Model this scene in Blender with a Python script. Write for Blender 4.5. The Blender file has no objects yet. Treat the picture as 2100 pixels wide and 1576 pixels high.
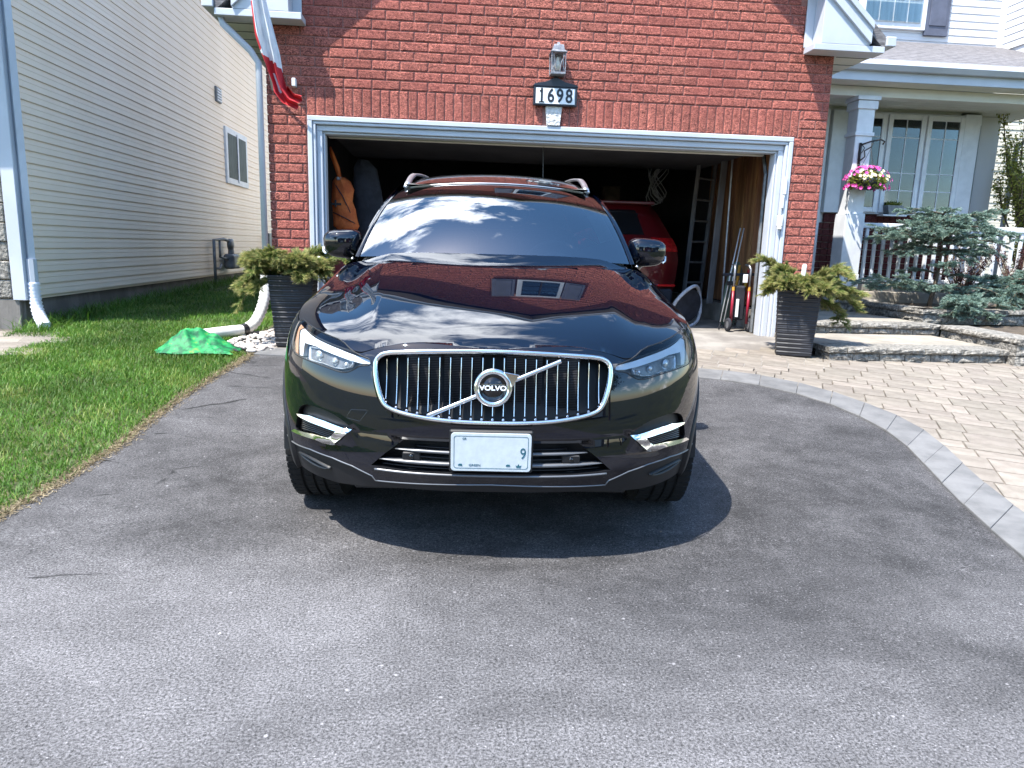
import bpy, math, random
import numpy as np
from mathutils import Vector, Matrix, geometry
random.seed(7); rng = np.random.default_rng(7)
scene = bpy.context.scene
col = scene.collection
# world axes: x right along the house front, y into the scene (house depth), z up
# ------------------------------------------------------------------ camera
cam_d = bpy.data.cameras.new('camera'); cam = bpy.data.objects.new('camera', cam_d); col.objects.link(cam)
cam_d.sensor_width = 36; cam_d.lens = 36*1457/2100; cam_d.clip_start = .05; cam_d.clip_end = 600
cam.matrix_world = Matrix([[0.9954982, -0.0110143, -0.0941382, 0.0000000], [-0.0903520, 0.1897679, -0.9776629, 0.0000000], [0.0286327, 0.9817672, 0.1879184, 1.2700000], [0.0000000, 0.0000000, 0.0000000, 1.0000000]])
scene.camera = cam
# ------------------------------------------------------------------ sky and sun
LX, LY = .43, .345                       # sunlight travels (LX, LY, -1)
SD = Vector((-LX, -LY, 1)).normalized()
world = bpy.data.worlds.new('World'); scene.world = world; world.use_nodes = True
wn = world.node_tree; wn.nodes.clear()
def N(nt, t, **k):
    n = nt.nodes.new(t)
    for a, b in k.items():
        if a.startswith('i_'): n.inputs[a[2:].replace('_', ' ')].default_value = b
        else: setattr(n, a, b)
    return n
out = N(wn, 'ShaderNodeOutputWorld'); bg = N(wn, 'ShaderNodeBackground'); bg.inputs[1].default_value = 0.15
sky = N(wn, 'ShaderNodeTexSky', sky_type='NISHITA', sun_disc=False, sun_elevation=math.asin(SD.z), sun_rotation=math.atan2(SD.x, SD.y), altitude=80, air_density=1.0, dust_density=.6, ozone_density=2.0)
tc = N(wn, 'ShaderNodeTexCoord')
def vmath(op, a, b=None):
    n = N(wn, 'ShaderNodeVectorMath', operation=op); wn.links.new(a, n.inputs[0])
    if b is not None:
        if isinstance(b, tuple): n.inputs[1].default_value = b
        else: wn.links.new(b, n.inputs[1])
    return n
def wmath(op, a, b=None, clamp=False):
    n = N(wn, 'ShaderNodeMath', operation=op, use_clamp=clamp)
    for i, v in enumerate((a, b)):
        if v is None: continue
        if isinstance(v, (int, float)): n.inputs[i].default_value = v
        else: wn.links.new(v, n.inputs[i])
    return n.outputs[0]
dirv = tc.outputs['Generated']
sc1 = vmath('MULTIPLY', dirv, (1, 1, 1.3))
nz = N(wn, 'ShaderNodeTexNoise'); nz.inputs['Scale'].default_value = 3.1; nz.inputs['Detail'].default_value = 11; nz.inputs['Roughness'].default_value = .60; nz.inputs['Distortion'].default_value = .35
wn.links.new(sc1.outputs[0], nz.inputs['Vector'])
dens = nz.outputs['Fac']
def bump_dir(az, el, k):                # broad cloud bank centred on a direction
    v = (math.sin(math.radians(az))*math.cos(math.radians(el)), math.cos(math.radians(az))*math.cos(math.radians(el)), math.sin(math.radians(el)))
    d = vmath('DOT_PRODUCT', dirv, v).outputs['Value']
    return wmath('MULTIPLY', wmath('POWER', wmath('MAXIMUM', d, 0), k), 1)
acc = dens
for az, el, k, a in [[-30, 61, 11, 0.22], [4, 47, 60, 0.13], [-55, 50, 20, 0.1], [120, 25, 5, 0.1], [-150, 30, 5, 0.1]]:
    acc = wmath('ADD', acc, wmath('MULTIPLY', bump_dir(az, el, k), a))
mask = N(wn, 'ShaderNodeMapRange', interpolation_type='SMOOTHSTEP'); wn.links.new(acc, mask.inputs[0]); mask.inputs[1].default_value = .625; mask.inputs[2].default_value = .78
nz2 = N(wn, 'ShaderNodeTexNoise'); nz2.inputs['Scale'].default_value = 5.; nz2.inputs['Detail'].default_value = 6; wn.links.new(sc1.outputs[0], nz2.inputs['Vector'])
cc = N(wn, 'ShaderNodeMix', data_type='RGBA'); wn.links.new(nz2.outputs['Fac'], cc.inputs[0]); cc.inputs[6].default_value = (11, 12, 14, 1); cc.inputs[7].default_value = (25, 25.5, 26, 1)
mx = N(wn, 'ShaderNodeMix', data_type='RGBA'); wn.links.new(mask.outputs[0], mx.inputs[0]); hsv = N(wn, 'ShaderNodeHueSaturation'); hsv.inputs['Hue'].default_value = .495; hsv.inputs['Saturation'].default_value = 1.18; hsv.inputs['Value'].default_value = 1.15; wn.links.new(sky.outputs[0], hsv.inputs['Color']); wn.links.new(hsv.outputs[0], mx.inputs[6]); wn.links.new(cc.outputs[2], mx.inputs[7])
wn.links.new(mx.outputs[2], bg.inputs[0]); wn.links.new(bg.outputs[0], out.inputs[0])
sun_d = bpy.data.lights.new('sun', 'SUN'); sun_d.energy = 4.3; sun_d.angle = math.radians(.53); sun_d.color = (1., .95, .87)
sun = bpy.data.objects.new('sun', sun_d); col.objects.link(sun); sun.rotation_euler = (-SD).to_track_quat('-Z', 'Y').to_euler()
scene.view_settings.view_transform = 'Standard'; scene.view_settings.look = 'None'; scene.view_settings.gamma = 1
scene.view_settings.exposure = 1.38; scene.view_settings.use_curve_mapping = False
cy = scene.cycles; cy.max_bounces = 7; cy.diffuse_bounces = 3; cy.glossy_bounces = 4; cy.transmission_bounces = 6; cy.transparent_max_bounces = 8
cy.caustics_reflective = False; cy.caustics_refractive = False; cy.sample_clamp_indirect = 6

# ------------------------------------------------------------------ materials
def mat(name, color=(.5, .5, .5), rough=.6, metal=0., spec=.5, var=0., vscale=6., bump=0., bscale=40., objvar=0., color2=None, coat=0., detail=5., bdist=.01, ior=None, sss=0., trans=0., stretch=None, c2lo=.40, c2hi=.62):
    m = bpy.data.materials.new(name); m.use_nodes = True; nt = m.node_tree; b = nt.nodes['Principled BSDF']
    b.inputs['Roughness'].default_value = rough; b.inputs['Metallic'].default_value = metal
    b.inputs['Specular IOR Level'].default_value = spec; b.inputs['Coat Weight'].default_value = coat; b.inputs['Coat Roughness'].default_value = .03
    if trans: b.inputs['Transmission Weight'].default_value = trans
    if ior: b.inputs['IOR'].default_value = ior
    c = tuple(color)+(1,); b.inputs['Base Color'].default_value = c
    tcn = N(nt, 'ShaderNodeTexCoord'); vec = tcn.outputs['Object']
    if stretch:
        mp = N(nt, 'ShaderNodeMapping'); mp.inputs['Scale'].default_value = stretch; nt.links.new(vec, mp.inputs[0]); vec = mp.outputs[0]
    last = None
    if color2 is not None or var:
        n = N(nt, 'ShaderNodeTexNoise'); n.inputs['Scale'].default_value = vscale; n.inputs['Detail'].default_value = detail; n.inputs['Roughness'].default_value = .62
        nt.links.new(vec, n.inputs['Vector'])
        r = N(nt, 'ShaderNodeMapRange'); r.inputs[1].default_value = c2lo; r.inputs[2].default_value = c2hi; nt.links.new(n.outputs['Fac'], r.inputs[0])
        mxn = N(nt, 'ShaderNodeMix', data_type='RGBA'); nt.links.new(r.outputs[0], mxn.inputs[0])
        c2 = tuple(color2)+(1,) if color2 is not None else tuple(min(1, v*(1+var)) for v in color)+(1,)
        c1 = c if color2 is not None else tuple(v*(1-var) for v in color)+(1,)
        mxn.inputs[6].default_value = c1; mxn.inputs[7].default_value = c2; last = mxn.outputs[2]
    if objvar:
        oi = N(nt, 'ShaderNodeObjectInfo'); hs = N(nt, 'ShaderNodeHueSaturation')
        mr = N(nt, 'ShaderNodeMapRange'); mr.inputs[3].default_value = 1-objvar; mr.inputs[4].default_value = 1+objvar; nt.links.new(oi.outputs['Random'], mr.inputs[0])
        nt.links.new(mr.outputs[0], hs.inputs['Value'])
        w2 = N(nt, 'ShaderNodeMath', operation='FRACT'); w3 = N(nt, 'ShaderNodeMath', operation='MULTIPLY'); w3.inputs[1].default_value = 17.3
        nt.links.new(oi.outputs['Random'], w3.inputs[0]); nt.links.new(w3.outputs[0], w2.inputs[0])
        mh = N(nt, 'ShaderNodeMapRange'); mh.inputs[3].default_value = .5-objvar*.04; mh.inputs[4].default_value = .5+objvar*.04; nt.links.new(w2.outputs[0], mh.inputs[0]); nt.links.new(mh.outputs[0], hs.inputs['Hue'])
        if last is not None: nt.links.new(last, hs.inputs['Color'])
        else: hs.inputs['Color'].default_value = c
        last = hs.outputs[0]
    if last is not None: nt.links.new(last, b.inputs['Base Color'])
    if bump:
        n = N(nt, 'ShaderNodeTexNoise'); n.inputs['Scale'].default_value = bscale; n.inputs['Detail'].default_value = 6; nt.links.new(vec, n.inputs['Vector'])
        bn = N(nt, 'ShaderNodeBump'); bn.inputs['Strength'].default_value = bump; bn.inputs['Distance'].default_value = bdist; nt.links.new(n.outputs['Fac'], bn.inputs['Height']); nt.links.new(bn.outputs[0], b.inputs['Normal'])
    return m

# ------------------------------------------------------------------ helpers
def tag(o, label=None, cat=None, group=None, kind=None):
    if label: o['label'] = label
    if cat: o['category'] = cat
    if group: o['group'] = group
    if kind: o['kind'] = kind
    return o
def empty(name, loc=(0, 0, 0), rz=0, label=None, cat=None, group=None, kind=None):
    o = bpy.data.objects.new(name, None); col.objects.link(o); o.location = loc; o.rotation_euler = (0, 0, rz); o.empty_display_size = .1
    return tag(o, label, cat, group, kind)
def newmesh(name, verts, faces, m=None, smooth=False):
    me = bpy.data.meshes.new(name); me.from_pydata([tuple(v) for v in verts], [], faces)
    if m is not None: me.materials.append(m)
    if smooth: me.shade_smooth()
    return me
def link(name, me, parent=None, loc=None, rot=None):
    o = bpy.data.objects.new(name, me); col.objects.link(o)
    if parent is not None: o.parent = parent
    if loc is not None: o.location = loc
    if rot is not None: o.rotation_euler = rot
    return o
class MB:
    def __init__(s): s.v = []; s.f = []
    def add(s, vs, fs):
        n = len(s.v); s.v += [tuple(v) for v in vs]; s.f += [tuple(i+n for i in f) for f in fs]; return s
    def box(s, x0, y0, z0, x1, y1, z1, M=None):
        vs = [(x, y, z) for z in (z0, z1) for y in (y0, y1) for x in (x0, x1)]
        if M is not None: vs = [M @ Vector(v) for v in vs]
        return s.add(vs, [(0, 2, 3, 1), (4, 5, 7, 6), (0, 1, 5, 4), (2, 6, 7, 3), (0, 4, 6, 2), (1, 3, 7, 5)])
    def bbox(s, x0, y0, z0, x1, y1, z1, b=.006, M=None):
        """box with chamfered edges"""
        vs = []; idx = {}
        X = (x0, x1); Y = (y0, y1); Z = (z0, z1)
        for i in (0, 1):
            for j in (0, 1):
                for k in (0, 1):
                    sx, sy, sz = (1, -1)[i], (1, -1)[j], (1, -1)[k]
                    idx[i, j, k] = len(vs)
                    vs += [(X[i], Y[j]+sy*b, Z[k]+sz*b), (X[i]+sx*b, Y[j], Z[k]+sz*b), (X[i]+sx*b, Y[j]+sy*b, Z[k])]
        if M is not None: vs = [M @ Vector(v) for v in vs]
        q = lambda a, i, j, k: idx[i, j, k]+a
        fs = []
        for i in (0, 1): f = [q(0, i, 0, 0), q(0, i, 1, 0), q(0, i, 1, 1), q(0, i, 0, 1)]; fs.append(f if i else f[::-1])
        for j in (0, 1): f = [q(1, 0, j, 0), q(1, 0, j, 1), q(1, 1, j, 1), q(1, 1, j, 0)]; fs.append(f if j else f[::-1])
        for k in (0, 1): f = [q(2, 0, 0, k), q(2, 1, 0, k), q(2, 1, 1, k), q(2, 0, 1, k)]; fs.append(f if k else f[::-1])
        for i in (0, 1):
            for j in (0, 1): f = [q(0, i, j, 0), q(1, i, j, 0), q(1, i, j, 1), q(0, i, j, 1)]; fs.append(f if i == j else f[::-1])
            for k in (0, 1): f = [q(0, i, 0, k), q(0, i, 1, k), q(2, i, 1, k), q(2, i, 0, k)]; fs.append(f if i == k else f[::-1])
        for j in (0, 1):
            for k in (0, 1): f = [q(1, 0, j, k), q(2, 0, j, k), q(2, 1, j, k), q(1, 1, j, k)]; fs.append(f if j == k else f[::-1])
        for key, b0 in idx.items():
            f = [b0, b0+1, b0+2]; fs.append(f if sum(key) % 2 else f[::-1])
        return s.add(vs, [tuple(f) for f in fs])
    def tube(s, pts, r, n=8, cap=True):
        pts = [Vector(p) for p in pts]; m = len(pts); rs = r if isinstance(r, (list, tuple)) else [r]*m
        base = len(s.v); up = None
        for i, p in enumerate(pts):
            t = (pts[min(i+1, m-1)]-pts[max(i-1, 0)]).normalized()
            if up is None: up = Vector((0, 0, 1)) if abs(t.z) < .9 else Vector((1, 0, 0))
            a = t.cross(up).normalized(); b = a.cross(t).normalized(); up = b
            for k in range(n):
                w = 2*math.pi*k/n; s.v.append(tuple(p+a*math.cos(w)*rs[i]+b*math.sin(w)*rs[i]))
        for i in range(m-1):
            for k in range(n):
                k2 = (k+1) % n; s.f.append((base+i*n+k, base+i*n+k2, base+(i+1)*n+k2, base+(i+1)*n+k))
        if cap: s.f.append(tuple(base+k for k in range(n))[::-1]); s.f.append(tuple(base+(m-1)*n+k for k in range(n)))
        return s
    def lathe(s, prof, c=(0, 0, 0), n=20, ax='z'):
        base = len(s.v)
        for r, h in prof:
            for k in range(n):
                w = 2*math.pi*k/n; a, b = r*math.cos(w), r*math.sin(w)
                p = (a, b, h) if ax == 'z' else ((a, h, b) if ax == 'y' else (h, a, b))
                s.v.append((p[0]+c[0], p[1]+c[1], p[2]+c[2]))
        for i in range(len(prof)-1):
            for k in range(n):
                k2 = (k+1) % n; s.f.append((base+i*n+k, base+i*n+k2, base+(i+1)*n+k2, base+(i+1)*n+k))
        return s
    def prism(s, poly, a, b, ax='z'):
        """polygon extruded from a to b; poly 2D in the other two axes (x,y) / (x,z) / (y,z)"""
        n = len(poly)
        mk = {'z': lambda p, h: (p[0], p[1], h), 'y': lambda p, h: (p[0], h, p[1]), 'x': lambda p, h: (h, p[0], p[1])}[ax]
        vs = [mk(p, a) for p in poly]+[mk(p, b) for p in poly]
        fs = [tuple(range(n))[::-1], tuple(range(n, 2*n))]+[(i, (i+1) % n, (i+1) % n+n, i+n) for i in range(n)]
        return s.add(vs, fs)
    def build(s, name, m, parent=None, smooth=False, bevel=0, loc=None, rot=None, autos=None):
        me = newmesh(name, s.v, s.f, m, smooth)
        if s.f:
            import bmesh
            bm = bmesh.new(); bm.from_mesh(me); bmesh.ops.recalc_face_normals(bm, faces=bm.faces); bm.to_mesh(me); bm.free()
        o = link(name, me, parent, loc, rot)
        if autos: me.set_sharp_from_angle(angle=math.radians(autos)); me.shade_smooth() if not smooth else None; me.set_sharp_from_angle(angle=math.radians(autos))
        if bevel:
            md = o.modifiers.new('bevel', 'BEVEL'); md.width = bevel; md.segments = 2; md.limit_method = 'ANGLE'
        return o
def copy_tree(o, parent=None):
    c = o.copy(); col.objects.link(c)
    if parent is not None: c.parent = parent
    for ch in list(o.children): copy_tree(ch, c)
    return c
def textmesh(name, s, size, m, parent, loc, rot, ext=.001, xs=1., align='CENTER', bold=0.):
    cu = bpy.data.curves.new(name, 'FONT'); cu.body = s; cu.size = size; cu.extrude = ext; cu.align_x = align; cu.align_y = 'CENTER'; cu.offset = bold
    t = bpy.data.objects.new('tmp', cu); col.objects.link(t); dg = bpy.context.evaluated_depsgraph_get()
    me = bpy.data.meshes.new_from_object(t.evaluated_get(dg)); bpy.data.objects.remove(t)
    me.name = name; me.materials.clear(); me.materials.append(m)
    for v in me.vertices: v.co.x *= xs
    return link(name, me, parent, loc, rot)
def smooth_poly(P, it=2, closed=True):
    for _ in range(it):
        Q = []; n = len(P)
        for i in range(n if closed else n-1):
            a, b = P[i], P[(i+1) % n]
            Q.append(tuple(a[k]*.75+b[k]*.25 for k in range(len(a)))); Q.append(tuple(a[k]*.25+b[k]*.75 for k in range(len(a))))
        if not closed: Q = [P[0]]+Q+[P[-1]]
        P = Q
    return P
def inpoly(x, y, P):
    c = False; n = len(P); j = n-1
    for i in range(n):
        xi, yi = P[i]; xj, yj = P[j]
        if (yi > y) != (yj > y) and x < (xj-xi)*(y-yi)/(yj-yi)+xi: c = not c
        j = i
    return c
def resample(P, step, closed=True):
    Q = []; n = len(P)
    for i in range(n if closed else n-1):
        a, b = P[i], P[(i+1) % n]; L = math.dist(a, b); k = max(1, int(math.ceil(L/step)))
        for j in range(k): Q.append(tuple(a[m]+(b[m]-a[m])*j/k for m in range(len(a))))
    if not closed: Q.append(P[-1])
    return Q
# driveway height profile: flat at the street end, climbing to the garage
def zg(h):
    k = .25; t = (h-3.4)/k
    return .074*k*(math.log1p(math.exp(t)) if t < 30 else t)

def zg0(h): return zg(min(h, 8))+max(0, h-8)*.02
# ------------------------------------------------------------------ material set
M = {}
def asphalt():
    m = bpy.data.materials.new('asphalt'); m.use_nodes = True; nt = m.node_tree; b = nt.nodes['Principled BSDF']; L = nt.links.new
    b.inputs['Roughness'].default_value = .82; b.inputs['Specular IOR Level'].default_value = .35
    v = N(nt, 'ShaderNodeTexCoord').outputs['Object']
    def noise(s, d=4, r=.6, vec=None, dist=0):
        n = N(nt, 'ShaderNodeTexNoise'); n.inputs['Scale'].default_value = s; n.inputs['Detail'].default_value = d; n.inputs['Roughness'].default_value = r; n.inputs['Distortion'].default_value = dist; L(vec or v, n.inputs['Vector']); return n.outputs['Fac']
    def rng_(x, a, c, lo=0, hi=1):
        r = N(nt, 'ShaderNodeMapRange'); r.inputs[1].default_value = a; r.inputs[2].default_value = c; r.inputs[3].default_value = lo; r.inputs[4].default_value = hi; L(x, r.inputs[0]); return r.outputs[0]
    def mth(op, a, c):
        n = N(nt, 'ShaderNodeMath', operation=op)
        for i, x in enumerate((a, c)):
            if isinstance(x, (int, float)): n.inputs[i].default_value = x
            else: L(x, n.inputs[i])
        return n.outputs[0]
    mp = N(nt, 'ShaderNodeMapping'); mp.inputs['Scale'].default_value = (.8, 1.35, 1); mp.inputs['Rotation'].default_value = (0, 0, math.radians(8)); L(v, mp.inputs[0])
    big = rng_(noise(1.0, 7, .66, mp.outputs[0], .8), .36, .64)          # worn, dusty patches
    mid = rng_(noise(7, 6, .75), .35, .65)
    fine = noise(115, 8, .9)
    finer = rng_(fine, .42, .60)
    # aggregate chips
    vo = N(nt, 'ShaderNodeTexVoronoi'); vo.inputs['Scale'].default_value = 95; L(v, vo.inputs['Vector'])
    chip = rng_(vo.outputs['Distance'], .16, .30, 1, 0)
    sel = N(nt, 'ShaderNodeSeparateColor'); L(vo.outputs['Color'], sel.inputs[0]); chip = mth('MULTIPLY', chip, rng_(sel.outputs[0], .72, .88))
    vo2 = N(nt, 'ShaderNodeTexVoronoi'); vo2.inputs['Scale'].default_value = 22; L(v, vo2.inputs['Vector']); sel2 = N(nt, 'ShaderNodeSeparateColor'); L(vo2.outputs['Color'], sel2.inputs[0])
    chip2 = mth('MULTIPLY', rng_(vo2.outputs['Distance'], .08, .16, 1, 0), rng_(sel2.outputs[0], .93, .96))
    # fine hairline crazing
    dv = N(nt, 'ShaderNodeTexNoise'); dv.inputs['Scale'].default_value = 7; L(v, dv.inputs['Vector'])
    ad = N(nt, 'ShaderNodeVectorMath', operation='MULTIPLY_ADD'); L(dv.outputs['Color'], ad.inputs[0]); ad.inputs[1].default_value = (.12, .12, .12); L(v, ad.inputs[2])
    cr = N(nt, 'ShaderNodeTexVoronoi', feature='DISTANCE_TO_EDGE'); cr.inputs['Scale'].default_value = 9; L(ad.outputs[0], cr.inputs['Vector'])
    rn = noise(21, 3, .5, None, 1.5); rab = N(nt, 'ShaderNodeMath', operation='ABSOLUTE'); L(mth('SUBTRACT', rn, .5), rab.inputs[0]); craze = mth('MULTIPLY', rng_(rab.outputs[0], .0, .012, 1, 0), rng_(noise(2.6, 4, .7), .49, .60))
    ad3 = N(nt, 'ShaderNodeVectorMath', operation='MULTIPLY_ADD'); L(dv.outputs['Color'], ad3.inputs[0]); ad3.inputs[1].default_value = (.10, .10, .10); mp3 = N(nt, 'ShaderNodeMapping'); mp3.inputs['Rotation'].default_value = (0, 0, math.radians(-38)); mp3.inputs['Scale'].default_value = (1, 3.2, 1); L(v, mp3.inputs[0]); L(mp3.outputs[0], ad3.inputs[2])
    cr2 = N(nt, 'ShaderNodeTexVoronoi', feature='DISTANCE_TO_EDGE'); cr2.inputs['Scale'].default_value = .55; L(ad3.outputs[0], cr2.inputs['Vector'])
    sx = N(nt, 'ShaderNodeSeparateXYZ'); L(v, sx.inputs[0])
    crack = mth('MULTIPLY', mth('MULTIPLY', rng_(cr2.outputs['Distance'], .002, .011, 1, 0), rng_(sx.outputs[0], -1.2, -1.5)), rng_(noise(3.1, 3), .48, .54))
    sxy = N(nt, 'ShaderNodeSeparateXYZ'); L(v, sxy.inputs[0])
    def blob(cx_, cy__, rx, ry):           # broad areas of the drive: darker round the car, lighter in front
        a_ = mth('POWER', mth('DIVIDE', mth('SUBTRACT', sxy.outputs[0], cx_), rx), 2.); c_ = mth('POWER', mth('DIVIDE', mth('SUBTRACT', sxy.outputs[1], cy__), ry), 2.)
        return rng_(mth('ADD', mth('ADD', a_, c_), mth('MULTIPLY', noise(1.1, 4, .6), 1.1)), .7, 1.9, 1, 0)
    darker = blob(1.1, 3.7, 2.3, 1.5); paler = blob(-.9, 2.0, 1.4, .9); paler2 = blob(.9, 1.15, 2.4, .75)
    tone = mth('ADD', mth('MULTIPLY', mth('MAXIMUM', paler, paler2), .060), mth('MULTIPLY', darker, -.020))
    base = mth('ADD', mth('ADD', .036, tone), mth('MULTIPLY', big, .052)); base = mth('ADD', base, mth('MULTIPLY', mid, .030))
    base = mth('MULTIPLY', base, mth('ADD', .10, mth('MULTIPLY', finer, 1.75)))
    base = mth('ADD', base, mth('MULTIPLY', chip, .15)); base = mth('ADD', base, mth('MULTIPLY', chip2, .16)); base = mth('ADD', base, mth('MULTIPLY', craze, .13))
    base = mth('MULTIPLY', base, mth('SUBTRACT', 1, mth('MULTIPLY', crack, .85)))
    cmb = N(nt, 'ShaderNodeCombineColor'); L(mth('MULTIPLY', base, 1.0), cmb.inputs[0]); L(mth('MULTIPLY', base, .97), cmb.inputs[1]); L(mth('MULTIPLY', base, 1.0), cmb.inputs[2]); L(cmb.outputs[0], b.inputs['Base Color'])
    hgt = mth('ADD', mth('MULTIPLY', fine, 1), mth('MULTIPLY', chip, .5)); hgt = mth('SUBTRACT', hgt, mth('MULTIPLY', crack, 3))
    bn = N(nt, 'ShaderNodeBump'); bn.inputs['Strength'].default_value = .75; bn.inputs['Distance'].default_value = .004; L(hgt, bn.inputs['Height']); L(bn.outputs[0], b.inputs['Normal'])
    return m
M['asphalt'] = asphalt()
M['soil'] = mat('soil', (.055, .042, .030), .95, color2=(.11, .085, .06), vscale=14, bump=.6, bscale=60)
M['lawn_soil'] = mat('lawn_soil', (.040, .050, .016), .95, color2=(.10, .10, .045), vscale=9, bump=.6, bscale=60)
M['dry_edge'] = mat('dry_edge', (.16, .125, .075), .95, color2=(.26, .21, .14), vscale=30, bump=.8, bscale=90)
M['paver'] = mat('paver', (.205, .178, .148), .9, color2=(.268, .236, .200), vscale=1.6, bump=.5, bscale=26, objvar=.15, bdist=.03)
M['curb'] = mat('curb_paver', (.115, .115, .116), .9, color2=(.165, .164, .164), vscale=5, bump=.5, bscale=260, objvar=.06, bdist=.003)
M['joint'] = mat('joint_sand', (.085, .073, .062), .95, bump=.4, bscale=120)
M['splitface'] = mat('split_face_block', (.125, .118, .105), .92, color2=(.33, .31, .275), vscale=26, bump=1., bscale=34, objvar=.08, bdist=.03)
M['steptread'] = mat('tread_stone', (.24, .22, .185), .9, color2=(.34, .30, .25), vscale=3, bump=.4, bscale=160, objvar=.07, bdist=.004)
M['concrete'] = mat('concrete', (.17, .155, .14), .88, color2=(.28, .26, .235), vscale=2.6, bump=.35, bscale=70, bdist=.006)
M['foundation'] = mat('foundation_concrete', (.14, .128, .115), .9, color2=(.23, .215, .195), vscale=2.2, bump=.4, bscale=40, stretch=(1, 1, .35))

def sheet(name, poly, step, zoff, m, zf=zg0, kind='structure', parent=None, jit=0):
    P = resample(poly, step); n = len(P); vs = [Vector(p[:2]) for p in P]; ed = [(i, (i+1) % n) for i in range(n)]
    xs = [p[0] for p in P]; ys = [p[1] for p in P]
    x = min(xs)+step/2
    while x < max(xs):
        y = min(ys)+step/2
        while y < max(ys):
            if inpoly(x, y, P): vs.append(Vector((x+rng.uniform(-.1, .1)*step, y+rng.uniform(-.1, .1)*step)))
            y += step
        x += step
    r = geometry.delaunay_2d_cdt(vs, ed, [], 0, 1e-5)
    V = [(v.x, v.y, zf(v.y)+zoff+(rng.uniform(-jit, jit) if jit else 0)) for v in r[0]]
    F = []
    for f in r[2]:
        cx = sum(r[0][i].x for i in f)/len(f); cy_ = sum(r[0][i].y for i in f)/len(f)
        if inpoly(cx, cy_, P): F.append(f if (r[0][f[1]]-r[0][f[0]]).cross(r[0][f[2]]-r[0][f[0]]) > 0 else f[::-1])
    o = link(name, newmesh(name, V, F, m, True), parent)
    return tag(o, kind=kind) if kind else o
# ------------------------------------------------------------------ setting: ground, driveway, walkway, slab
gy = [-160, -60, -20, -9, 0]+[2+.25*i for i in range(26)]+[9, 12, 20, 60, 200]
gx = [-160, -40, -12, -6, -3, 0, 3, 6, 12, 40, 160]
V = []; F = []
for j, y in enumerate(gy):
    for i, x in enumerate(gx): V.append((x, y, (zg0(y) if y < 20 else zg0(20))-.05-(.25 if y < -9 else 0)))
for j in range(len(gy)-1):
    for i in range(len(gx)-1): a = j*len(gx)+i; F.append((a, a+1, a+1+len(gx), a+len(gx)))
M['far_ground'] = mat('far_ground', (.025, .035, .012), .95, color2=(.05, .06, .02), vscale=.5, bump=.3, bscale=20)
tag(link('ground', newmesh('ground', V, F, M['far_ground'], True)), kind='structure')
DL = [(-2.35, -9), (-2.30, 0), (-2.08, 2.3), (-1.995, 3.23), (-1.94, 3.77), (-1.895, 4.22), (-1.90, 4.68), (-1.895, 5.31), (-1.845, 5.81), (-1.755, 6.64)]
CI = [(-1.755, 6.64), (-.6, 6.47), (.8, 6.27), (1.6, 6.14), (2.24, 6.0), (2.56, 5.83), (2.81, 5.62), (2.99, 5.30), (3.065, 4.95), (3.08, 4.66), (3.06, 4.36), (2.90, 3.87), (2.77, 3.48), (2.67, 3.17), (2.513, 2.67), (2.40, 2.1), (2.34, 1.2), (2.32, -.5), (2.32, -9)]
CO = [(-1.72, 6.90), (-.6, 6.79), (.8, 6.60), (1.6, 6.47), (2.36, 6.33), (2.72, 6.17), (2.98, 5.98), (3.20, 5.66), (3.33, 5.22), (3.40, 4.80), (3.35, 4.45), (3.21, 4.02), (3.10, 3.70), (2.95, 3.17), (2.83, 2.62), (2.74, 2.0), (2.68, 1.2), (2.66, -.5), (2.66, -9)]
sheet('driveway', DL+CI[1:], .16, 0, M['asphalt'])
LAWN = [(-4.28, 7.25), (-4.28, 20), (-1.9, 20), (-1.9, 8.0), (-2.05, 7.35), (-2.2, 6.95), (-1.80, 6.66)]+DL[::-1][1:-2]+[(-2.30, 0), (-2.3, -8), (-9, -8), (-9, 5.0), (-4.5, 6.15), (-3.9, 6.35), (-3.72, 7.25)]
sheet('lawn', LAWN, .25, -.006, M['lawn_soil'])
# street behind the camera, seen only in the reflections
sheet('street', [(-80, -17), (80, -17), (80, -9.4), (-80, -9.4)], 8, -.02, M['asphalt'], zf=lambda y: -.22)
sheet('walkway_bed', CO[4:17]+[(2.68, .6), (4.3, .6), (6.6, 5.2), (6.8, 6.9), (3.6, 7.3), (2.36, 7.3)], .35, -.012, M['joint'])
# slab in front of and inside the garage
sl = MB(); sl.prism([(7.25, -.1), (7.25, .286), (8.0, .335), (14.2, .365), (14.2, -.1)], -1.70, 3.98, 'x')
tag(sl.build('garage_slab', M['concrete']), kind='structure')
sheet('slab_apron', CO[:5]+[(3.7, 6.4), (3.7, 7.25), (-1.70, 7.25)], .3, .002, M['concrete'])
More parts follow.
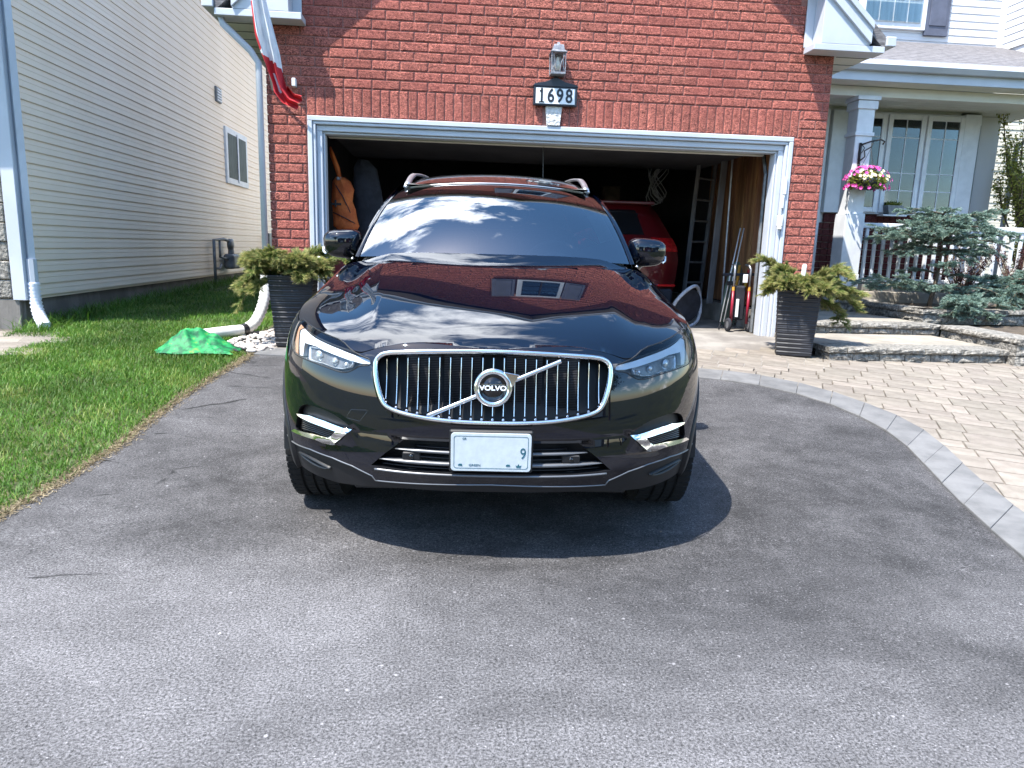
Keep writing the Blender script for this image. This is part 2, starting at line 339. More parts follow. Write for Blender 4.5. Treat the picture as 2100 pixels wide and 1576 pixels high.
# border stones along the driveway
def along(P, s):
    L = 0
    for i in range(len(P)-1):
        d = math.dist(P[i], P[i+1])
        if L+d >= s: t = (s-L)/d; return tuple(P[i][k]+(P[i+1][k]-P[i][k])*t for k in range(2))
        L += d
    return P[-1]
def plen(P): return sum(math.dist(P[i], P[i+1]) for i in range(len(P)-1))
CIs = smooth_poly(CI, 2, False); COs = smooth_poly(CO, 2, False)
paving = empty('border_paving', (0, 0, 0), kind='structure')
nb = 60; li, lo_ = plen(CIs), plen(COs)
for k in range(nb):
    t0, t1 = k/nb, (k+1)/nb
    q = [along(CIs, t0*li), along(CIs, t1*li), along(COs, t1*lo_), along(COs, t0*lo_)]
    if q[0][1] < .2: continue
    c = (sum(p[0] for p in q)/4, sum(p[1] for p in q)/4); q = [(c[0]+(p[0]-c[0])*.993, c[1]+(p[1]-c[1])*.993) for p in q]
    dz = random.uniform(-.002, .002); z = [zg0(p[1])+.012+dz for p in q]
    qi = [(c[0]+(p[0]-c[0])*.98, c[1]+(p[1]-c[1])*.98) for p in q]
    vs = [(p[0], p[1], z_-.06) for p, z_ in zip(q, z)]+[(p[0], p[1], z_-.004) for p, z_ in zip(q, z)]+[(p[0], p[1], z_) for p, z_ in zip(qi, z)]
    fs = [(i, (i+1) % 4, (i+1) % 4+4, i+4) for i in range(4)]+[(i+4, (i+1) % 4+4, (i+1) % 4+8, i+8) for i in range(4)]+[(8, 9, 10, 11)]
    link('border_stone', newmesh('border_stone', vs, [f[::-1] for f in fs], M['curb']), paving)
# walkway pavers: random ashlar in slanted rows
walk = empty('walkway', (0, 0, 0), kind='structure')
pv = MB(); pv.bbox(-.5, -.5, -.06, .5, .5, 0, .016); pm = newmesh('paver', pv.v, pv.f, M['paver'])
CM = [((a[0]+b_[0])/2, (a[1]+b_[1])/2) for a, b_ in zip(smooth_poly(CI, 0, False)[4:18], CO[4:18])]
wpoly = [(x+.0, y) for x, y in CM]+[(2.68, .6), (4.3, .6), (6.5, 5.2), (6.7, 6.9), (3.55, 6.95), (3.55, 7.24), (1.6, 7.24)]
wl = [(x, y) for x, y in wpoly]
ang = math.radians(-27); ca, sa = math.cos(ang), math.sin(ang); npv = 0
v_ = -8.
while v_ < 12:
    h = random.choice((.155, .235, .235)); u_ = -6+random.random()*.3
    while u_ < 12:
        l = random.choice((.16, .24, .24, .32)); cu_, cv_ = u_+l/2, v_+h/2; x = cu_*ca-cv_*sa; y = cu_*sa+cv_*ca
        inside = inpoly(x, y, wl)
        if inside and y > 1.0 and not (x > 3.85 and y > 6.75):
            # the slope of the ground along y
            sl_ = (zg0(y+.05)-zg0(y-.05))/.1
            o = link('paver', pm, walk); z = zg0(y)+.006+random.uniform(-.003, .003)
            nrm = Vector((0, -sl_, 1)).normalized(); X = Vector((ca, sa, sa*sl_)).normalized(); Y = nrm.cross(X)
            sc = Matrix.Diagonal((l-.004, h-.004, 1, 1)); R = Matrix((X, Y, nrm)).transposed().to_4x4()
            o.matrix_world = Matrix.Translation((x, y, z)) @ R @ sc; npv += 1
        u_ += l
    v_ += h
print('pavers', npv)
# steps and garden walls
def block_row(parent, a, b, z0, z1, depth, L, m, name='block', jitter=.004, ends=True, phase=0.):
    """rough stone blocks from a to b (plan), face on the right-hand side of a->b"""
    a = Vector(a); b = Vector(b); d = (b-a); T = d.length; d.normalize(); nrm = Vector((d.y, -d.x))
    s = -phase
    while s < T-.02:
        e = min(T, s+L*random.uniform(.92, 1.08)); s0 = max(0, s)
        if T-e < .06: e = T
        g = .004; w = e-s0
        if w > .03:
            nx, nz_ = max(2, int(w/.07)), 3; vs = []; fs = []
            for j in range(nz_+1):
                for i in range(nx+1):
                    ed = i in (0, nx) or j in (0, nz_)
                    off = -.010 if ed else random.uniform(-.002, .016)
                    p = a+d*(s0+g+(w-2*g)*i/nx)+nrm*off; vs.append((p.x, p.y, z0+g+(z1-z0-g)*j/nz_))
            for j in range(nz_):
                for i in range(nx): q = j*(nx+1)+i; fs.append((q, q+1, q+nx+2, q+nx+1))
            k = len(vs)
            for i, zz in ((0, z0+g), (nx, z0+g), (0, z1), (nx, z1)):
                p = a+d*(s0+g+(w-2*g)*i/nx)-nrm*depth; vs.append((p.x, p.y, zz))
            tl = nz_*(nx+1)
            fs.append(tuple(range(tl, tl+nx+1))+(k+3, k+2)); fs.append((0, k)+(k+2,)+tuple(range(tl, -1, -(nx+1)))); fs.append((nx,)+tuple(nx+j*(nx+1) for j in range(1, nz_+1))+(k+3, k+1))
            fs.append((k, k+1, k+3, k+2))
            mb = MB(); mb.add(vs, fs); mb.build(name, m, parent)
        s = e
stp = empty('stone_steps', (4.6, 6.8, .25), label='low grey stone steps with rough split faces beside the walkway', cat='steps')
stp.location = (0, 0, 0)
block_row(stp, (3.84, 6.74), (5.72, 6.70), .235, .325, .3, .27, M['splitface'])
block_row(stp, (3.82, 6.715), (5.74, 6.675), .329, .388, .36, .42, M['splitface'], 'cap_stone', phase=.2)
block_row(stp, (4.25, 8.06), (5.90, 7.98), .378, .452, .25, .26, M['splitface'])
block_row(stp, (4.25, 8.03), (5.90, 7.95), .456, .515, .34, .42, M['splitface'], 'cap_stone', phase=.15)
def slab_grid(parent, x0, y0, x1, y1, z, nx, ny, m, name, th=.05, skew=0.):
    for i in range(nx):
        for j in range(ny):
            mb = MB(); a = x0+(x1-x0)*i/nx; b = x0+(x1-x0)*(i+1)/nx; c = y0+(y1-y0)*j/ny; d = y0+(y1-y0)*(j+1)/ny
            dz = random.uniform(-.0015, .0015)
            mb.bbox(a+.003, c+.003, z-th+dz, b-.003, d-.003, z+dz, .006); mb.build(name, m, parent)
slab_grid(stp, 3.84, 7.08, 5.8, 8.02, .384, 6, 3, M['steptread'], 'tread_slab')
slab_grid(stp, 4.25, 8.40, 5.86, 9.75, .511, 5, 4, M['steptread'], 'tread_slab')
block_row(stp, (4.25, 9.75), (6.2, 9.75), .50, .62, .3, .3, M['splitface']); block_row(stp, (4.25, 9.72), (6.2, 9.72), .624, .69, .5, .42, M['splitface'], 'cap_stone')
gw = empty('garden_wall', label='low split-face stone wall holding up the spruce bed', cat='garden wall')
# arm coming forward beside the steps, then the retaining wall behind
block_row(gw, (5.90, 7.98), (5.74, 6.62), .235, .335, .26, .27, M['splitface']); block_row(gw, (5.90, 7.98), (5.74, 6.60), .339, .45, .26, .27, M['splitface'], phase=.13)
block_row(gw, (5.88, 7.98), (5.72, 6.57), .454, .515, .34, .42, M['splitface'], 'cap_stone')
block_row(gw, (5.72, 6.585), (7.6, 6.50), .225, .335, .26, .27, M['splitface']); block_row(gw, (5.72, 6.585), (7.6, 6.50), .339, .45, .26, .27, M['splitface'], phase=.1)
block_row(gw, (6.07, 6.565), (7.6, 6.47), .454, .515, .34, .42, M['splitface'], 'cap_stone')
block_row(gw, (5.90, 9.74), (5.93, 8.36), .50, .60, .26, .33, M['splitface']); block_row(gw, (5.93, 8.36), (9.2, 8.52), .48, .60, .26, .36, M['splitface'])
block_row(gw, (5.88, 9.74), (5.905, 8.34), .604, .668, .3, .45, M['splitface'], 'cap_stone'); block_row(gw, (5.905, 8.335), (9.2, 8.49), .604, .668, .32, .45, M['splitface'], 'cap_stone', phase=.2)
sheet('garden_bed', [(6.0, 8.45), (9.4, 8.6), (13, 8.6), (13, 13.9), (9.0, 13.9), (9.0, 9.9), (6.0, 9.8)], .3, .0, M['soil'], zf=lambda y: .645, jit=.012)
sheet('lower_bed', [(6.1, 6.85), (9, 6.8), (9, 8.42), (6.15, 8.33)], .2, 0, M['soil'], zf=lambda y: .475, jit=.012)

# ------------------------------------------------------------------ house materials
def brickmat(name, c1, c2, c3):
    m = bpy.data.materials.new(name); m.use_nodes = True; nt = m.node_tree; b = nt.nodes['Principled BSDF']; L = nt.links.new
    b.inputs['Roughness'].default_value = .88; b.inputs['Specular IOR Level'].default_value = .3
    geo = N(nt, 'ShaderNodeNewGeometry'); v = geo.outputs['Position']
    mp = N(nt, 'ShaderNodeMapping'); mp.inputs['Scale'].default_value = (1, 1, 1.9); L(v, mp.inputs[0])
    n1 = N(nt, 'ShaderNodeTexNoise'); n1.inputs['Scale'].default_value = 33; n1.inputs['Detail'].default_value = 6; n1.inputs['Roughness'].default_value = .72; n1.inputs['Distortion'].default_value = 1.8; L(mp.outputs[0], n1.inputs['Vector'])
    r = N(nt, 'ShaderNodeMapRange'); r.inputs[1].default_value = .41; r.inputs[2].default_value = .60; L(n1.outputs['Fac'], r.inputs[0])
    mxn = N(nt, 'ShaderNodeMix', data_type='RGBA'); mxn.inputs[6].default_value = c1+(1,); mxn.inputs[7].default_value = c2+(1,); L(r.outputs[0], mxn.inputs[0])
    n3 = N(nt, 'ShaderNodeTexNoise'); n3.inputs['Scale'].default_value = 1.3; n3.inputs['Detail'].default_value = 4; L(v, n3.inputs['Vector'])
    r3 = N(nt, 'ShaderNodeMapRange'); r3.inputs[1].default_value = .45; r3.inputs[2].default_value = .75; r3.inputs[4].default_value = .5; L(n3.outputs['Fac'], r3.inputs[0])
    m3 = N(nt, 'ShaderNodeMix', data_type='RGBA'); L(r3.outputs[0], m3.inputs[0]); L(mxn.outputs[2], m3.inputs[6]); m3.inputs[7].default_value = c3+(1,)
    oi = N(nt, 'ShaderNodeObjectInfo'); hs = N(nt, 'ShaderNodeHueSaturation'); mr = N(nt, 'ShaderNodeMapRange'); mr.inputs[3].default_value = .86; mr.inputs[4].default_value = 1.14; L(oi.outputs['Random'], mr.inputs[0]); L(mr.outputs[0], hs.inputs['Value']); L(m3.outputs[2], hs.inputs['Color'])
    L(hs.outputs[0], b.inputs['Base Color'])
    bn = N(nt, 'ShaderNodeBump'); bn.inputs['Strength'].default_value = 1.; bn.inputs['Distance'].default_value = .022; L(n1.outputs['Fac'], bn.inputs['Height']); L(bn.outputs[0], b.inputs['Normal'])
    return m
M['brick'] = brickmat('red_brick', (.085, .023, .020), (.70, .235, .175), (.36, .090, .078))
M['mortar'] = mat('mortar', (.27, .125, .105), .95, color2=(.36, .19, .16), vscale=30, bump=.5, bscale=90, bdist=.004)
M['white'] = mat('white_metal_trim', (.50, .53, .585), .45, color2=(.44, .47, .52), vscale=1.5, bump=.05, bscale=30)
M['whitewood'] = mat('white_paint', (.70, .72, .75), .5, color2=(.62, .64, .67), vscale=5, bump=.1, bscale=40)
M['soffit'] = mat('soffit', (.70, .69, .63), .6, color2=(.64, .63, .58), vscale=2)
M['siding'] = mat('cream_siding', (.87, .735, .58), .55, color2=(.92, .79, .64), vscale=.8, bump=.12, bscale=60, stretch=(1, .2, 1), bdist=.002)
M['siding_w'] = mat('white_siding', (.64, .64, .66), .55, color2=(.59, .59, .61), vscale=.8, bump=.1, bscale=60, bdist=.002)
M['siding_b'] = mat('buff_siding', (.62, .58, .48), .6, color2=(.55, .51, .42), vscale=.8)
M['shutter'] = mat('grey_blue_shutter', (.085, .095, .135), .5, var=.15, vscale=4)
M['shingle'] = mat('grey_shingle', (.10, .095, .10), .95, color2=(.21, .20, .205), vscale=40, bump=.7, bscale=90, stretch=(.25, 1, 1), bdist=.006)
M['black_metal'] = mat('black_metal', (.012, .012, .014), .45, var=.2, vscale=20)
M['grey_metal'] = mat('grey_metal', (.17, .18, .19), .5, metal=.3, var=.25, vscale=8)
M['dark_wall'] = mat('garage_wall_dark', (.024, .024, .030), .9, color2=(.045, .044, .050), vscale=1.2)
M['woodplank'] = mat('rough_cedar', (.13, .052, .022), .8, color2=(.40, .20, .09), vscale=5, bump=.5, bscale=18, stretch=(1, 1, .10), objvar=.25)
def glassmat(name, tint, rough=0., ior=1.5, k=.85, alphaish=.35, body=(.02, .02, .025)):
    m = bpy.data.materials.new(name); m.use_nodes = True; nt = m.node_tree; nt.nodes.clear(); L = nt.links.new
    o = N(nt, 'ShaderNodeOutputMaterial'); tr = N(nt, 'ShaderNodeBsdfTransparent'); tr.inputs[0].default_value = tuple(tint)+(1,)
    g = N(nt, 'ShaderNodeBsdfGlossy'); g.inputs['Roughness'].default_value = rough; g.inputs[0].default_value = (.95, .97, 1, 1)
    fr = N(nt, 'ShaderNodeFresnel'); fr.inputs[0].default_value = ior
    n = N(nt, 'ShaderNodeTexNoise'); n.inputs['Scale'].default_value = 1.3; v = N(nt, 'ShaderNodeTexCoord'); L(v.outputs['Object'], n.inputs['Vector'])
    bn = N(nt, 'ShaderNodeBump'); bn.inputs['Strength'].default_value = .06; bn.inputs['Distance'].default_value = .01; L(n.outputs['Fac'], bn.inputs['Height']); L(bn.outputs[0], g.inputs['Normal'])
    mx1 = N(nt, 'ShaderNodeMixShader'); L(fr.outputs[0], mx1.inputs[0]); L(tr.outputs[0], mx1.inputs[1]); L(g.outputs[0], mx1.inputs[2]); L(mx1.outputs[0], o.inputs[0])
    return m
M['winglass'] = glassmat('window_glass', (.55, .6, .6), ior=1.62)
M['winclear'] = glassmat('clear_window_glass', (.9, .93, .93), ior=1.6)
M['curtain'] = mat('sheer_curtain', (.62, .65, .65), .9, color2=(.82, .84, .84), vscale=3, stretch=(6, 6, .3))

# ------------------------------------------------------------------ the brick house with the garage
house = empty('brick_house', label='red brick house with open double garage, white trim and covered porch', cat='house')
GX0, GX1, FY_, OX0, OX1, OZ = -1.872, 4.235, 8.0, -1.465, 3.852, 2.572      # garage front: brick from GX0 to GX1, opening trimmed at OX0..OX1
# wall (mortar face) behind the bricks
gwall = MB()
gwall.box(GX0+.01, FY_+.010, -.2, OX0, FY_+.2, 3.7); gwall.box(OX1, FY_+.010, -.2, GX1-.01, FY_+.2, 3.7); gwall.box(OX0, FY_+.010, OZ+.004, OX1, FY_+.2, 3.7)
gwall.prism([(GX0+.01, 3.7), (GX1-.01, 3.7), (1.18, 6.3)], FY_+.010, FY_+.2, 'y')
wallp = gwall.build('front_wall', M['mortar'], house)
# bricks
BL, BH, G_ = .291, .0975, .0115
def brick_mesh(w, h, seed):
    r = random.Random(seed); nx, nz_ = 4, 3; vs = []; fs = []
    X_ = [0, .012, w*.5, w-.012, w]; Z_ = [0, .010, h-.010, h]
    for j in range(nz_+1):
        for i in range(nx+1):
            ed = i in (0, nx) or j in (0, nz_); vs.append((X_[i], (.005 if ed else -r.uniform(0, .0015)), Z_[j]))
    for j in range(nz_):
        for i in range(nx): q = j*(nx+1)+i; fs.append((q, q+1, q+nx+2, q+nx+1))
    k = len(vs); vs += [(0, .03, 0), (w, .03, 0), (w, .03, h), (0, .03, h)]; tl = nz_*(nx+1)
    fs += [(k, k+1)+tuple(range(nx, -1, -1)), tuple(range(tl, tl+nx+1))+(k+2, k+3), (0,)+tuple(j*(nx+1) for j in range(1, nz_+1))+(k+3, k), (k+1, k+2)+tuple(j*(nx+1)+nx for j in range(nz_, -1, -1))]
    return vs, fs
bmc = {}
stuffb = MB(); nbr = 0
def put_brick(x, z, w, h, vert=False, far=False):
    """one brick on the front face, lower left corner at x,z"""
    global nbr
    w -= G_; h -= G_
    key = (round(w, 3), round(h, 3), random.randint(0, 3))
    if far or nbr >= 298:
        vs, fs = brick_mesh(w, h, key[2]); stuffb.add([(x+v[0], FY_+v[1]-random.uniform(0, .003), z+v[2]) for v in vs], fs); return
    if key not in bmc: vs, fs = brick_mesh(w, h, key[2]); bmc[key] = newmesh('brick', vs, fs, M['brick'])
    o = link('brick', bmc[key], wallp, (x, FY_-random.uniform(0, .004), z)); nbr += 1
ZS = 2.866                              # top of the soldier course
def course(z, xa, xb, ph, far=False):
    x = xa-ph
    while x < xb-.02:
        a = max(x, xa); b = min(x+BL, xb)
        if b-a > .035: put_brick(a, z, b-a, BH, far=far)
        x += BL
nx_ = int(round((OX1+.05-OX0)/.0955)); pit = (OX1+.05-OX0)/nx_
for i in range(nx_):
    xa = OX0+i*pit
    if 1.03 < xa+pit/2 < 1.235: continue
    put_brick(xa, OZ+.006, pit, ZS-OZ-.006)
k = 0; z = ZS
while z < 3.66: course(z, GX0, GX1, BL/2*(k % 2)+.08); z += BH; k += 1
zt = z
z = ZS-BH; k = 1
while z > -.1:
    far = z < .75
    course(z, GX0, OX0-.004, BL/2*(k % 2)+.08, far); xa = OX1+.004 if z < OZ-.06 else OX1+.054
    course(z, xa, GX1, BL/2*(k % 2)+.10, far); z -= BH; k += 1
z = zt; k = 9
while z < 6.1:
    hw = (6.3-z-.12)/.855
    xa, xb = max(GX0, 1.18-hw), min(GX1, 1.18+hw)
    if 3.98 < z < 4.98: course(z, xa, .50, BL/2*(k % 2), True); course(z, 1.90, xb, BL/2*(k % 2), True)
    else: course(z, xa, xb, BL/2*(k % 2), True)
    z += BH; k += 1
sb = stuffb.build('gable_bricks', M['brick'], wallp); tag(sb, kind='stuff')
# keystone
ks = MB(); ks.prism([(1.062, OZ+.004), (1.202, OZ+.004), (1.232, 2.87), (1.032, 2.87)], FY_-.035, FY_+.02, 'y'); 
M['keystone'] = mat('keystone', (.62, .61, .60), .9, bump=1., bscale=26, bdist=.03, var=.1, vscale=20)
ks.build('keystone', M['keystone'], wallp, bevel=.006)
# side walls, garage inside
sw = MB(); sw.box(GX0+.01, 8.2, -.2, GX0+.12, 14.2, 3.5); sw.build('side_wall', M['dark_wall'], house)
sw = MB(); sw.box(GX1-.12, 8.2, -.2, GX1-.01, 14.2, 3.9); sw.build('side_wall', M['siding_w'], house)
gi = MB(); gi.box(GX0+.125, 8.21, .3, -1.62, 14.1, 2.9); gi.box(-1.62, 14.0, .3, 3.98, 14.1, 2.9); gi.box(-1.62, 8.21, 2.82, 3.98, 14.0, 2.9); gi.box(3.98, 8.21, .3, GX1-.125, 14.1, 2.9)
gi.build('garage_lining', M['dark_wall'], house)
for s_ in range(15):                                                       # rough boards on the right hand side wall
    a = 8.24+s_*.17; b = MB(); b.bbox(3.925+random.uniform(0, .03), a, .62, 3.978, a+.158, 2.8, .003); b.build('plank', M['woodplank'], house)
lg = MB(); lg.box(3.80, 8.22, .30, 3.975, 14, .60); lg.build('wall_ledge', M['concrete'], house)
for s_ in range(5):
    b = MB(); b.bbox(-1.618, 8.24+s_*.22, .5, -1.59, 8.44+s_*.22, 2.8, .003); b.build('plank', M['woodplank'], house)
dr = MB(); dr.box(-.6, 13.94, .36, .25, 13.99, 2.4); for_door = dr.build('inner_door', mat('inner_door', (.10, .10, .11), .6, var=.1), house)
for a in (-.5, -.13):
    for c in (.5, 1.2, 1.9): q = MB(); q.bbox(a, 13.925, c, a+.28, 13.939, c+.42, .005); q.build('door_panel', for_door.data.materials[0], for_door)
# white frame round the garage opening: layered mouldings
fr = empty('garage_door_frame', (0, 0, 0)); fr.parent = house
def frame_layer(x0, x1, zt_, w, y0, y1, name):
    for nm, bx in ((name, (x0, y0, .28, x0+w, y1, zt_-w)), (name, (x1-w, y0, .28, x1, y1, zt_-w)), (name, (x0, y0, zt_-w, x1, y1, zt_))):
        b = MB(); b.bbox(*bx[:3], *bx[3:], .006); b.build(nm, M['white'], fr)
frame_layer(OX0+.002, OX1-.002, OZ, .050, FY_-.022, FY_+.10, 'outer_moulding')
frame_layer(OX0+.054, OX1-.054, OZ-.052, .030, FY_-.008, FY_+.10, 'middle_moulding')
frame_layer(OX0+.086, OX1-.086, OZ-.084, .060, FY_+.03, FY_+.16, 'inner_casing')
frame_layer(OX0+.148, OX1-.148, OZ-.146, .022, FY_+.06, FY_+.20, 'door_stop')
wd = MB(); wd.bbox(3.50, FY_+.02, .27, 3.80, FY_+.06, .95, .004) if False else None
# the raised door's lower edge and its tracks
gd = MB(); gd.bbox(-1.30, 8.30, 2.40, 3.66, 8.36, 2.445, .006); gd.build('door_edge', M['soffit'], house)
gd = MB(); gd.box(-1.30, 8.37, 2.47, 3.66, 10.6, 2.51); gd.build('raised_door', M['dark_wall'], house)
for a in (-1.36, 3.70): t = MB(); t.tube([(a, 8.30, .35), (a, 8.30, 2.2), (a, 8.40, 2.42), (a, 8.7, 2.55), (a, 10.8, 2.57)], .022, 6); t.build('door_track', M['grey_metal'], house)
hd = MB(); hd.tube([(1.08, 8.33, 2.40), (1.08, 8.33, 2.33), (1.09, 8.33, 2.0)], .006, 5); hd.build('pull_cord', M['black_metal'], house)
# keypad and door bell pieces on the right jamb
kp = MB(); kp.bbox(3.735, FY_-.046, 1.60, 3.80, FY_-.022, 1.72, .006); kp.bbox(3.742, FY_-.052, 1.565, 3.79, FY_-.02, 1.596, .005); kp.build('keypad', M['soffit'], fr)
kp = MB(); kp.bbox(3.775, FY_-.046, 1.95, 3.81, FY_-.022, 2.14, .006); kp.bbox(3.765, FY_-.044, 1.80, 3.795, FY_-.022, 1.94, .006); kp.build('sensor', M['whitewood'], fr)
# eave returns, rake boards, soffits, roof
def white(mb, name, parent=house, m='white', bevel=.003): return mb.build(name, M[m], parent, bevel=bevel)
RY = 7.76
for sgn, xr in ((-1, GX0), (1, GX1)):
    # boxed return under the eave
    x_in = -1.455 if sgn < 0 else 3.86; x_out = xr+sgn*.42
    a, b = min(x_in, x_out), max(x_in, x_out)
    r = MB(); r.bbox(a, RY, 3.435, b, FY_-.012, 3.50, .004); white(r, 'eave_return'); PC = (a, b)
    s2 = MB(); s2.box(min(xr+sgn*.02, x_out), FY_-.01, 3.45, max(xr+sgn*.02, x_out), 13.9, 3.47)
    sf = s2.build('eave_soffit', M['soffit'], house)
    for q in range(12):
        g2 = MB(); g2.box(min(xr+sgn*.04, x_out-.0), 8.05+q*.3, 3.444, max(xr+sgn*.04, x_out), 8.06+q*.3, 3.449); g2.build('soffit_seam', M['grey_metal'], sf)
    g = MB(); g.bbox(min(x_out, x_out+sgn*.11), 7.74, 3.50, max(x_out, x_out+sgn*.11), 13.9, 3.60, .008); g.bbox(min(x_out-sgn*.002, x_out-sgn*.02), 7.8, 3.46, max(x_out-sgn*.002, x_out-sgn*.02), 13.9, 3.64, .003); white(g, 'gutter')
tanp = .89; zr = 6.65
for sgn in (-1, 1):
    xe = 1.18+sgn*3.30; ze = zr-3.30*tanp
    def rp(x, dz): return (x, zr-abs(x-1.18)*tanp+dz)
    r = MB(); r.prism([rp(1.18, -.20), rp(xe, -.20), rp(xe, .0), rp(1.18, .0)], RY-.03, RY, 'y'); white(r, 'rake_board')
    xi_ = 1.18+sgn*2.76; r = MB(); r.prism([(xi_, 3.503), (xe, 3.503), rp(xe, -.12), rp(xi_, -.12)], RY+.004, FY_-.012, 'y'); white(r, 'return_cheek')
    r = MB(); r.bbox(min(xi_, xi_-sgn*.09), FY_-.035, 3.503, max(xi_, xi_-sgn*.09), FY_-.012, 4.0, .003); white(r, 'frieze_board')
    r = MB(); r.prism([rp(1.18, -.06), rp(xe, -.06), rp(xe, .012), rp(1.18, .012)], RY-.055, RY-.032, 'y'); white(r, 'rake_trim')
    r = MB(); r.prism([rp(1.18, -.19), rp(xe, -.19), rp(xe, -.17), rp(1.18, -.17)], RY, FY_-.003, 'y'); r.build('rake_soffit', M['soffit'], house)
    r = MB(); r.prism([rp(1.18, -.10), rp(xe+sgn*.17, -.09), rp(xe+sgn*.17, .04), rp(1.18, .04)], RY+.001, 14.2, 'y'); r.build('garage_roof', M['shingle'], house)
# gable window with shutters above (seen mirrored in the bonnet)
gwn = MB(); gwn.bbox(.86, 7.95, 4.02, 1.54, 8.02, 4.92, .008); w_ = gwn.build('gable_window', M['white'], house)
for a in (.93, 1.215):
    for c in (4.10, 4.36, 4.62): p = MB(); p.box(a, 7.942, c, a+.255, 7.949, c+.235); p.build('pane', M['winglass'], w_)
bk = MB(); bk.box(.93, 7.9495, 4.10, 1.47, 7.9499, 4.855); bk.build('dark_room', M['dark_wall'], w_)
for a in (.50, 1.56): s_ = MB(); s_.bbox(a, 7.95, 4.02, a+.33, 7.985, 4.92, .006); s_.bbox(a+.05, 7.94, 4.08, a+.28, 7.95, 4.86, .004); s_.build('shutter', M['shutter'], house)
# main block behind
mb = MB(); mb.box(-1.9, 14.2, -.1, 4.2, 22, 7.2); mb.build('main_wall', M['siding_w'], house)
mb = MB(); mb.prism([(14.0, 7.2), (22.3, 7.2), (18.1, 9.8)], -2.3, 10.2, 'x'); mb.build('main_roof', M['shingle'], house)
mb = MB(); mb.box(4.24, 12.01, 4.6, 9.15, 22, 7.2); mb.box(4.24, 11.9, .3, 9.15, 22, 4.6) ; mb.build('main_wall', M['siding_w'], house)
# upper storey siding, window and shutter over the porch
def board(name, parent, a, b, z, h, ny, m, proud=.014, mesh=None):
    """horizontal lap board from a to b (plan), outward normal ny"""
    if mesh is None:
        L = (Vector(b)-Vector(a)).length
        pr = [(0, 0), (0, proud), (.010, proud), (h*.5, proud*.62), (h*.5+.004, proud*.80), (h-.004, proud*.20), (h, 0)]
        vs = [(x, -o, z_) for x in (0, L) for z_, o in pr]; n = len(pr)
        mesh = newmesh(name, vs, [(i, i+1, i+1+n, i+n)[::-1] for i in range(n-1)]+[tuple(range(n)), tuple(range(n, 2*n))[::-1]], m)
    o = link(name, mesh, parent); d = (Vector(b)-Vector(a)).normalized()
    o.location = (a[0], a[1], z); o.rotation_euler = (0, 0, math.atan2(d.y, d.x)); return o
up = None
for i in range(20):
    o = board('siding_board', house, (4.24, 11.99), (9.15, 11.99), 4.72+i*.115, .115, None, M['siding_w'], mesh=up); up = o.data
cb = MB(); cb.bbox(9.13, 11.90, 4.62, 9.26, 12.05, 7.2, .005); cb.build('corner_post', M['whitewood'], house)
rw = MB(); rw.box(9.2, 9.6, 4.45, 9.4, 12.1, 7.2); rw.build('side_bay_wall', M['siding_w'], house)
up2 = None
for i in range(20):
    o = board('siding_board', house, (9.19, 12.0), (9.19, 9.7), 4.72+i*.115, .115, None, M['siding_w'], mesh=up2); up2 = o.data
uw = MB(); uw.bbox(6.62, 11.92, 4.98, 7.80, 12.0, 6.5, .006); uwo = uw.build('upper_window', M['whitewood'], house)
bk = MB(); bk.box(6.72, 11.905, 5.08, 7.70, 11.915, 6.4); bk.build('curtain', M['curtain'], uwo)
for i in range(4):
    for j in range(4): p = MB(); p.box(6.73+i*.244, 11.895, 5.09+j*.33, 6.73+i*.244+.228, 11.9, 5.09+j*.33+.31); p.build('pane', M['winclear'], uwo)
for a in (6.20, 7.80): s_ = MB(); s_.bbox(a, 11.93, 4.91, a+.41, 11.97, 6.55, .006); s_.bbox(a+.06, 11.915, 5.06, a+.35, 11.93, 6.0, .005); s_.build('shutter', M['shutter'], house)
# porch roof: shingle slope, gutter, beam, ceiling
pr = MB(); pr.prism([(9.62, 3.86), (11.95, 4.78), (11.95, 4.60), (9.62, 3.74)], 4.24, 9.6, 'x'); pr.build('porch_roof', M['shingle'], house)
for i in range(14):                                          # shingle courses
    t = i/14; y0 = 9.60+t*2.35; z0 = 3.862+t*.928; s_ = MB(); s_.prism([(y0, z0+.002), (y0+.20, z0+.081), (y0+.20, z0+.087), (y0, z0+.012)], 4.245, 9.6, 'x'); s_.build('shingle_course', M['shingle'], house)
gt = MB(); gt.prism([(9.50, 3.845), (9.48, 3.78), (9.53, 3.72), (9.60, 3.72), (9.60, 3.84)], 4.26, 9.7, 'x'); white(gt, 'porch_gutter')
gt = MB(); gt.bbox(4.26, 9.604, 3.60, 9.6, 9.63, 3.83, .004); white(gt, 'fascia_board')
for i in range(4):
    b = MB(); b.box(4.26, 9.63+i*.07, 3.600, 9.6, 9.695+i*.07, 3.606); b.build('soffit_strip', M['soffit'], house)
bm_ = MB(); bm_.bbox(4.26, 9.92, 3.47, 9.3, 10.10, 3.60, .005); bm_.build('porch_beam', M['soffit'], house)
for i in range(11):
    b = MB(); b.bbox(4.26, 10.102+i*.16, 3.56, 9.3, 10.258+i*.16, 3.575, .003); b.build('ceiling_board', M['soffit'], house)
gt = MB(); gt.tube([(9.35, 11.0, 3.60), (9.35, 10.95, 3.35), (9.15, 11.2, 3.10), (9.12, 11.25, .6)], .04, 8); gt.build('downspout', M['white'], house, smooth=True)
# porch floor, steps landing
pf = MB(); pf.bbox(4.24, 10.0, .2, 9.3, 11.9, .90, .01); pf.build('porch_floor', M['concrete'], house)
pf = MB(); pf.bbox(5.98, 9.84, .55, 9.3, 9.98, .80, .01); pf.build('porch_edge', M['steptread'], house)
# wall of the entrance recess
er = MB(); er.box(GX1+.005, 8.3, .5, GX1+.03, 10.0, 3.5); er.build('recess_wall', M['shutter'], house)
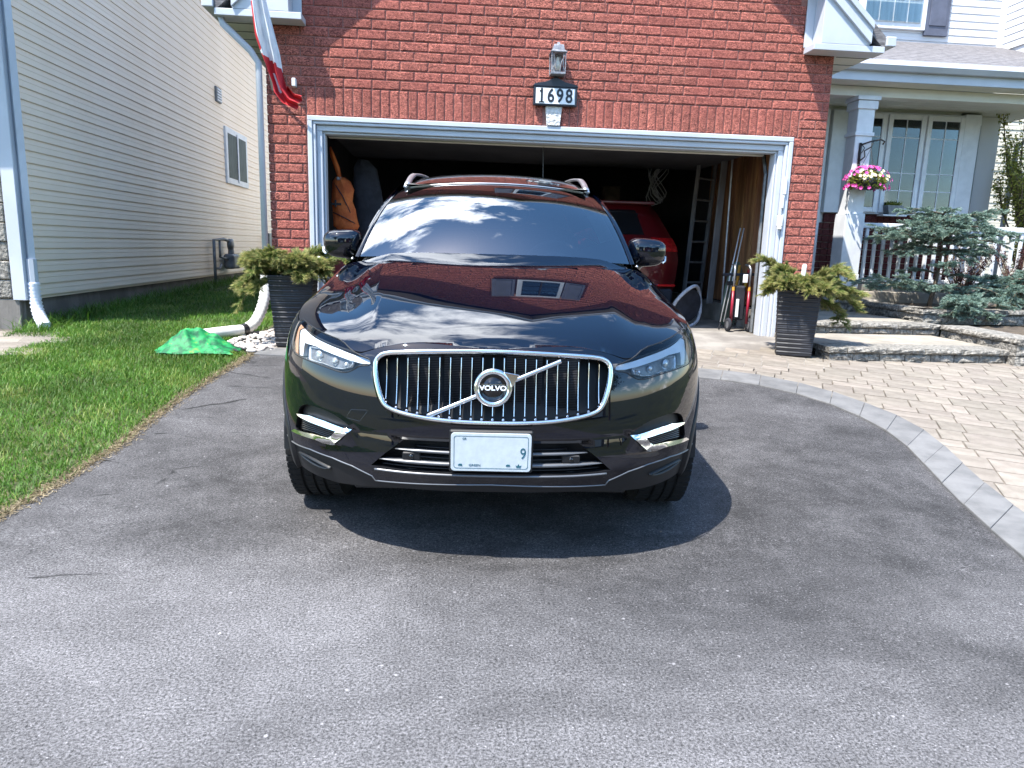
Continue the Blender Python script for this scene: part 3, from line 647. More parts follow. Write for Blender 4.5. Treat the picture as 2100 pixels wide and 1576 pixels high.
# column
def column(x, y, w, z0, z1, name='porch_column'):
    c = MB(); c.bbox(x-w/2, y-w/2, z0, x+w/2, y+w/2, z1, .006); co = c.build(name, M['whitewood'], house)
    for zz, e, hh in ((z0, .03, .20), (z0+(z1-z0)*.80, .018, .05), (z1-.17, .025, .11), (z1-.055, .045, .055)):
        b = MB(); b.bbox(x-w/2-e, y-w/2-e, zz, x+w/2+e, y+w/2+e, zz+hh, .005); b.build('moulding', M['whitewood'], co)
    b = MB(); b.bbox(x-w/2-.022, y-w/2-.022, z0+.205, x+w/2+.022, y+w/2+.022, z0+1.05, .006); b.build('column_sleeve', M['whitewood'], co)
    return co
column(5.78, 10.02, .245, .84, 3.47); column(9.0, 10.02, .22, .84, 3.47)
# railing with balusters
rl = empty('porch_railing', (0, 0, 0)); rl.parent = house
b = MB(); b.bbox(5.94, 9.98, 1.70, 8.86, 10.06, 1.775, .008); b.build('top_rail', M['whitewood'], rl)
b = MB(); b.bbox(5.94, 9.99, .93, 8.86, 10.05, .985, .006); b.build('bottom_rail', M['whitewood'], rl)
bal = None
for i in range(21):
    if bal is None: b = MB(); b.bbox(0, 0, 0, .042, .042, .71, .004); o = b.build('baluster', M['whitewood'], rl); bal = o.data
    else: o = link('baluster', bal, rl)
    o.location = (6.045+i*.134, 9.995, .988)
# wall with the bay window
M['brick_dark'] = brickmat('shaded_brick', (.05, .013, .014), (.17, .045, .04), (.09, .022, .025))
bw = MB(); bw.box(4.24, 11.10, .9, 8.05, 11.4, 3.56); bw.build('porch_wall', M['soffit'], house)
bwc = MB()
for i in range(10):
    for j in range(24):
        x = 5.35+j*.12; bwc.bbox(x, 11.06, .9+i*.102, x+.112, 11.098, .9+i*.102+.093, .003) if i != 9 else None
for j in range(22): bwc.bbox(5.95+j*.1, 11.055, 1.82, 5.95+j*.1+.092, 11.098, 1.955, .003)
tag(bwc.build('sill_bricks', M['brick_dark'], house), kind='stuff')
bay = MB(); bay.bbox(5.90, 11.0, 1.965, 8.05, 11.09, 3.50, .006); bayo = bay.build('bay_window', M['whitewood'], house)
def casement(x0, x1, z0, z1, y, parent, rows=(0, .22, .66, .86, 1)):
    f = MB(); w = .075
    f.bbox(x0, y-.03, z0, x0+w, y, z1, .005); f.bbox(x1-w, y-.03, z0, x1, y, z1, .005); f.bbox(x0+w, y-.03, z0, x1-w, y, z0+w, .005); f.bbox(x0+w, y-.03, z1-w, x1-w, y, z1, .005)
    fo = f.build('casement', M['whitewood'], parent)
    gx0, gx1, gz0, gz1 = x0+w, x1-w, z0+w, z1-w; H_ = gz1-gz0
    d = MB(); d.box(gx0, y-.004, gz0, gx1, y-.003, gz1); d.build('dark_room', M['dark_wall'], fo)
    zz = [gz0+H_*r for r in (0, .20, .40, .80, 1)]; xm = (gx0+gx1)/2
    for j in range(4):
        for (a, c) in ((gx0, xm-.007), (xm+.007, gx1)):
            p = MB(); p.box(a, y-.016, zz[j]+.006, c, y-.012, zz[j+1]-.006); p.build('pane', M['winglass'], fo)
        if j: b = MB(); b.bbox(gx0, y-.021, zz[j]-.007, gx1, y-.011, zz[j]+.007, .002); b.build('muntin', M['whitewood'], fo)
    b = MB(); b.bbox(xm-.007, y-.023, gz0, xm+.007, y-.0105, gz1, .002); b.build('muntin', M['whitewood'], fo)
    return fo
for a in (6.15, 6.79, 7.43): casement(a, a+.61, 1.99, 3.47, 10.998, bayo)
b = MB(); b.bbox(8.055, 10.99, 1.9, 8.32, 11.09, 3.52, .005); b.build('bay_post', M['whitewood'], house)
# angled side light of the bay
sl_ = empty('bay_side_window', (8.34, 11.02, 0), math.radians(52)); sl_.parent = house
fb = MB(); fb.bbox(0, .0, 1.9, .62, .08, 3.52, .006); fb.build('side_frame', M['whitewood'], sl_)
pn = MB(); pn.box(.08, -.008, 2.05, .54, -.002, 3.38); pn.build('pane', M['winglass'], sl_)
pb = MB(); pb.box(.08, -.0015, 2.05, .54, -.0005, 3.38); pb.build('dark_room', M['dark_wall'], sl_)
b = MB(); b.bbox(8.34, 11.3, .9, 8.9, 11.9, 3.56, .006); b.build('porch_wall', M['siding_w'], house)
# left entrance side of the porch: dark door recess with white trims
b = MB(); b.bbox(4.9, 10.95, .9, 5.0, 11.09, 3.5, .004); b.bbox(5.72, 10.95, .9, 5.82, 11.09, 3.5, .004); b.build('door_trim', M['whitewood'], house)
b = MB(); b.bbox(5.0, 11.0, .9, 5.72, 11.08, 3.3, .006); b.build('front_door', M['shutter'], house)

# ------------------------------------------------------------------ neighbour on the left
M['sideglass_n'] = mat('old_window_glass', (.030, .036, .030), .5, spec=.12, color2=(.075, .085, .075), vscale=7, stretch=(1, 5, .6))
nb_ = empty('neighbour_house', label='cream siding house side wall along the lawn on the left', cat='house')
NX = -4.3
b = MB(); b.box(-12, 7.79, .6, NX-.002, 20, 5.9); b.build('wall_core', M['siding'], nb_)
b = MB(); b.box(-12, 7.80, -.1, NX-.03, 20, .628); b.build('foundation', M['foundation'], nb_)
sbm = None
for i in range(43):
    if sbm is None:
        o = board('siding_board', nb_, (NX, 7.86), (NX, 20), .632, .1235, None, M['siding'])
        # outward normal must be +x
        sbm = o.data; 
    else: o = board('siding_board', nb_, (NX, 7.86), (NX, 20), .632+i*.1235, .1235, None, M['siding'], mesh=sbm)
b = MB(); b.bbox(NX-.10, 7.72, .6, NX+.03, 7.855, 5.9, .006); b.build('corner_post', M['white'], nb_)
b = MB(); b.tube([(NX+.07, 7.80, 5.7), (NX+.07, 7.80, 1.0)], .042, 4); b.tube([(NX+.07, 7.80, 1.02), (NX+.07, 7.80, .78)], .05, 8); b.build('downspout', M['white'], nb_)
# split stone facing round the corner
for i in range(26):
    z0 = .62+i*.19
    if z0 > 5.6: break
    x = NX-.11
    for j in range(3):
        w = random.uniform(.25, .45); b = MB(); b.bbox(x-w+.008, 7.73+random.uniform(-.01, .01), z0, x, 7.79, z0+.182, .01); b.build('stone', M['splitface'], nb_); x -= w
b = MB(); b.bbox(-12, 7.74, -.1, NX-.05, 7.80, .61, .005); b.build('front_foundation', M['foundation'], nb_)
b = MB(); b.bbox(-6.5, 7.25, 3.35, NX-.02, 7.72, 3.43, .005); b.bbox(-6.5, 7.20, 3.40, NX+.0, 7.25, 3.60, .005); b.build('front_eave', M['white'], nb_)
b = MB(); b.prism([(-12, 5.9), (NX+.3, 5.9), (-8.1, 8.6)], 7.5, 20.3, 'y'); b.build('roof', M['shingle'], nb_)
# window, vent
wn_ = MB(); wn_.bbox(NX+.002, 14.78, 2.36, NX+.05, 16.28, 3.42, .006); wo = wn_.build('side_window', M['whitewood'], nb_)
for a in (14.9, 15.58): p = MB(); p.box(NX+.051, a, 2.47, NX+.055, a+.58, 3.31); p.build('pane', M['sideglass_n'], wo); 
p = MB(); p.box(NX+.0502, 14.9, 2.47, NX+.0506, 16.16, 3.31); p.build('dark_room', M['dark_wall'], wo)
for a in (15.50,): p = MB(); p.bbox(NX+.051, a-.0, 2.42, NX+.07, a+.07, 3.36, .004); p.build('mullion', M['whitewood'], wo)
vt = MB(); vt.bbox(NX+.012, 14.33, 3.78, NX+.05, 14.62, 4.05, .006); vo_ = vt.build('wall_vent', M['grey_metal'], nb_)
for i in range(5): p = MB(); p.bbox(NX+.05, 14.35, 3.80+i*.048, NX+.065, 14.60, 3.828+i*.048, .003); p.build('louvre', M['whitewood'], vo_)
# ------------------------------------------------------------------ neighbour at the far right
nr = empty('far_house', label='buff siding house glimpsed behind the bush at far right', cat='house')
b = MB(); b.box(10.0, 15.0, .3, 22, 22, 6.4); b.build('wall_core', M['siding_b'], nr)
b = MB(); b.prism([(14.6, 6.4), (22.4, 6.4), (18.5, 9)], 9.6, 22.4, 'x'); b.build('roof', M['shingle'], nr)
fm = None
for i in range(32): o = board('siding_board', nr, (10.0, 14.99), (22, 14.99), .5+i*.17, .17, None, M['siding_b'], mesh=fm, proud=.02); fm = o.data

# ------------------------------------------------------------------ vegetation
def leafmat(name, c1, c2, c3=None, scale=7., rough=.6, lo=.4, hi=.6, trans=.25):
    m = bpy.data.materials.new(name); m.use_nodes = True; nt = m.node_tree; nt.nodes.clear(); L = nt.links.new
    o = N(nt, 'ShaderNodeOutputMaterial'); b = N(nt, 'ShaderNodeBsdfPrincipled'); b.inputs['Roughness'].default_value = rough; b.inputs['Specular IOR Level'].default_value = .35
    at = N(nt, 'ShaderNodeAttribute', attribute_name='tint')
    cr = N(nt, 'ShaderNodeValToRGB'); e = cr.color_ramp.elements; e[0].color = c1+(1,); e[1].color = (c3 or c2)+(1,)
    if c3: k = e.new(.55); k.color = c2+(1,)
    L(at.outputs['Fac'], cr.inputs[0])
    n = N(nt, 'ShaderNodeTexNoise'); n.inputs['Scale'].default_value = scale; g = N(nt, 'ShaderNodeNewGeometry'); L(g.outputs['Position'], n.inputs['Vector'])
    hs = N(nt, 'ShaderNodeHueSaturation'); r = N(nt, 'ShaderNodeMapRange'); r.inputs[1].default_value = .3; r.inputs[2].default_value = .7; r.inputs[3].default_value = .72; r.inputs[4].default_value = 1.3; L(n.outputs['Fac'], r.inputs[0]); L(r.outputs[0], hs.inputs['Value']); L(cr.outputs[0], hs.inputs['Color'])
    L(hs.outputs[0], b.inputs['Base Color'])
    t = N(nt, 'ShaderNodeBsdfTranslucent'); L(hs.outputs[0], t.inputs[0]); mx_ = N(nt, 'ShaderNodeMixShader'); mx_.inputs[0].default_value = trans; L(b.outputs[0], mx_.inputs[1]); L(t.outputs[0], mx_.inputs[2]); L(mx_.outputs[0], o.inputs[0])
    return m
M['grass'] = leafmat('grass_blade', (.035, .095, .009), (.085, .20, .022), (.26, .30, .075), 1.4, .5, trans=.35)
M['juniper'] = leafmat('juniper_foliage', (.040, .085, .018), (.145, .225, .050), (.42, .38, .15), 14)
M['spruce'] = leafmat('blue_spruce_needles', (.065, .115, .090), (.16, .245, .20), (.30, .40, .33), 9, .55, trans=.1)
M['bushleaf'] = leafmat('yellow_green_leaf', (.12, .14, .03), (.34, .36, .07), (.55, .50, .14), 5, .5, trans=.4)
M['barberry'] = leafmat('dark_red_leaf', (.035, .012, .014), (.10, .028, .03), None, 9)
M['treeleaf'] = leafmat('tree_leaf', (.03, .06, .012), (.07, .12, .025), None, 2)
M['bark'] = mat('bark', (.09, .065, .045), .9, color2=(.17, .13, .09), vscale=30, bump=.5, bscale=60, stretch=(1, 1, .3))
M['petal_m'] = mat('magenta_petal', (.48, .02, .22), .6, color2=(.62, .10, .36), vscale=30)
M['petal_c'] = mat('cream_petal', (.70, .62, .30), .6, color2=(.78, .72, .50), vscale=30)
M['pot'] = mat('charcoal_resin', (.016, .017, .022), .48, var=.2, vscale=6, bump=.15, bscale=120, bdist=.003)
def quads(name, base, dirn, side, L, W, tint, m, parent=None, seg=1, bend=None, kind=None, tip=.15):
    """many thin leaves: arrays (n,3) base, unit dirn, unit side; L, W arrays"""
    n = len(base); L = L[:, None]; W = W[:, None]
    if seg == 1:
        v = np.stack([base-side*W/2, base+side*W/2, base+dirn*L+side*W*tip/2, base+dirn*L-side*W*tip/2], 1).reshape(-1, 3)
        f = np.arange(4*n, dtype=np.int32); nf = n; per = 4
    else:
        bd = bend if bend is not None else np.zeros_like(base)
        mid = base+dirn*L*.55+bd*L*.18; top = base+dirn*L*.92+bd*L*.62
        v = np.stack([base-side*W/2, base+side*W/2, mid+side*W*.42, mid-side*W*.42, top], 1).reshape(-1, 3)
        i = np.arange(n, dtype=np.int32)[:, None]*5
        f = None; per = 5
    me = bpy.data.meshes.new(name); me.vertices.add(len(v)); me.vertices.foreach_set('co', v.astype(np.float32).ravel())
    if seg == 1:
        me.loops.add(4*n); me.loops.foreach_set('vertex_index', f); me.polygons.add(n)
        me.polygons.foreach_set('loop_start', np.arange(n, dtype=np.int32)*4); me.polygons.foreach_set('loop_total', np.full(n, 4, dtype=np.int32)); pf_ = 1
    else:
        q = np.concatenate([i+0, i+1, i+2, i+3, i+3, i+2, i+4], 1).astype(np.int32).ravel(); me.loops.add(len(q)); me.loops.foreach_set('vertex_index', q); me.polygons.add(2*n)
        ls = (np.arange(n, dtype=np.int32)[:, None]*7+np.array([0, 4], dtype=np.int32)).ravel(); me.polygons.foreach_set('loop_start', ls); me.polygons.foreach_set('loop_total', np.tile(np.array([4, 3], dtype=np.int32), n))
    a = me.attributes.new('tint', 'FLOAT', 'POINT'); a.data.foreach_set('value', np.repeat(tint, per).astype(np.float32))
    me.update(); me.validate(); me.materials.append(m)
    o = link(name, me, parent)
    if kind: o['kind'] = kind
    return o
def unit(a): return a/np.maximum(1e-9, np.linalg.norm(a, axis=1, keepdims=True))
def zgv(y): 
    y = np.asarray(y); t = (np.minimum(y, 8)-3.4)/.25
    return .074*.25*np.logaddexp(0, t)+np.maximum(0, y-8)*.02
# lawn
LP = np.array(LAWN)
def inside(P, x, y):
    c = np.zeros(len(x), bool); n = len(P); j = n-1
    for i in range(n):
        xi, yi = P[i]; xj, yj = P[j]
        with np.errstate(divide='ignore', invalid='ignore'): c ^= ((yi > y) != (yj > y)) & (x < (xj-xi)*(y-yi)/(yj-yi)+xi)
        j = i
    return c
def grassy(name, x, y, hl, hh, w, tint, lean=.5):
    n = len(x); base = np.stack([x, y, zgv(y)-.01], 1); a = rng.uniform(0, 2*np.pi, n); ln = rng.uniform(0, lean, n)
    d = unit(np.stack([np.cos(a)*ln, np.sin(a)*ln, np.ones(n)], 1)); b = np.stack([np.cos(a), np.sin(a), -.5*np.ones(n)], 1)*rng.uniform(.2, 1.3, n)[:, None]
    s = np.stack([-np.sin(a+rng.normal(0, .6, n)), np.cos(a), np.zeros(n)], 1)
    return quads(name, base, d, unit(s), rng.uniform(hl, hh, n), rng.uniform(.6, 1.3, n)*w, tint, M['grass'], seg=2, bend=b, kind='stuff')
xs = []; ys = []
for (y0, y1, n) in ((.6, 2.6, 26000), (2.6, 5, 62000), (5, 8, 66000), (8, 12, 34000), (12, 20, 22000)):
    x = rng.uniform(-6.2 if y1 <= 8 else -4.3, -1.7, n*2); y = rng.uniform(y0, y1, n*2); k = inside(LP, x, y)
    edge = inside(LP, x+.05, y); k &= edge | (rng.random(len(x)) < .25); xs.append(x[k][:n]); ys.append(y[k][:n])
x = np.concatenate(xs); y = np.concatenate(ys)
patch = .5+.5*np.sin(x*3.1+1.3*np.sin(y*2.3))*np.sin(y*1.9+x); dry = (np.sin(x*5.3+y*2.2)*np.sin(y*4.1-x*1.7) > .72)
tint = np.clip(rng.beta(2, 3, len(x))*.8+.18*patch+np.where(dry, .45, 0)*rng.random(len(x)), 0, 1); tint = np.where(rng.random(len(x)) < .05, .95, tint)
grassy('grass', x, y, .026, .088, .0050, tint)
# taller tufts along the neighbour's foundation
n = 5200; y = rng.uniform(7.35, 19, n); x = -4.26+np.abs(rng.normal(0, .16, n)); k = rng.random(n) < np.exp(-(y-7.4)/6)+.25; grassy('tall_grass', x[k], y[k], .10, .26, .007, rng.beta(2, 3, k.sum()), 1.0)
# dry crumbs along the driveway's left edge
n = 9000; t = rng.uniform(2.6, 6.7, n); DLx = np.interp(t, [p[1] for p in DL], [p[0] for p in DL]); x = DLx+rng.normal(-.015, .03, n)
b = np.stack([x, t, zgv(t)+.004], 1); a = rng.uniform(0, 2*np.pi, n); d = np.stack([np.cos(a), np.sin(a), rng.uniform(-.05, .5, n)], 1)
quads('dry_thatch', b, unit(d), unit(np.stack([-np.sin(a), np.cos(a), rng.uniform(-.3, .3, n)], 1)), rng.uniform(.008, .03, n), rng.uniform(.003, .008, n), rng.random(n), leafmat('dry_thatch', (.10, .075, .04), (.24, .19, .11), (.36, .30, .20), 20), seg=1, kind='stuff')
# paver corner of the neighbour's path
pth = empty('neighbour_path', kind='structure')
sheet('path_bed', [(-9, 5.0), (-4.5, 6.15), (-3.9, 6.35), (-3.72, 7.25), (-4.2, 7.7), (-9, 7.7)], .3, -.012, M['joint'])
for i in range(-2, 6):
    for j in range(6):
        cx = -5.9+i*.42+(j % 2)*.2; cy_ = 6.1+j*.25
        if cx > -3.72 or cy_ > 7.6 or (cx > -4.4 and cy_ < 6.3): continue
        if not inpoly(cx, cy_, [(-9, 5.2), (-4.4, 6.2), (-3.75, 6.45), (-3.66, 7.3), (-4.1, 7.75), (-9, 7.7)]): continue
        b = MB(); b.bbox(-.205, -.12, -.04, .205, .12, 0, .01); o = b.build('paver', M['paver'], pth); o.location = (cx, cy_, zg0(cy_)+.012+random.uniform(-.004, .004)); o.rotation_euler = (math.atan(.074), 0, math.radians(14))
# ---------------------------------------------------- needles along branches
def sprays(paths, per, L, W, spread, tmode, up=.3, taper=.5):
    """paths: list of polylines (np arrays); needles leave them all round. returns arrays"""
    B = []; D = []; T = []
    for P in paths:
        seg = np.linalg.norm(np.diff(P, axis=0), axis=1); S_ = np.r_[0, np.cumsum(seg)]; n = max(3, int(S_[-1]*per))
        s = rng.uniform(0, S_[-1], n); pts = np.stack([np.interp(s, S_, P[:, k]) for k in range(3)], 1)
        i = np.clip(np.searchsorted(S_, s)-1, 0, len(seg)-1); tdir = np.diff(P, axis=0)[i]/seg[i][:, None]
        r = unit(rng.normal(0, 1, (n, 3))+np.array([0, 0, up])); r -= tdir*(r*tdir).sum(1, keepdims=True); r = unit(r)
        d = unit(tdir+r*rng.uniform(spread*.6, spread*1.3, n)[:, None]); B.append(pts); D.append(d); T.append(np.clip(tmode*(s/S_[-1])+rng.normal(.25, .24, n), 0, 1))
    B = np.concatenate(B); D = np.concatenate(D); T = np.concatenate(T); n = len(B)
    sd = unit(np.cross(D, unit(rng.normal(0, 1, (n, 3)))))
    return B, D, sd, rng.uniform(.7, 1.25, n)*L, rng.uniform(.8, 1.2, n)*W, T
def arch(p0, az, length, rise, droop, n=7, wob=.04):
    t = np.linspace(0, 1, n); h = length*t; z = rise*np.sin(t*np.pi*.55)-droop*t**2.2
    P = np.stack([p0[0]+np.cos(az)*h, p0[1]+np.sin(az)*h, p0[2]+z], 1); P[1:] += rng.normal(0, wob*length, (n-1, 3))*t[1:, None]; return P
def subbranch(P, k, ls, le, ang=.8, up=.15, droopy=.2):
    out = []; n = len(P)
    for _ in range(k):
        f = rng.uniform(.15, 1.); x = f*(n-1); i = min(int(x), n-2); p = P[i]+(P[i+1]-P[i])*(x-i); t = unit((P[i+1]-P[i])[None])[0]
        sd = np.array([-t[1], t[0], 0])*rng.choice([-1, 1]); d = unit((t*math.cos(ang)+sd*math.sin(ang)*rng.uniform(.6, 1.2)+np.array([0, 0, rng.normal(up, .15)]))[None])[0]
        l = (ls+(le-ls)*f)*rng.uniform(.7, 1.3); tt = np.linspace(0, 1, 4)[:, None]; Q = p+d*l*tt; Q[:, 2] -= droopy*l*tt[:, 0]**2; out.append(Q)
    return out
def stems(name, paths, r0, m, parent):
    b = MB()
    for P in paths: k = len(P); b.tube([tuple(p) for p in P], [r0*(1-.8*i/(k-1)) for i in range(k)], 5)
    return b.build(name, m, parent, smooth=True)
# ---------------------------------------------------- juniper in charcoal planters
def planter(loc, rz, w0, w1, h, label, seed, reach):
    root = empty('planter', loc, rz, label, 'planter', 'tall ribbed planters beside the garage door')
    b = MB(); nr_ = 30; lv = []
    for i in range(nr_*2+1):
        t = i/(nr_*2); w = w0+(w1-w0)*t+(.006 if i % 2 else 0); lv.append((w/2, h*t))
    lv += [(w1/2+.004, h), (w1/2-.02, h), (w1/2-.03, h-.07)]
    nd = 12
    for r, z in lv:
        for s_ in range(4):
            for q in range(nd//4*1):
                u0 = -1+2*(q)/(nd//4); wv = .002*math.sin(z*150+u0*9+s_)
                c = [(u0, -1), (1, u0), (-u0, 1), (-1, -u0)][s_]; ch = .94; x_, y_ = c
                if q == 0: x_, y_ = x_*ch, y_*ch
                b.v.append((x_*(r+wv), y_*(r+wv), z))
    m_ = len(b.v)//len(lv)
    for i in range(len(lv)-1):
        for k in range(m_): k2 = (k+1) % m_; b.f.append((i*m_+k, i*m_+k2, (i+1)*m_+k2, (i+1)*m_+k))
    b.f.append(tuple(range(m_))[::-1])
    b.build('pot', M['pot'], root)
    s = MB(); s.box(-w1/2+.025, -w1/2+.025, h-.09, w1/2-.025, w1/2-.025, h-.05); s.build('potting_soil', M['soil'], root)
    mains = []
    for az, ln, rise, droop in reach: mains.append(arch((math.cos(az)*.05, math.sin(az)*.05, h-.05), az, ln, rise, droop))
    subs = []; 
    for P in mains: subs += subbranch(P, int(11+32*np.linalg.norm(P[-1]-P[0])), .15, .08, .7, .22)
    sub2 = []
    for P in subs: sub2 += subbranch(P, 4, .075, .05, .75, .3)
    stems('branch', mains, .009, M['bark'], root); stems('twig', subs[::2], .003, M['bark'], root)['kind'] = 'stuff'
    A = sprays(mains, 420, .040, .0042, .8, .35, .8); A2 = sprays(subs, 720, .042, .0038, .55, .7, .6); A3 = sprays(sub2, 800, .040, .0036, .42, .85, .5)
    A = [np.concatenate([a, a2, a3]) for a, a2, a3 in zip(A, A2, A3)]
    quads('foliage', *A, M['juniper'], root, kind='stuff')
    return root
def reachset(seed, k, bias, lmin, lmax, up=.5):
    r = random.Random(seed); out = []
    for i in range(k):
        az = 2*math.pi*i/k+r.uniform(-.3, .3); b = .5+.5*math.cos(az-bias); ln = lmin+(lmax-lmin)*b*r.uniform(.7, 1.1); out.append((az, ln, r.uniform(.10, .30)*up*2, r.uniform(.05, .22)*ln*2))
    return out
LPOT = (-1.47, 7.12, zg0(7.0)+.01)
pl = planter(LPOT, math.radians(3), .33, .44, .68, 'dark ribbed planter of juniper with two white poles, left of the garage door', 3, reachset(3, 26, math.pi, .22, .36)+[(0.1, .46, .24, .05), (.5, .34, .25, .02), (math.pi*1.0, .42, .10, .14), (math.pi*1.12, .44, .02, .20)])
RPOT = (3.60, 7.02, zg0(6.95)+.012)
pr_ = planter(RPOT, math.radians(-25), .35, .42, .66, 'dark ribbed planter of juniper with one white pole, right of the garage door', 5, reachset(8, 26, 0, .22, .38)+[(.35, .52, .18, .28), (.6, .48, .05, .34), (0.0, .48, .2, .18), (math.pi*.95, .38, .36, .05)])
M['whitepole'] = mat('bleached_pole', (.72, .70, .66), .7, var=.15, vscale=14, bump=.2, bscale=30)
for root, x, y, dx, l, r in ((pl, -.10, .0, -.01, .27, .022), (pl, .16, .03, .08, .24, .022), (pr_, .02, .14, .01, .30, .024)):
    b = MB(); b.tube([(x, y, .60), (x+dx*.5, y, .60+l*.55), (x+dx, y, .60+l), (x+dx*1.05, y, .60+l+.02)], [r, r, r, r*.6], 10); b.build('pole', M['whitepole'], root, smooth=True)
# ---------------------------------------------------- blue spruces: flat layered fans
def spruce(loc, label, fans, trunk, lay, name='blue_spruce'):
    root = empty(name, loc, 0, label, 'spruce')
    mains = []; 
    for (z, az, ln, rise, droop) in fans: mains.append(arch((trunk(z)[0], trunk(z)[1], z), az, ln, rise, droop, 8, .03))
    subs = []; sub2 = []
    for P in mains: l = np.linalg.norm(P[-1]-P[0]); subs += subbranch(P, int(6+lay*l), .24*min(1, l), .10, .85, .04, .12)
    for P in subs: sub2 += subbranch(P, 5, .09, .05, .8, .12, .1)
    tz = max(f[0] for f in fans); stems('trunk', [np.array([(*trunk(z)[:2], z) for z in np.linspace(0, tz, 6)])], .035, M['bark'], root)
    stems('branch', mains, .013, M['bark'], root); stems('twig', subs, .004, M['bark'], root)['kind'] = 'stuff'
    A1 = sprays(mains, 420, .024, .0055, 1.1, .25, .7); A2 = sprays(subs, 760, .024, .0055, 1.0, .5, .7); A3 = sprays(sub2, 900, .021, .0052, .95, .65, .7)
    A = [np.concatenate(t) for t in zip(A1, A2, A3)]
    quads('needles', *A, M['spruce'], root, kind='stuff'); return root
r = random.Random(11); fans = []
for z, k, lmin, lmax in ((1.20, 13, .35, .62), (1.06, 15, .5, .85), (.90, 15, .6, 1.0), (.76, 7, .5, .9), (.50, 3, .5, .8), (.26, 6, .5, .9)):
    for i in range(k): az = 2*math.pi*i/k+r.uniform(-.25, .25); fans.append((z+r.uniform(-.05, .05), az, r.uniform(lmin, lmax), r.uniform(-.02, .10), r.uniform(-.04, .10)))
fans += [(.28, math.pi*1.0, 1.15, .05, .02), (.25, math.pi*.93, 1.2, .12, .02), (.30, math.pi*1.1, 1.05, .08, .04)]
spruce((6.55, 9.15, .63), 'large spreading blue spruce in tiers in front of the porch railing', fans, lambda z: (.10*math.sin(z*2), .05*z), 11)
r = random.Random(5); fans = []
for z, k, lmin, lmax in ((.44, 10, .3, .55), (.30, 12, .4, .68), (.15, 12, .4, .75)):
    for i in range(k): az = 2*math.pi*i/k+r.uniform(-.25, .25); fans.append((z+r.uniform(-.03, .03), az, r.uniform(lmin, lmax), r.uniform(.0, .12), r.uniform(.0, .12)))
spruce((7.75, 9.0, .63), 'smaller blue spruce spreading low at the right edge of the bed', fans, lambda z: (0, 0), 13)
r = random.Random(6); fans = []
for z, k in ((.14, 10), (.02, 8)):
    for i in range(k): az = -math.pi*r.uniform(.0, 1.0)+r.uniform(-.2, .2); fans.append((z+.05, az, r.uniform(.35, .62), r.uniform(.0, .06), r.uniform(.02, .16)))
spruce((6.60, 8.62, .60), 'low blue spruce mat spilling over the garden wall under the large spruce', fans, lambda z: (0, 0), 14)
# ---------------------------------------------------- leafy shrubs
def shrub(name, loc, label, cat, h, rad, nst, m, leaves, ls, group=None, airy=.3, lo=.15):
    root = empty(name, loc, 0, label, cat, group); st = []
    for i in range(nst):
        az = 2*math.pi*i/nst+rng.uniform(-.4, .4); r_ = rad*rng.uniform(.5, 1); t = np.linspace(0, 1, 6)
        st.append(np.stack([np.cos(az)*r_*t**1.3, np.sin(az)*r_*t**1.3, h*rng.uniform(.75, 1.05)*t], 1)+rng.normal(0, .02*h, (6, 3))*t[:, None])
    subs = []
    for P in st: subs += subbranch(P, 7, h*.18, h*.14, .7, .35, -.1)
    stems('stem', st, .012*h, M['bark'], root); stems('twig', subs, .003*h+.001, M['bark'], root)['kind'] = 'stuff'
    B = []
    al = subs+st
    for _ in range(leaves):
        P = al[rng.integers(len(al))]; f = rng.uniform(lo, 1)*(len(P)-1); i = min(int(f), len(P)-2); B.append(P[i]+(P[i+1]-P[i])*(f-i)+rng.normal(0, airy*ls*2, 3))
    B = np.array(B); n = len(B); D = unit(rng.normal(0, 1, (n, 3))+np.array([0, 0, .2])); sd = unit(np.cross(D, rng.normal(0, 1, (n, 3))))
    quads('foliage', B, D, sd, rng.uniform(.6, 1.2, n)*ls, rng.uniform(.4, .7, n)*ls, rng.random(n), m, root, seg=2, bend=rng.normal(0, .3, (n, 3)), kind='stuff')
    return root
shrub('flowering_shrub', (9.25, 10.7, .6), 'open branched yellow-green shrub against the far buff siding', 'shrub', 2.5, .72, 30, M['bushleaf'], 17000, .044, airy=.6)
shrub('barberry', (7.45, 9.75, .62), 'dark red barberry bush in front of the railing right of the spruce', 'shrub', .85, .42, 16, M['barberry'], 2600, .026, group='dark red barberries by the railing')
shrub('barberry', (8.25, 9.7, .62), 'taller dark red barberry beside the smaller blue spruce', 'shrub', .92, .45, 16, M['barberry'], 2600, .026, group='dark red barberries by the railing')
ir = empty('iris_clump', (6.75, 7.35, .46), 0, 'bright green blade-leaved iris clump in the lower bed at the right edge', 'plant')
n = 70; a = rng.uniform(0, 6.28, n); B = np.stack([np.cos(a)*rng.uniform(0, .12, n), np.sin(a)*rng.uniform(0, .12, n), np.zeros(n)], 1); D = unit(np.stack([np.cos(a)*.35, np.sin(a)*.35, np.ones(n)], 1)); sd = unit(np.cross(D, rng.normal(0, 1, (n, 3))))
quads('leaf_blades', B, D, sd, rng.uniform(.16, .30, n), rng.uniform(.014, .02, n), rng.uniform(.3, .9, n), M['bushleaf'], ir, seg=2, bend=D*0+np.array([0, 0, -.3]), kind='stuff')
ho = empty('hosta', (7.28, 8.62, .67), 0, 'small bright green hosta at the foot of the smaller spruce', 'plant')
for i in range(5):
    b = MB(); a = i*1.3; b.add([(0, 0, .0), (.05, -.03, .05), (.12, 0, .04), (.05, .03, .05), (.06, 0, .035)], [(0, 1, 4), (1, 2, 4), (2, 3, 4), (3, 0, 4)]); o = b.build('leaf', M['bushleaf'], ho, smooth=True); o.rotation_euler = (0, -.2, a)
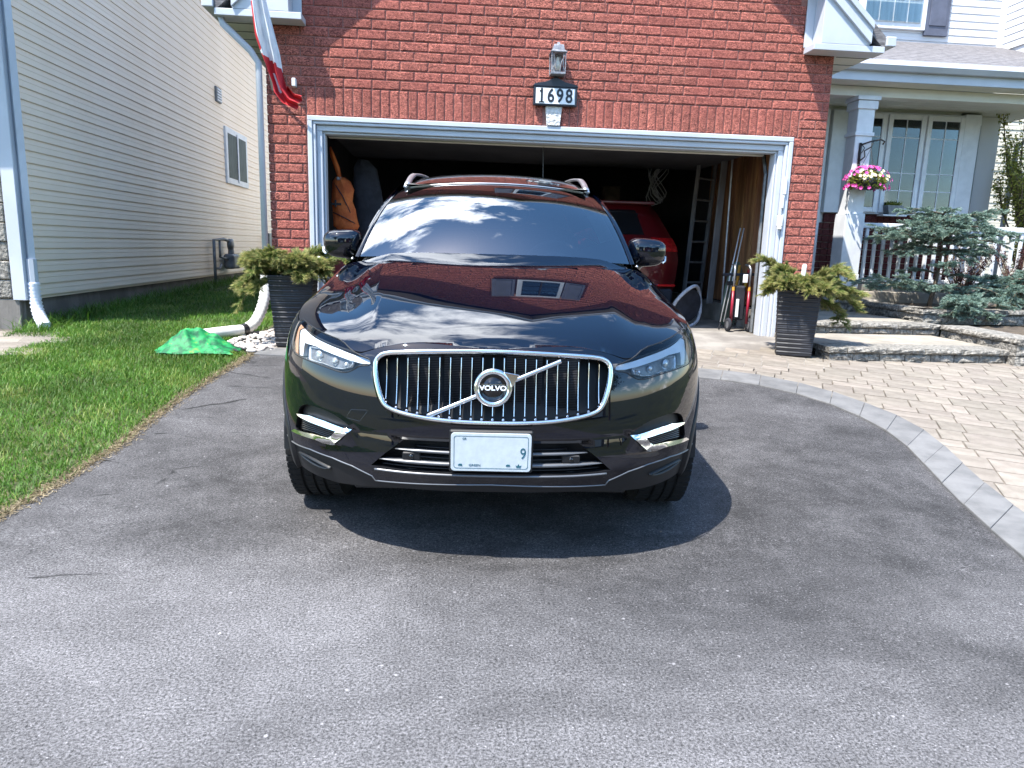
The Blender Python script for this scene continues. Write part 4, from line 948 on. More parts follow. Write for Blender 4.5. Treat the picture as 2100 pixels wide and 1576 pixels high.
# ---------------------------------------------------- hanging basket and bracket
BX = (5.80, 9.72, 2.30)
hb_ = empty('hanging_basket', BX, 0, 'hanging basket of magenta and cream petunias on the porch column', 'hanging basket')
b = MB(); b.lathe([(0, -.10), (.10, -.095), (.165, -.03), (.185, .03), (.17, .03), (.15, .0), (0, .01)], n=24); b.build('bowl', M['pot'], hb_, smooth=True)
b = MB()
for k in range(3): a = k*2.1+.4; b.tube([(.17*math.cos(a), .17*math.sin(a), .03), (0, 0, .46)], .003, 4)
b.tube([(0, 0, .45), (0, 0, .50)], .004, 5); b.build('hanger_wire', M['black_metal'], hb_)
def flower(m, name, parent, p, nrm, r_):
    vs = [(0, 0, 0)]; 
    for k in range(10): a = 2*math.pi*k/10; rr = r_*(1 if k % 2 == 0 else .78); vs.append((rr*math.cos(a), rr*math.sin(a), r_*.32))
    o = link(name, newmesh(name, vs, [(0, k+1, (k+1) % 10+1) for k in range(10)], m), parent); o.location = p; o.rotation_euler = Vector(nrm).to_track_quat('Z', 'Y').to_euler(); return o
r = random.Random(2); fm_ = {}
for k in range(170):
    th = r.uniform(0, 2*math.pi); ph = math.asin(r.uniform(-.25, 1)); R_ = .30*r.uniform(.92, 1.05); p = (R_*math.cos(ph)*math.cos(th), R_*.85*math.cos(ph)*math.sin(th), .0+.20*math.sin(ph)*r.uniform(.9, 1.05)+(.02 if ph > 0 else -.04)); nrm = (p[0]*1.0, p[1]*1.2-.08, p[2]*1.2+.06)
    cream = (abs(p[0]) < .21 and -.02 < p[2] < .15 and p[1] < .1 and r.random() < .85); key = 'c' if cream else 'm'
    if key not in fm_: o = flower(M['petal_'+key], 'blossom', hb_, p, nrm, .024); fm_[key] = o.data
    else: o = link('blossom', fm_[key], hb_, p); o.rotation_euler = Vector(nrm).to_track_quat('Z', 'Y').to_euler(); s_ = r.uniform(.8, 1.25); o.scale = (s_, s_, s_)
n = 900; th = rng.uniform(0, 6.28, n); ph = np.arcsin(rng.uniform(-.5, 1, n)); B = np.stack([.265*np.cos(ph)*np.cos(th), .23*np.cos(ph)*np.sin(th), .165*np.sin(ph)], 1); D = unit(B+rng.normal(0, .1, (n, 3))); sd = unit(np.cross(D, rng.normal(0, 1, (n, 3))))
quads('leaves', B*.85, D, sd, rng.uniform(.03, .06, n), rng.uniform(.014, .024, n), rng.random(n)*.6, M['bushleaf'], hb_, seg=2, bend=rng.normal(0, .2, (n, 3)), kind='stuff')
br = empty('basket_bracket', (5.74, 9.88, 2.76), 0, 'curled black iron bracket screwed to the porch column', 'bracket')
b = MB(); b.tube([(0, 0, -.20), (0, 0, .08)], .013, 6); b.tube([(0, 0, .06), (.10, -.05, .10), (.22, -.10, .13), (.27, -.12, .10), (.25, -.11, .06)], .012, 6)
b.tube([(0, 0, -.16), (.06, -.03, -.10), (.05, -.02, -.02), (.12, -.06, .03), (.14, -.07, .10)], .010, 6); b.tube([(.02, 0, -.05), (.05, -.02, .02), (.02, 0, .06)], .006, 6); b.lathe([(0, -.235), (.018, -.22), (.018, -.205), (0, -.19)], n=8); b.build('scroll_arm', M['black_metal'], br, smooth=True)
b = MB(); b.bbox(-.02, .0, -.2, .02, .012, .09, .003); b.build('wall_plate', M['black_metal'], br)
# small pot on the window sill
sp = empty('sill_pot', (6.98, 10.90, 1.955), 0, 'small square pale pot with a spiky plant on the bay window sill', 'plant pot')
b = MB(); b.prism([(-.10, 0), (.10, 0), (.13, .14), (-.13, .14)], -.07, .07, 'y'); b.build('pot', M['grey_metal'], sp)
n = 90; a = rng.uniform(0, 6.28, n); B = np.stack([rng.uniform(-.1, .1, n), rng.uniform(-.05, .05, n), np.full(n, .13)], 1); D = unit(np.stack([np.cos(a)*.7, np.sin(a)*.7, np.ones(n)], 1)); sd = unit(np.cross(D, rng.normal(0, 1, (n, 3))))
quads('leaves', B, D, sd, rng.uniform(.05, .12, n), rng.uniform(.012, .02, n), rng.random(n)*.4, M['bushleaf'], sp, seg=2, bend=D*0, kind='stuff')
b = MB(); b.bbox(6.78, 10.82, 1.93, 7.18, 10.99, 1.953, .004); b.build('window_ledge', M['whitewood'], house)

# ------------------------------------------------------------------ things on and round the garage
M['numwhite'] = mat('sign_white', (.78, .80, .80), .35, var=.03, vscale=10)
M['navy'] = mat('sign_black', (.012, .014, .022), .35, var=.2, vscale=10)
sg = empty('house_number_sign', (1.138, 7.985, 2.87), 0, 'black framed house number sign reading 1698 over the garage door', 'sign')
b = MB(); b.bbox(-.235, -.05, -.098, .235, .0, .098, .006); b.prism([(-.245, .096), (-.225, .12), (-.10, .145), (0, .195), (.10, .145), (.225, .12), (.245, .096)], -.055, 0, 'y'); b.build('frame', M['navy'], sg, bevel=.003)
b = MB(); b.box(-.21, -.054, -.078, .21, -.0505, .078); b.build('plate', M['numwhite'], sg)
for i, ch in enumerate('1698'): textmesh('numeral', ch, .192, M['navy'], sg, (-.147+i*.098, -.0555, -.002), (math.pi/2, 0, 0), .0015, .80, bold=.0042)
b = MB(); b.box(-.177, -.057, -.070, -.117, -.0545, -.058); b.box(-.170, -.057, .040, -.148, -.0545, .054); b.build('numeral_serif', M['navy'], sg)
b = MB(); b.bbox(-.065, -.0545, 0, .0, -.0, .0, .001) if False else None
lt = empty('wall_lantern', (1.145, 7.99, 3.07), 0, 'weathered grey carriage lantern on the brick above the number sign', 'lantern')
M['pewter'] = mat('weathered_pewter', (.16, .17, .20), .6, metal=.4, color2=(.30, .31, .34), vscale=30, bump=.4, bscale=80)
b = MB(); b.bbox(-.05, -.02, .02, .05, 0, .26, .004); b.bbox(-.012, -.07, .20, .012, -.01, .225, .003); b.build('backplate', M['pewter'], lt)
b = MB(); P4 = lambda w, z: [(-w, -.085-w, z), (w, -.085-w, z), (w, -.085+w, z), (-w, -.085+w, z)]
lv = [P4(.086, .215), (P4(.088, .222)), P4(.060, .245), P4(.052, .290), P4(.048, .298), P4(.02, .302), P4(.010, .330)]
b.add([p for l in lv for p in l], [(i*4+k, i*4+(k+1) % 4, i*4+4+(k+1) % 4, i*4+4+k) for i in range(6) for k in range(4)]+[(24, 25, 26, 27), (3, 2, 1, 0)]); b.build('cap', M['pewter'], lt)
b = MB(); b.bbox(-.078, -.163, .0, .078, -.007, .022, .003); b.build('base', M['pewter'], lt)
for sx in (-1, 1):
    for sy in (-1, 1): b = MB(); b.tube([(sx*.072, -.085+sy*.072, .02), (sx*.074, -.085+sy*.074, .216)], .006, 5); b.build('corner_bar', M['pewter'], lt)
b = MB()
for s_ in (-1, 1):
    b.tube([(s_*.07, -.158, .21), (s_*.03, -.160, .12), (s_*.015, -.160, .03)], .0035, 4); b.tube([(s_*.07, -.158, .03), (s_*.045, -.160, .09), (s_*.05, -.160, .20)], .0035, 4)
b.build('lattice', M['pewter'], lt)
b = MB(); b.lathe([(0, .05), (.022, .055), (.034, .09), (.030, .12), (.016, .15), (.014, .18)], (0, -.085, 0), n=14); b.build('bulb', mat('frosted_bulb', (.62, .58, .48), .3), lt, smooth=True)
# flag: drooping red and white cloth on a pole leaning out from the left corner
fl = empty('flag', (0, 0, 0), 0, 'faded red and white flag hanging furled from a white pole at the left corner', 'flag')
b = MB(); b.tube([(-1.80, 7.97, 2.80), (-1.83, 7.30, 3.95)], .013, 8); b.build('pole', M['whitewood'], fl, smooth=True)
b = MB(); b.bbox(-1.60, 7.92, 2.84, -1.56, 7.995, 2.92, .005); b.build('bracket', M['whitewood'], fl)
FR = [((-1.835, 7.33, 3.93), .10), ((-1.790, 7.36, 3.55), .085), ((-1.735, 7.40, 3.20), .12), ((-1.69, 7.44, 3.02), .11), ((-1.655, 7.47, 2.86), .09), ((-1.61, 7.49, 2.72), .085), ((-1.54, 7.50, 2.63), .075), ((-1.44, 7.50, 2.60), .04)]
vs = []; nU = 15
for i in range(41):
    f = i/40*(len(FR)-1); k = min(int(f), len(FR)-2); t = f-k; p = Vector(FR[k][0]).lerp(Vector(FR[k+1][0]), t); w = FR[k][1]*(1-t)+FR[k+1][1]*t
    for j in range(nU):
        u = j/(nU-1)*2-1; vs.append((p.x+u*w*(1-.25*abs(u)), p.y+.045*math.sin(u*6+f*.8)+.02*math.sin(u*13+f*2)-.02, p.z+.02*u*math.sin(f)+(.05*u if f > 5 else 0)))
fs = [(i*nU+j, i*nU+j+1, (i+1)*nU+j+1, (i+1)*nU+j) for i in range(40) for j in range(nU-1)]
mr_ = mat('flag_red', (.50, .02, .03), .75, var=.15, vscale=9); mw_ = mat('flag_white', (.72, .73, .76), .75, var=.08, vscale=9)
me = newmesh('cloth', vs, fs, mw_, True); me.materials.append(mr_)
for p in me.polygons:
    i, j = divmod(p.index, nU-1)
    p.material_index = 1 if (i > 19+(j-7)*.35 and not (22 < i < 30 and 4 <= j <= 5)) or (j < 3 and 6 < i < 16) or (j < 1 and i > 16 and i < 26 and False) else 0
link('cloth', me, fl)
# downspouts at the left corner of the garage, broken corrugated extension, river stones
ds = MB(); ds.tube([(-2.26, 7.85, 3.47), (-2.24, 7.85, 3.38), (-2.0, 7.93, 3.16), (-1.93, 7.95, 3.05), (-1.93, 7.95, .92)], .034, 8); ds.build('downspout', M['white'], house, smooth=True)

M['pvc'] = mat('dirty_white_plastic', (.70, .69, .66), .5, color2=(.52, .50, .45), vscale=9, bump=.1, bscale=30, c2lo=.5, c2hi=.8)
def corrugated(name, pts, r, label, n_per=19, amp=.009, parent=None, smoothend=0):
    pts = smooth_poly([tuple(p) for p in pts], 3, False); P = [Vector(p) for p in pts]; S_ = [0]
    for i in range(1, len(P)): S_.append(S_[-1]+(P[i]-P[i-1]).length)
    n = int(S_[-1]*n_per*2); Q = []; R_ = []
    for i in range(n+1):
        s = S_[-1]*i/n; k = max(0, min(len(P)-2, int(np.searchsorted(S_, s))-1)); t = (s-S_[k])/max(1e-6, S_[k+1]-S_[k]); Q.append(P[k].lerp(P[k+1], t)); R_.append(r+(amp if i % 2 else -amp*.3)*(1 if s < S_[-1]*(1-smoothend) else 0))
    b = MB(); b.tube(Q, R_, 14, cap=False); b.tube([Q[-1], Q[-1]+(Q[-1]-Q[-2]).normalized()*.001], [R_[-1]*.9, .001], 14, cap=False)
    return b
z7 = zg0(7.4)
ext = empty('drain_extension', (0, 0, 0), 0, 'white flexible downspout pipe lying on the grass behind the green bag', 'drain pipe')
b = corrugated('p', [(-1.93, 7.93, 1.0), (-1.93, 7.92, .80), (-1.93, 7.80, .60), (-1.98, 7.62, z7+.12), (-2.05, 7.50, z7+.075)], .052, ''); b.build('flexible_elbow', M['pvc'], ext, smooth=True)
b = corrugated('p', [(-2.07, 7.47, z7+.07), (-2.2, 7.36, z7+.065), (-2.38, 7.25, z7+.045)], .055, '', amp=.0015); b.build('outlet_pipe', M['pvc'], ext, smooth=True)
b = MB(); b.tube([(-2.045, 7.51, z7+.078), (-2.075, 7.465, z7+.07)], [.062, .058], 12, cap=False); b.build('black_collar', M['black_metal'], ext)
ext2 = empty('corner_drain_hose', (0, 0, 0), 0, 'white corrugated hose at the foot of the neighbour downspout', 'drain pipe')
z8 = zg0(7.8)
b = corrugated('p', [(NX+.07, 7.80, z8+.46), (NX+.07, 7.80, z8+.25), (NX+.12, 7.76, z8+.10), (NX+.24, 7.62, z8+.02)], .052, '', n_per=26, amp=.010); b.build('hose', mat('white_hose', (.74, .76, .84), .5, var=.08, vscale=6), ext2, smooth=True)
# river stones
rs = empty('river_stones', (0, 0, 0), 0, 'patch of pale river stones between the lawn and the left planter', 'stones')
M['stone_p'] = mat('pale_stone', (.36, .32, .29), .85, color2=(.56, .52, .49), vscale=9, bump=.3, bscale=60, objvar=.25)
import bmesh
bm = bmesh.new(); bmesh.ops.create_icosphere(bm, subdivisions=2, radius=1); sme = []
for q in range(4):
    b2 = bm.copy(); rr = random.Random(q)
    off = [rr.uniform(-1, 1) for _ in range(9)]
    for v in b2.verts: v.co *= 1+.14*math.sin(v.co.x*3+off[0])+.12*math.sin(v.co.y*3.3+off[1]*3)
    me = bpy.data.meshes.new('stone'); b2.to_mesh(me); me.shade_smooth(); me.materials.append(M['stone_p']); sme.append(me); b2.free()
bm.free()
rp_ = [(-2.20, 6.97), (-1.78, 6.72), (-1.60, 6.86), (-1.72, 7.9), (-2.02, 7.6)]
cnt = 0
while cnt < 240:
    x, y = random.uniform(-2.25, -1.55), random.uniform(6.68, 7.9)
    if not inpoly(x, y, rp_): continue
    s_ = random.uniform(.014, .034); o = link('stone', random.choice(sme), rs, (x, y, zg0(y)+s_*.4), (random.random()*.5, random.random()*.5, random.random()*6)); o.scale = (s_*1.25, s_, s_*.6); cnt += 1
# green mesh bag
bag = empty('green_mesh_bag', (-2.27, 6.75, zg0(6.75)), 0, 'crumpled bright green mesh bag lying on the lawn', 'bag')
m = bpy.data.materials.new('green_mesh'); m.use_nodes = True; bb = m.node_tree.nodes['Principled BSDF']; bb.inputs['Base Color'].default_value = (.0, .33, .09, 1); bb.inputs['Roughness'].default_value = .65
nn = N(m.node_tree, 'ShaderNodeTexNoise'); nn.inputs['Scale'].default_value = 16; gg = N(m.node_tree, 'ShaderNodeTexCoord'); m.node_tree.links.new(gg.outputs['Object'], nn.inputs['Vector'])
cr_ = N(m.node_tree, 'ShaderNodeValToRGB'); cr_.color_ramp.elements[0].position = .4; cr_.color_ramp.elements[0].color = (.0, .10, .035, 1); cr_.color_ramp.elements[1].position = .62; cr_.color_ramp.elements[1].color = (.01, .30, .08, 1); e = cr_.color_ramp.elements.new(.75); e.color = (.16, .34, .06, 1); m.node_tree.links.new(nn.outputs['Fac'], cr_.inputs[0]); m.node_tree.links.new(cr_.outputs[0], bb.inputs['Base Color'])
M['bag'] = m
vs = []; nx, ny = 44, 30
for j in range(ny):
    for i in range(nx):
        u, v = i/(nx-1)*2-1, j/(ny-1)*2-1; rr = max(abs(u), abs(v))
        x = u*.34+.03*math.sin(v*5); y = v*.22+.03*math.sin(u*4); pk = .16*math.exp(-((u+.12)**2*5+(v)**2*3))+.07*math.exp(-((u-.45)**2*9+v*v*4))+.05*math.exp(-((u+.6)**2*8+v*v*3))
        z = max(0, (1-rr**4))*(pk+.028)+.012*math.sin(u*17+v*6)*(1-rr)+.008*math.sin(v*23-u*9)*(1-rr)+.022*(1-abs(math.sin(u*6.5+v*3.1+1.2*math.sin(v*4))))**2.5*(1-rr)+.018*(1-abs(math.sin(u*4.1-v*7.3+2)))**3*(1-rr*.6)+.008
        vs.append((x, y, max(.006, z)))
b = MB(); b.add(vs, [(j*nx+i, j*nx+i+1, (j+1)*nx+i+1, (j+1)*nx+i) for j in range(ny-1) for i in range(nx-1)]); bo = b.build('netting', M['bag'], bag, smooth=True)
sd_ = bo.modifiers.new('t', 'SOLIDIFY'); sd_.thickness = .003
b = MB(); b.tube([(.33, -.05, .03), (.37, -.08, .02), (.41, -.07, .015)], [.012, .007, .003], 6); b.build('knot', M['black_metal'], bag)
# gas meter on the neighbour wall
gm = empty('gas_meter', (NX, 14.2, 0), 0, 'grey gas meter with pipes on the cream siding', 'gas meter')
b = MB(); b.bbox(.06, .02, .72, .26, .52, 1.0, .03); b.build('meter_body', M['grey_metal'], gm, bevel=.02)
b = MB(); b.lathe([(0, -.05), (.11, -.04), (.11, .03), (.05, .05), (0, .05)], (.16, .20, 1.18), 16, 'x'); b.lathe([(.06, 1.0), (.05, 1.12), (.03, 1.16)], (.16, .2, 0), 12); b.build('regulator', M['grey_metal'], gm, smooth=True)
b = MB(); b.tube([(.10, -.62, .4), (.10, -.62, 1.26), (.12, -.1, 1.28), (.14, .1, 1.25)], .028, 8); b.tube([(.12, -.35, 1.26), (.12, -.36, .95), (.14, -.1, .92), (.14, .03, .9)], .022, 8); b.tube([(.10, -.62, .75), (.12, -.4, .74), (.12, -.3, .82)], .02, 8); b.build('pipework', M['grey_metal'], gm, smooth=True)
em = empty('electric_meter', (NX, 17.6, 0), 0, 'small grey utility box on the siding near the brick corner', 'utility box')
b = MB(); b.bbox(.015, 0, .95, .14, .45, 1.45, .01); b.build('box', M['grey_metal'], em); b = MB(); b.tube([(.07, .2, .96), (.07, .2, .5)], .025, 8); b.build('conduit', M['grey_metal'], em)

# ------------------------------------------------------------------ inside the garage
M['orange'] = mat('orange_fabric', (.42, .085, .018), .8, color2=(.62, .16, .035), vscale=7, bump=.5, bscale=14, bdist=.03)
M['darkcloth'] = mat('dark_cloth', (.018, .020, .028), .9, var=.3, vscale=8, bump=.3, bscale=12)
M['alu'] = mat('aluminium', (.30, .31, .33), .4, metal=.6, var=.15, vscale=10)
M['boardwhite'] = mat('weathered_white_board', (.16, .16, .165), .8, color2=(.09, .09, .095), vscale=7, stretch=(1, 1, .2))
def cloth(name, root, prof, m, y0=0., thick=.07, seed=0):
    """hanging garment: list of (z, x centre, half width)"""
    r = random.Random(seed); vs = []; nu = 16
    for z, x, w in prof:
        for k in range(nu): a = 2*math.pi*k/nu; vs.append((x+w*math.cos(a)+.008*math.sin(k*2.4+z*9), y0+thick*math.sin(a)*(1+.25*math.sin(k*3+z*11)), z+.006*math.sin(k*1.7)))
    fs = [(i*nu+k, i*nu+(k+1) % nu, (i+1)*nu+(k+1) % nu, (i+1)*nu+k) for i in range(len(prof)-1) for k in range(nu)]+[tuple(range(nu))[::-1], tuple((len(prof)-1)*nu+k for k in range(nu))]
    b = MB(); b.add(vs, fs); return b.build(name, m, root, smooth=True)
oj = empty('orange_vest', (-1.22, 8.72, 0), 0, 'orange jacket hanging by its strap inside the garage door at left', 'jacket')
cloth('body', oj, [(2.02, -.02, .045), (1.97, .0, .10), (1.88, .02, .125), (1.75, .0, .12), (1.66, .02, .13), (1.55, .03, .135), (1.47, .04, .15), (1.43, .05, .12)], M['orange'], seed=1)
b = MB(); b.tube([(-.02, 0, 2.0), (-.05, 0, 2.12), (-.11, .02, 2.28), (-.13, .02, 2.36)], [.02, .03, .026, .01], 8); b.build('strap', M['orange'], oj, smooth=True)
b = MB(); b.tube([(-.08, -.05, 1.95), (.02, -.085, 1.80), (.10, -.06, 1.62)], .007, 5); b.tube([(-.10, -.04, 1.62), (.04, -.09, 1.56), (.15, -.05, 1.50)], .006, 5); b.build('fold_shade', M['darkcloth'], oj, smooth=True)  # dark tubes stand in for the shade in the jacket's folds
b = MB(); b.bbox(-.05, -.075, 1.985, .0, -.04, 2.02, .004); b.build('buckle', M['alu'], oj); b = MB(); b.bbox(-.12, -.085, 1.70, .0, -.07, 1.725, .003); b.bbox(-.075, -.086, 1.68, -.055, -.07, 1.76, .003); b.build('dark_clip', M['black_metal'], oj)
dj = empty('dark_coat', (-.95, 8.95, 0), 0, 'dark coat with a pale glove hanging beside the orange jacket', 'coat')
cloth('body', dj, [(2.25, -.05, .05), (2.15, -.03, .14), (1.9, .0, .17), (1.6, .03, .18), (1.35, .05, .19), (1.1, .05, .17)], M['darkcloth'], seed=3)
cloth('glove', dj, [(1.62, .16, .05), (1.55, .19, .07), (1.46, .22, .065), (1.38, .24, .045), (1.34, .24, .02)], mat('pale_glove', (.22, .26, .27), .8, var=.2, vscale=12), y0=-.10, thick=.03, seed=4)
bx = empty('red_jug', (-1.30, 8.55, .345), 0, 'dark red fuel jug with a blue lid under the orange jacket', 'jug')
b = MB(); b.bbox(-.12, -.1, .55, .15, .12, .85, .02); b.build('body', mat('red_plastic', (.16, .015, .018), .5, var=.2), bx); b = MB(); b.bbox(-.10, -.09, .48, .14, .1, .548, .01); b.build('blue_band', mat('blue_plastic', (.01, .03, .22), .5, var=.2), bx); b = MB(); b.bbox(-.05, -.104, .72, .04, -.1, .745, .001); b.build('label_patch', M['numwhite'], bx)
b = MB(); b.bbox(-.16, -.14, 0, .2, .2, .478, .01); b.build('crate', M['darkcloth'], bx)
# ladder, boards and rods against the right wall
ld = empty('ladder', (3.42, 10.1, .345), 0, 'tall aluminium ladder leaning in the dark at the right of the garage', 'ladder')
for a in (0, .34):
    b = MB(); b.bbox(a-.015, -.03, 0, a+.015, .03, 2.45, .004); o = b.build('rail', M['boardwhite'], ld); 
for i in range(8): b = MB(); b.tube([(.01, 0, .22+i*.29), (.33, 0, .22+i*.29)], .016, 6); b.build('rung', M['alu'], ld)
ld.rotation_euler = (.06, 0, .5)
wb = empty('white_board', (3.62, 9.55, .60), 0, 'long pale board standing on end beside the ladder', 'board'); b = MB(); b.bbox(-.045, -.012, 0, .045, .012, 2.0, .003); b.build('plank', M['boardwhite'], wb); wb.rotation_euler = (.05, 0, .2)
wb = empty('grey_pole', (3.74, 9.4, .60), 0, 'thin grey pole upright behind the pale board', 'pole'); b = MB(); b.tube([(0, 0, 0), (0, .05, 2.1)], .014, 6); b.build('tube', M['alu'], wb)
gs = empty('green_sled', (3.66, 8.98, .345), 0, 'grey-green plastic sled standing against the boarded wall', 'sled')
prof = [(-.10, 0), (.12, 0), (.14, .3), (.13, .62), (.07, .80), (0, .86), (-.07, .78), (-.12, .55), (-.12, .25)]
b = MB(); b.prism(smooth_poly(prof, 2), -.02, .02, 'y'); b.build('shell', mat('grey_green_plastic', (.10, .15, .12), .5, var=.15), gs, bevel=.008); b = MB(); b.bbox(-.03, -.03, .55, .01, -.021, .61, .003); b.bbox(.03, -.03, .55, .07, -.021, .61, .003); b.build('grip', M['numwhite'], gs); gs.rotation_euler = (.12, 0, .3)
hp = empty('folded_canopy_hoop', (3.12, 8.95, .60), 0, 'round hoop with pale fabric rim behind the black car', 'hoop')
b = MB(); pts = [(.24*math.cos(a), .05*math.sin(a*2), .27*math.sin(a)) for a in np.linspace(0, 2*math.pi, 25)]; b.tube(pts, .022, 8, cap=False); b.build('rim', mat('pale_fabric', (.36, .38, .42), .85, var=.25, vscale=12, bump=.5, bscale=20), hp, smooth=True)
b = MB(); b.lathe([(0, 0), (.22, .005)], n=24, ax='y'); b.build('dark_net', M['darkcloth'], hp); hp.rotation_euler = (.15, .3, .5)
rd = empty('twin_rods', (3.40, 8.55, .345), 0, 'pair of shiny rods leaning to the right in front of the wall', 'rods')
for dx in (0, .045): b = MB(); b.tube([(dx, 0, .10), (dx+.24, .2, 1.25)], .0075, 6); b.build('rod', mat('pale_rod', (.62, .62, .62), .35, metal=.3), rd, smooth=True)
b = MB(); b.tube([(-.01, 0, .0), (.03, .02, .22)], .01, 6); b.bbox(.06, .03, .55, .16, .06, .60, .004); b.build('clamp', M['black_metal'], rd)
# rollator
wk = empty('rollator', (3.58, 8.42, .338), 0, 'folded rollator walker with red legs and small wheels in the garage', 'walker')
redm = mat('burgundy_frame', (.25, .012, .03), .35, var=.15); brass = mat('amber_band', (.55, .28, .04), .5, var=.1)
for s_ in (-1, 1):
    x = s_*.10; b = MB(); b.tube([(x, 0, .10), (x, 0, .50)], .017, 8); b.build('leg', redm, wk, smooth=True)
    b = MB(); b.tube([(x, 0, .50), (x, 0, .545)], .018, 8); b.build('band', brass, wk)
    b = MB(); b.tube([(x, 0, .545), (x, .0, .76), (x-s_*.01, .03, .80), (x-s_*.02, .12, .81)], .013, 8); b.build('handle_tube', M['alu'], wk, smooth=True)
    b = MB(); b.lathe([(.045, -.012), (.078, -.016), (.085, 0), (.078, .016), (.045, .012), (.045, -.012)], (x+s_*.03, .0, .085), 20, 'x'); w = b.build('wheel', M['darkcloth'], wk, smooth=True)
    b = MB(); b.lathe([(0, -.014), (.045, -.012), (.045, .012), (0, .014)], (x+s_*.03, 0, .085), 14, 'x'); b.build('hub', M['alu'], w)
b = MB(); b.bbox(-.05, -.02, .18, -.02, .01, .40, .004); b.build('white_strap', M['numwhite'], wk); b = MB(); b.bbox(.0, -.03, .60, .06, -.02, .70, .004); b.build('white_tag', M['numwhite'], wk)
b = MB(); b.bbox(-.07, .01, .14, .07, .10, .56, .02); b.build('seat_bag', M['darkcloth'], wk)
tl = empty('garden_tools', (3.74, 8.7, .62), 0, 'yellow and red garden tool handles by the right jamb', 'tools')
for i, (c, x) in enumerate(((( .42, .30, .02), -.02), ((.35, .02, .02), .02), ((.42, .22, .02), -.08))): b = MB(); b.tube([(x, i*.06, 0), (x+.03, i*.06-.03, .42+.05*i)], .018, 6); b.build('handle', mat('tool_handle', c, .6, var=.2), tl)
b = MB(); b.tube([(-.3, 0, .40), (.14, -.25, .42)], .02, 6); b.build('dark_bar', M['darkcloth'], tl)
# shelf stuff at the back of the garage, hardly lit
bkx = [('storage_bin', -.2+.55*i, 13.6, 1.9) for i in range(6)]
for i, (nm, x, y, z) in enumerate(bkx):
    o = empty(nm, (x+.6, y, z), 0, ['black', 'navy', 'brown', 'grey', 'dark green', 'tan'][i]+' storage bin on the back shelf of the garage', 'bin')
    cm = mat('bin', [(.02, .02, .02), (.015, .02, .05), (.06, .04, .025), (.05, .05, .055), (.02, .035, .025), (.09, .075, .05)][i], .6, var=.2)
    b = MB(); b.bbox(-.2, -.2, 0, .2, .15, .26, .01); b.build('tub', cm, o); b = MB(); b.bbox(-.21, -.21, .262, .21, .16, .29, .006); b.build('lid', cm, o)
cc_ = empty('cable_coil', (3.08, 10.6, 2.62), 0, 'loops of pale cable hanging by the ladder in the garage', 'cable')
b = MB()
for k in range(7): a0 = k*.5; b.tube([(.10*math.sin(t*2+a0)+.02*k-.06, .03*math.cos(t+a0), -.34+.34*math.cos(t)*(1-.06*k)) for t in np.linspace(0, 2*math.pi, 15)], .006, 4, cap=False)
b.build('loops', mat('pale_cable', (.30, .31, .33), .6, var=.2), cc_, smooth=True)
tw_ = empty('spare_wheel', (1.95, 12.4, 2.05), 0, 'car wheel hanging on the back wall of the garage above the red car', 'wheel')
b = MB(); b.lathe([(.20, -.09), (.31, -.10), (.33, 0), (.31, .10), (.20, .09)], n=28, ax='y'); b.build('tyre', mat('hung_tyre', (.03, .03, .034), .8, var=.2), tw_, smooth=True); b = MB(); b.lathe([(0, -.06), (.10, -.05), (.20, -.08)], n=20, ax='y'); b.build('rim', M['grey_metal'], tw_, smooth=True)
for i, (x, y, z, w, h, c, lb) in enumerate(((1.35, 12.2, 1.9, .30, .34, (.16, .12, .08), 'brown cardboard box on the upper rack beside the hanging wheel'), (2.75, 12.2, 1.9, .26, .42, (.10, .08, .06), 'tall dark cardboard box on the upper rack near the ladder'), (.62, 12.3, 1.9, .28, .26, (.05, .06, .10), 'navy fabric box on the upper rack at mid garage'), (1.75, 11.9, 1.9, .12, .24, (.30, .30, .28), 'pale canister on the upper rack'))):
    o = empty('storage_box', (x, y, z), 0, lb, 'box'); cm = mat('box_card', c, .8, var=.25, vscale=9); b = MB(); b.bbox(-w/2, -.15, 0, w/2, .15, h, .006); b.build('carton', cm, o); b = MB(); b.bbox(-w/2-.004, -.155, h*.9, w/2+.004, .155, h+.01, .004); b.build('flap', cm, o)
rk = MB(); rk.bbox(-.2, 11.7, 1.86, 3.2, 12.6, 1.895, .004); rk.build('upper_rack', M['dark_wall'], house)
sh = MB(); sh.bbox(.1, 13.35, 1.86, 3.6, 13.95, 1.895, .004); sh.build('shelf', M['woodplank'], house)
# red SUV parked inside
rc = empty('red_suv', (2.20, 9.35, .352), math.radians(-1), 'red SUV parked inside the dim garage, tail towards the door', 'car')
M['redpaint'] = mat('red_car_paint', (.085, .003, .006), .3, coat=1., var=.05, vscale=3)
def rsec(t, y, w=0.0):
    return None
prof = [(.0, .30), (.02, .55), (-.02, .80), (.03, .98), (.14, 1.12), (.30, 1.42), (.42, 1.55)]       # tail profile (y, z)
def rcw(z): return _i2(z, [(.3, .84), (.55, .90), (.85, .91), (1.0, .885), (1.12, .84), (1.42, .68), (1.55, .60)])
def _i2(x, P):
    for i in range(len(P)-1):
        if x <= P[i+1][0]: t = max(0, (x-P[i][0])/(P[i+1][0]-P[i][0])); return P[i][1]+t*(P[i+1][1]-P[i][1])
    return P[-1][1]
zs = np.linspace(.30, 1.56, 30); vs = []; nu = 25; ysec = lambda z: _i2(z, [(b_, a_) for a_, b_ in prof])
for z in zs:
    w = rcw(z); y0 = ysec(z)
    for k in range(nu): u = k/(nu-1)*2-1; vs.append((w*math.copysign(abs(u)**.9, u), y0+.16*abs(u)**4+(.0), z))
fs = [(i*nu+k, i*nu+k+1, (i+1)*nu+k+1, (i+1)*nu+k) for i in range(len(zs)-1) for k in range(nu-1)]
b = MB(); b.add(vs, fs); b.build('tailgate', M['redpaint'], rc, smooth=True)
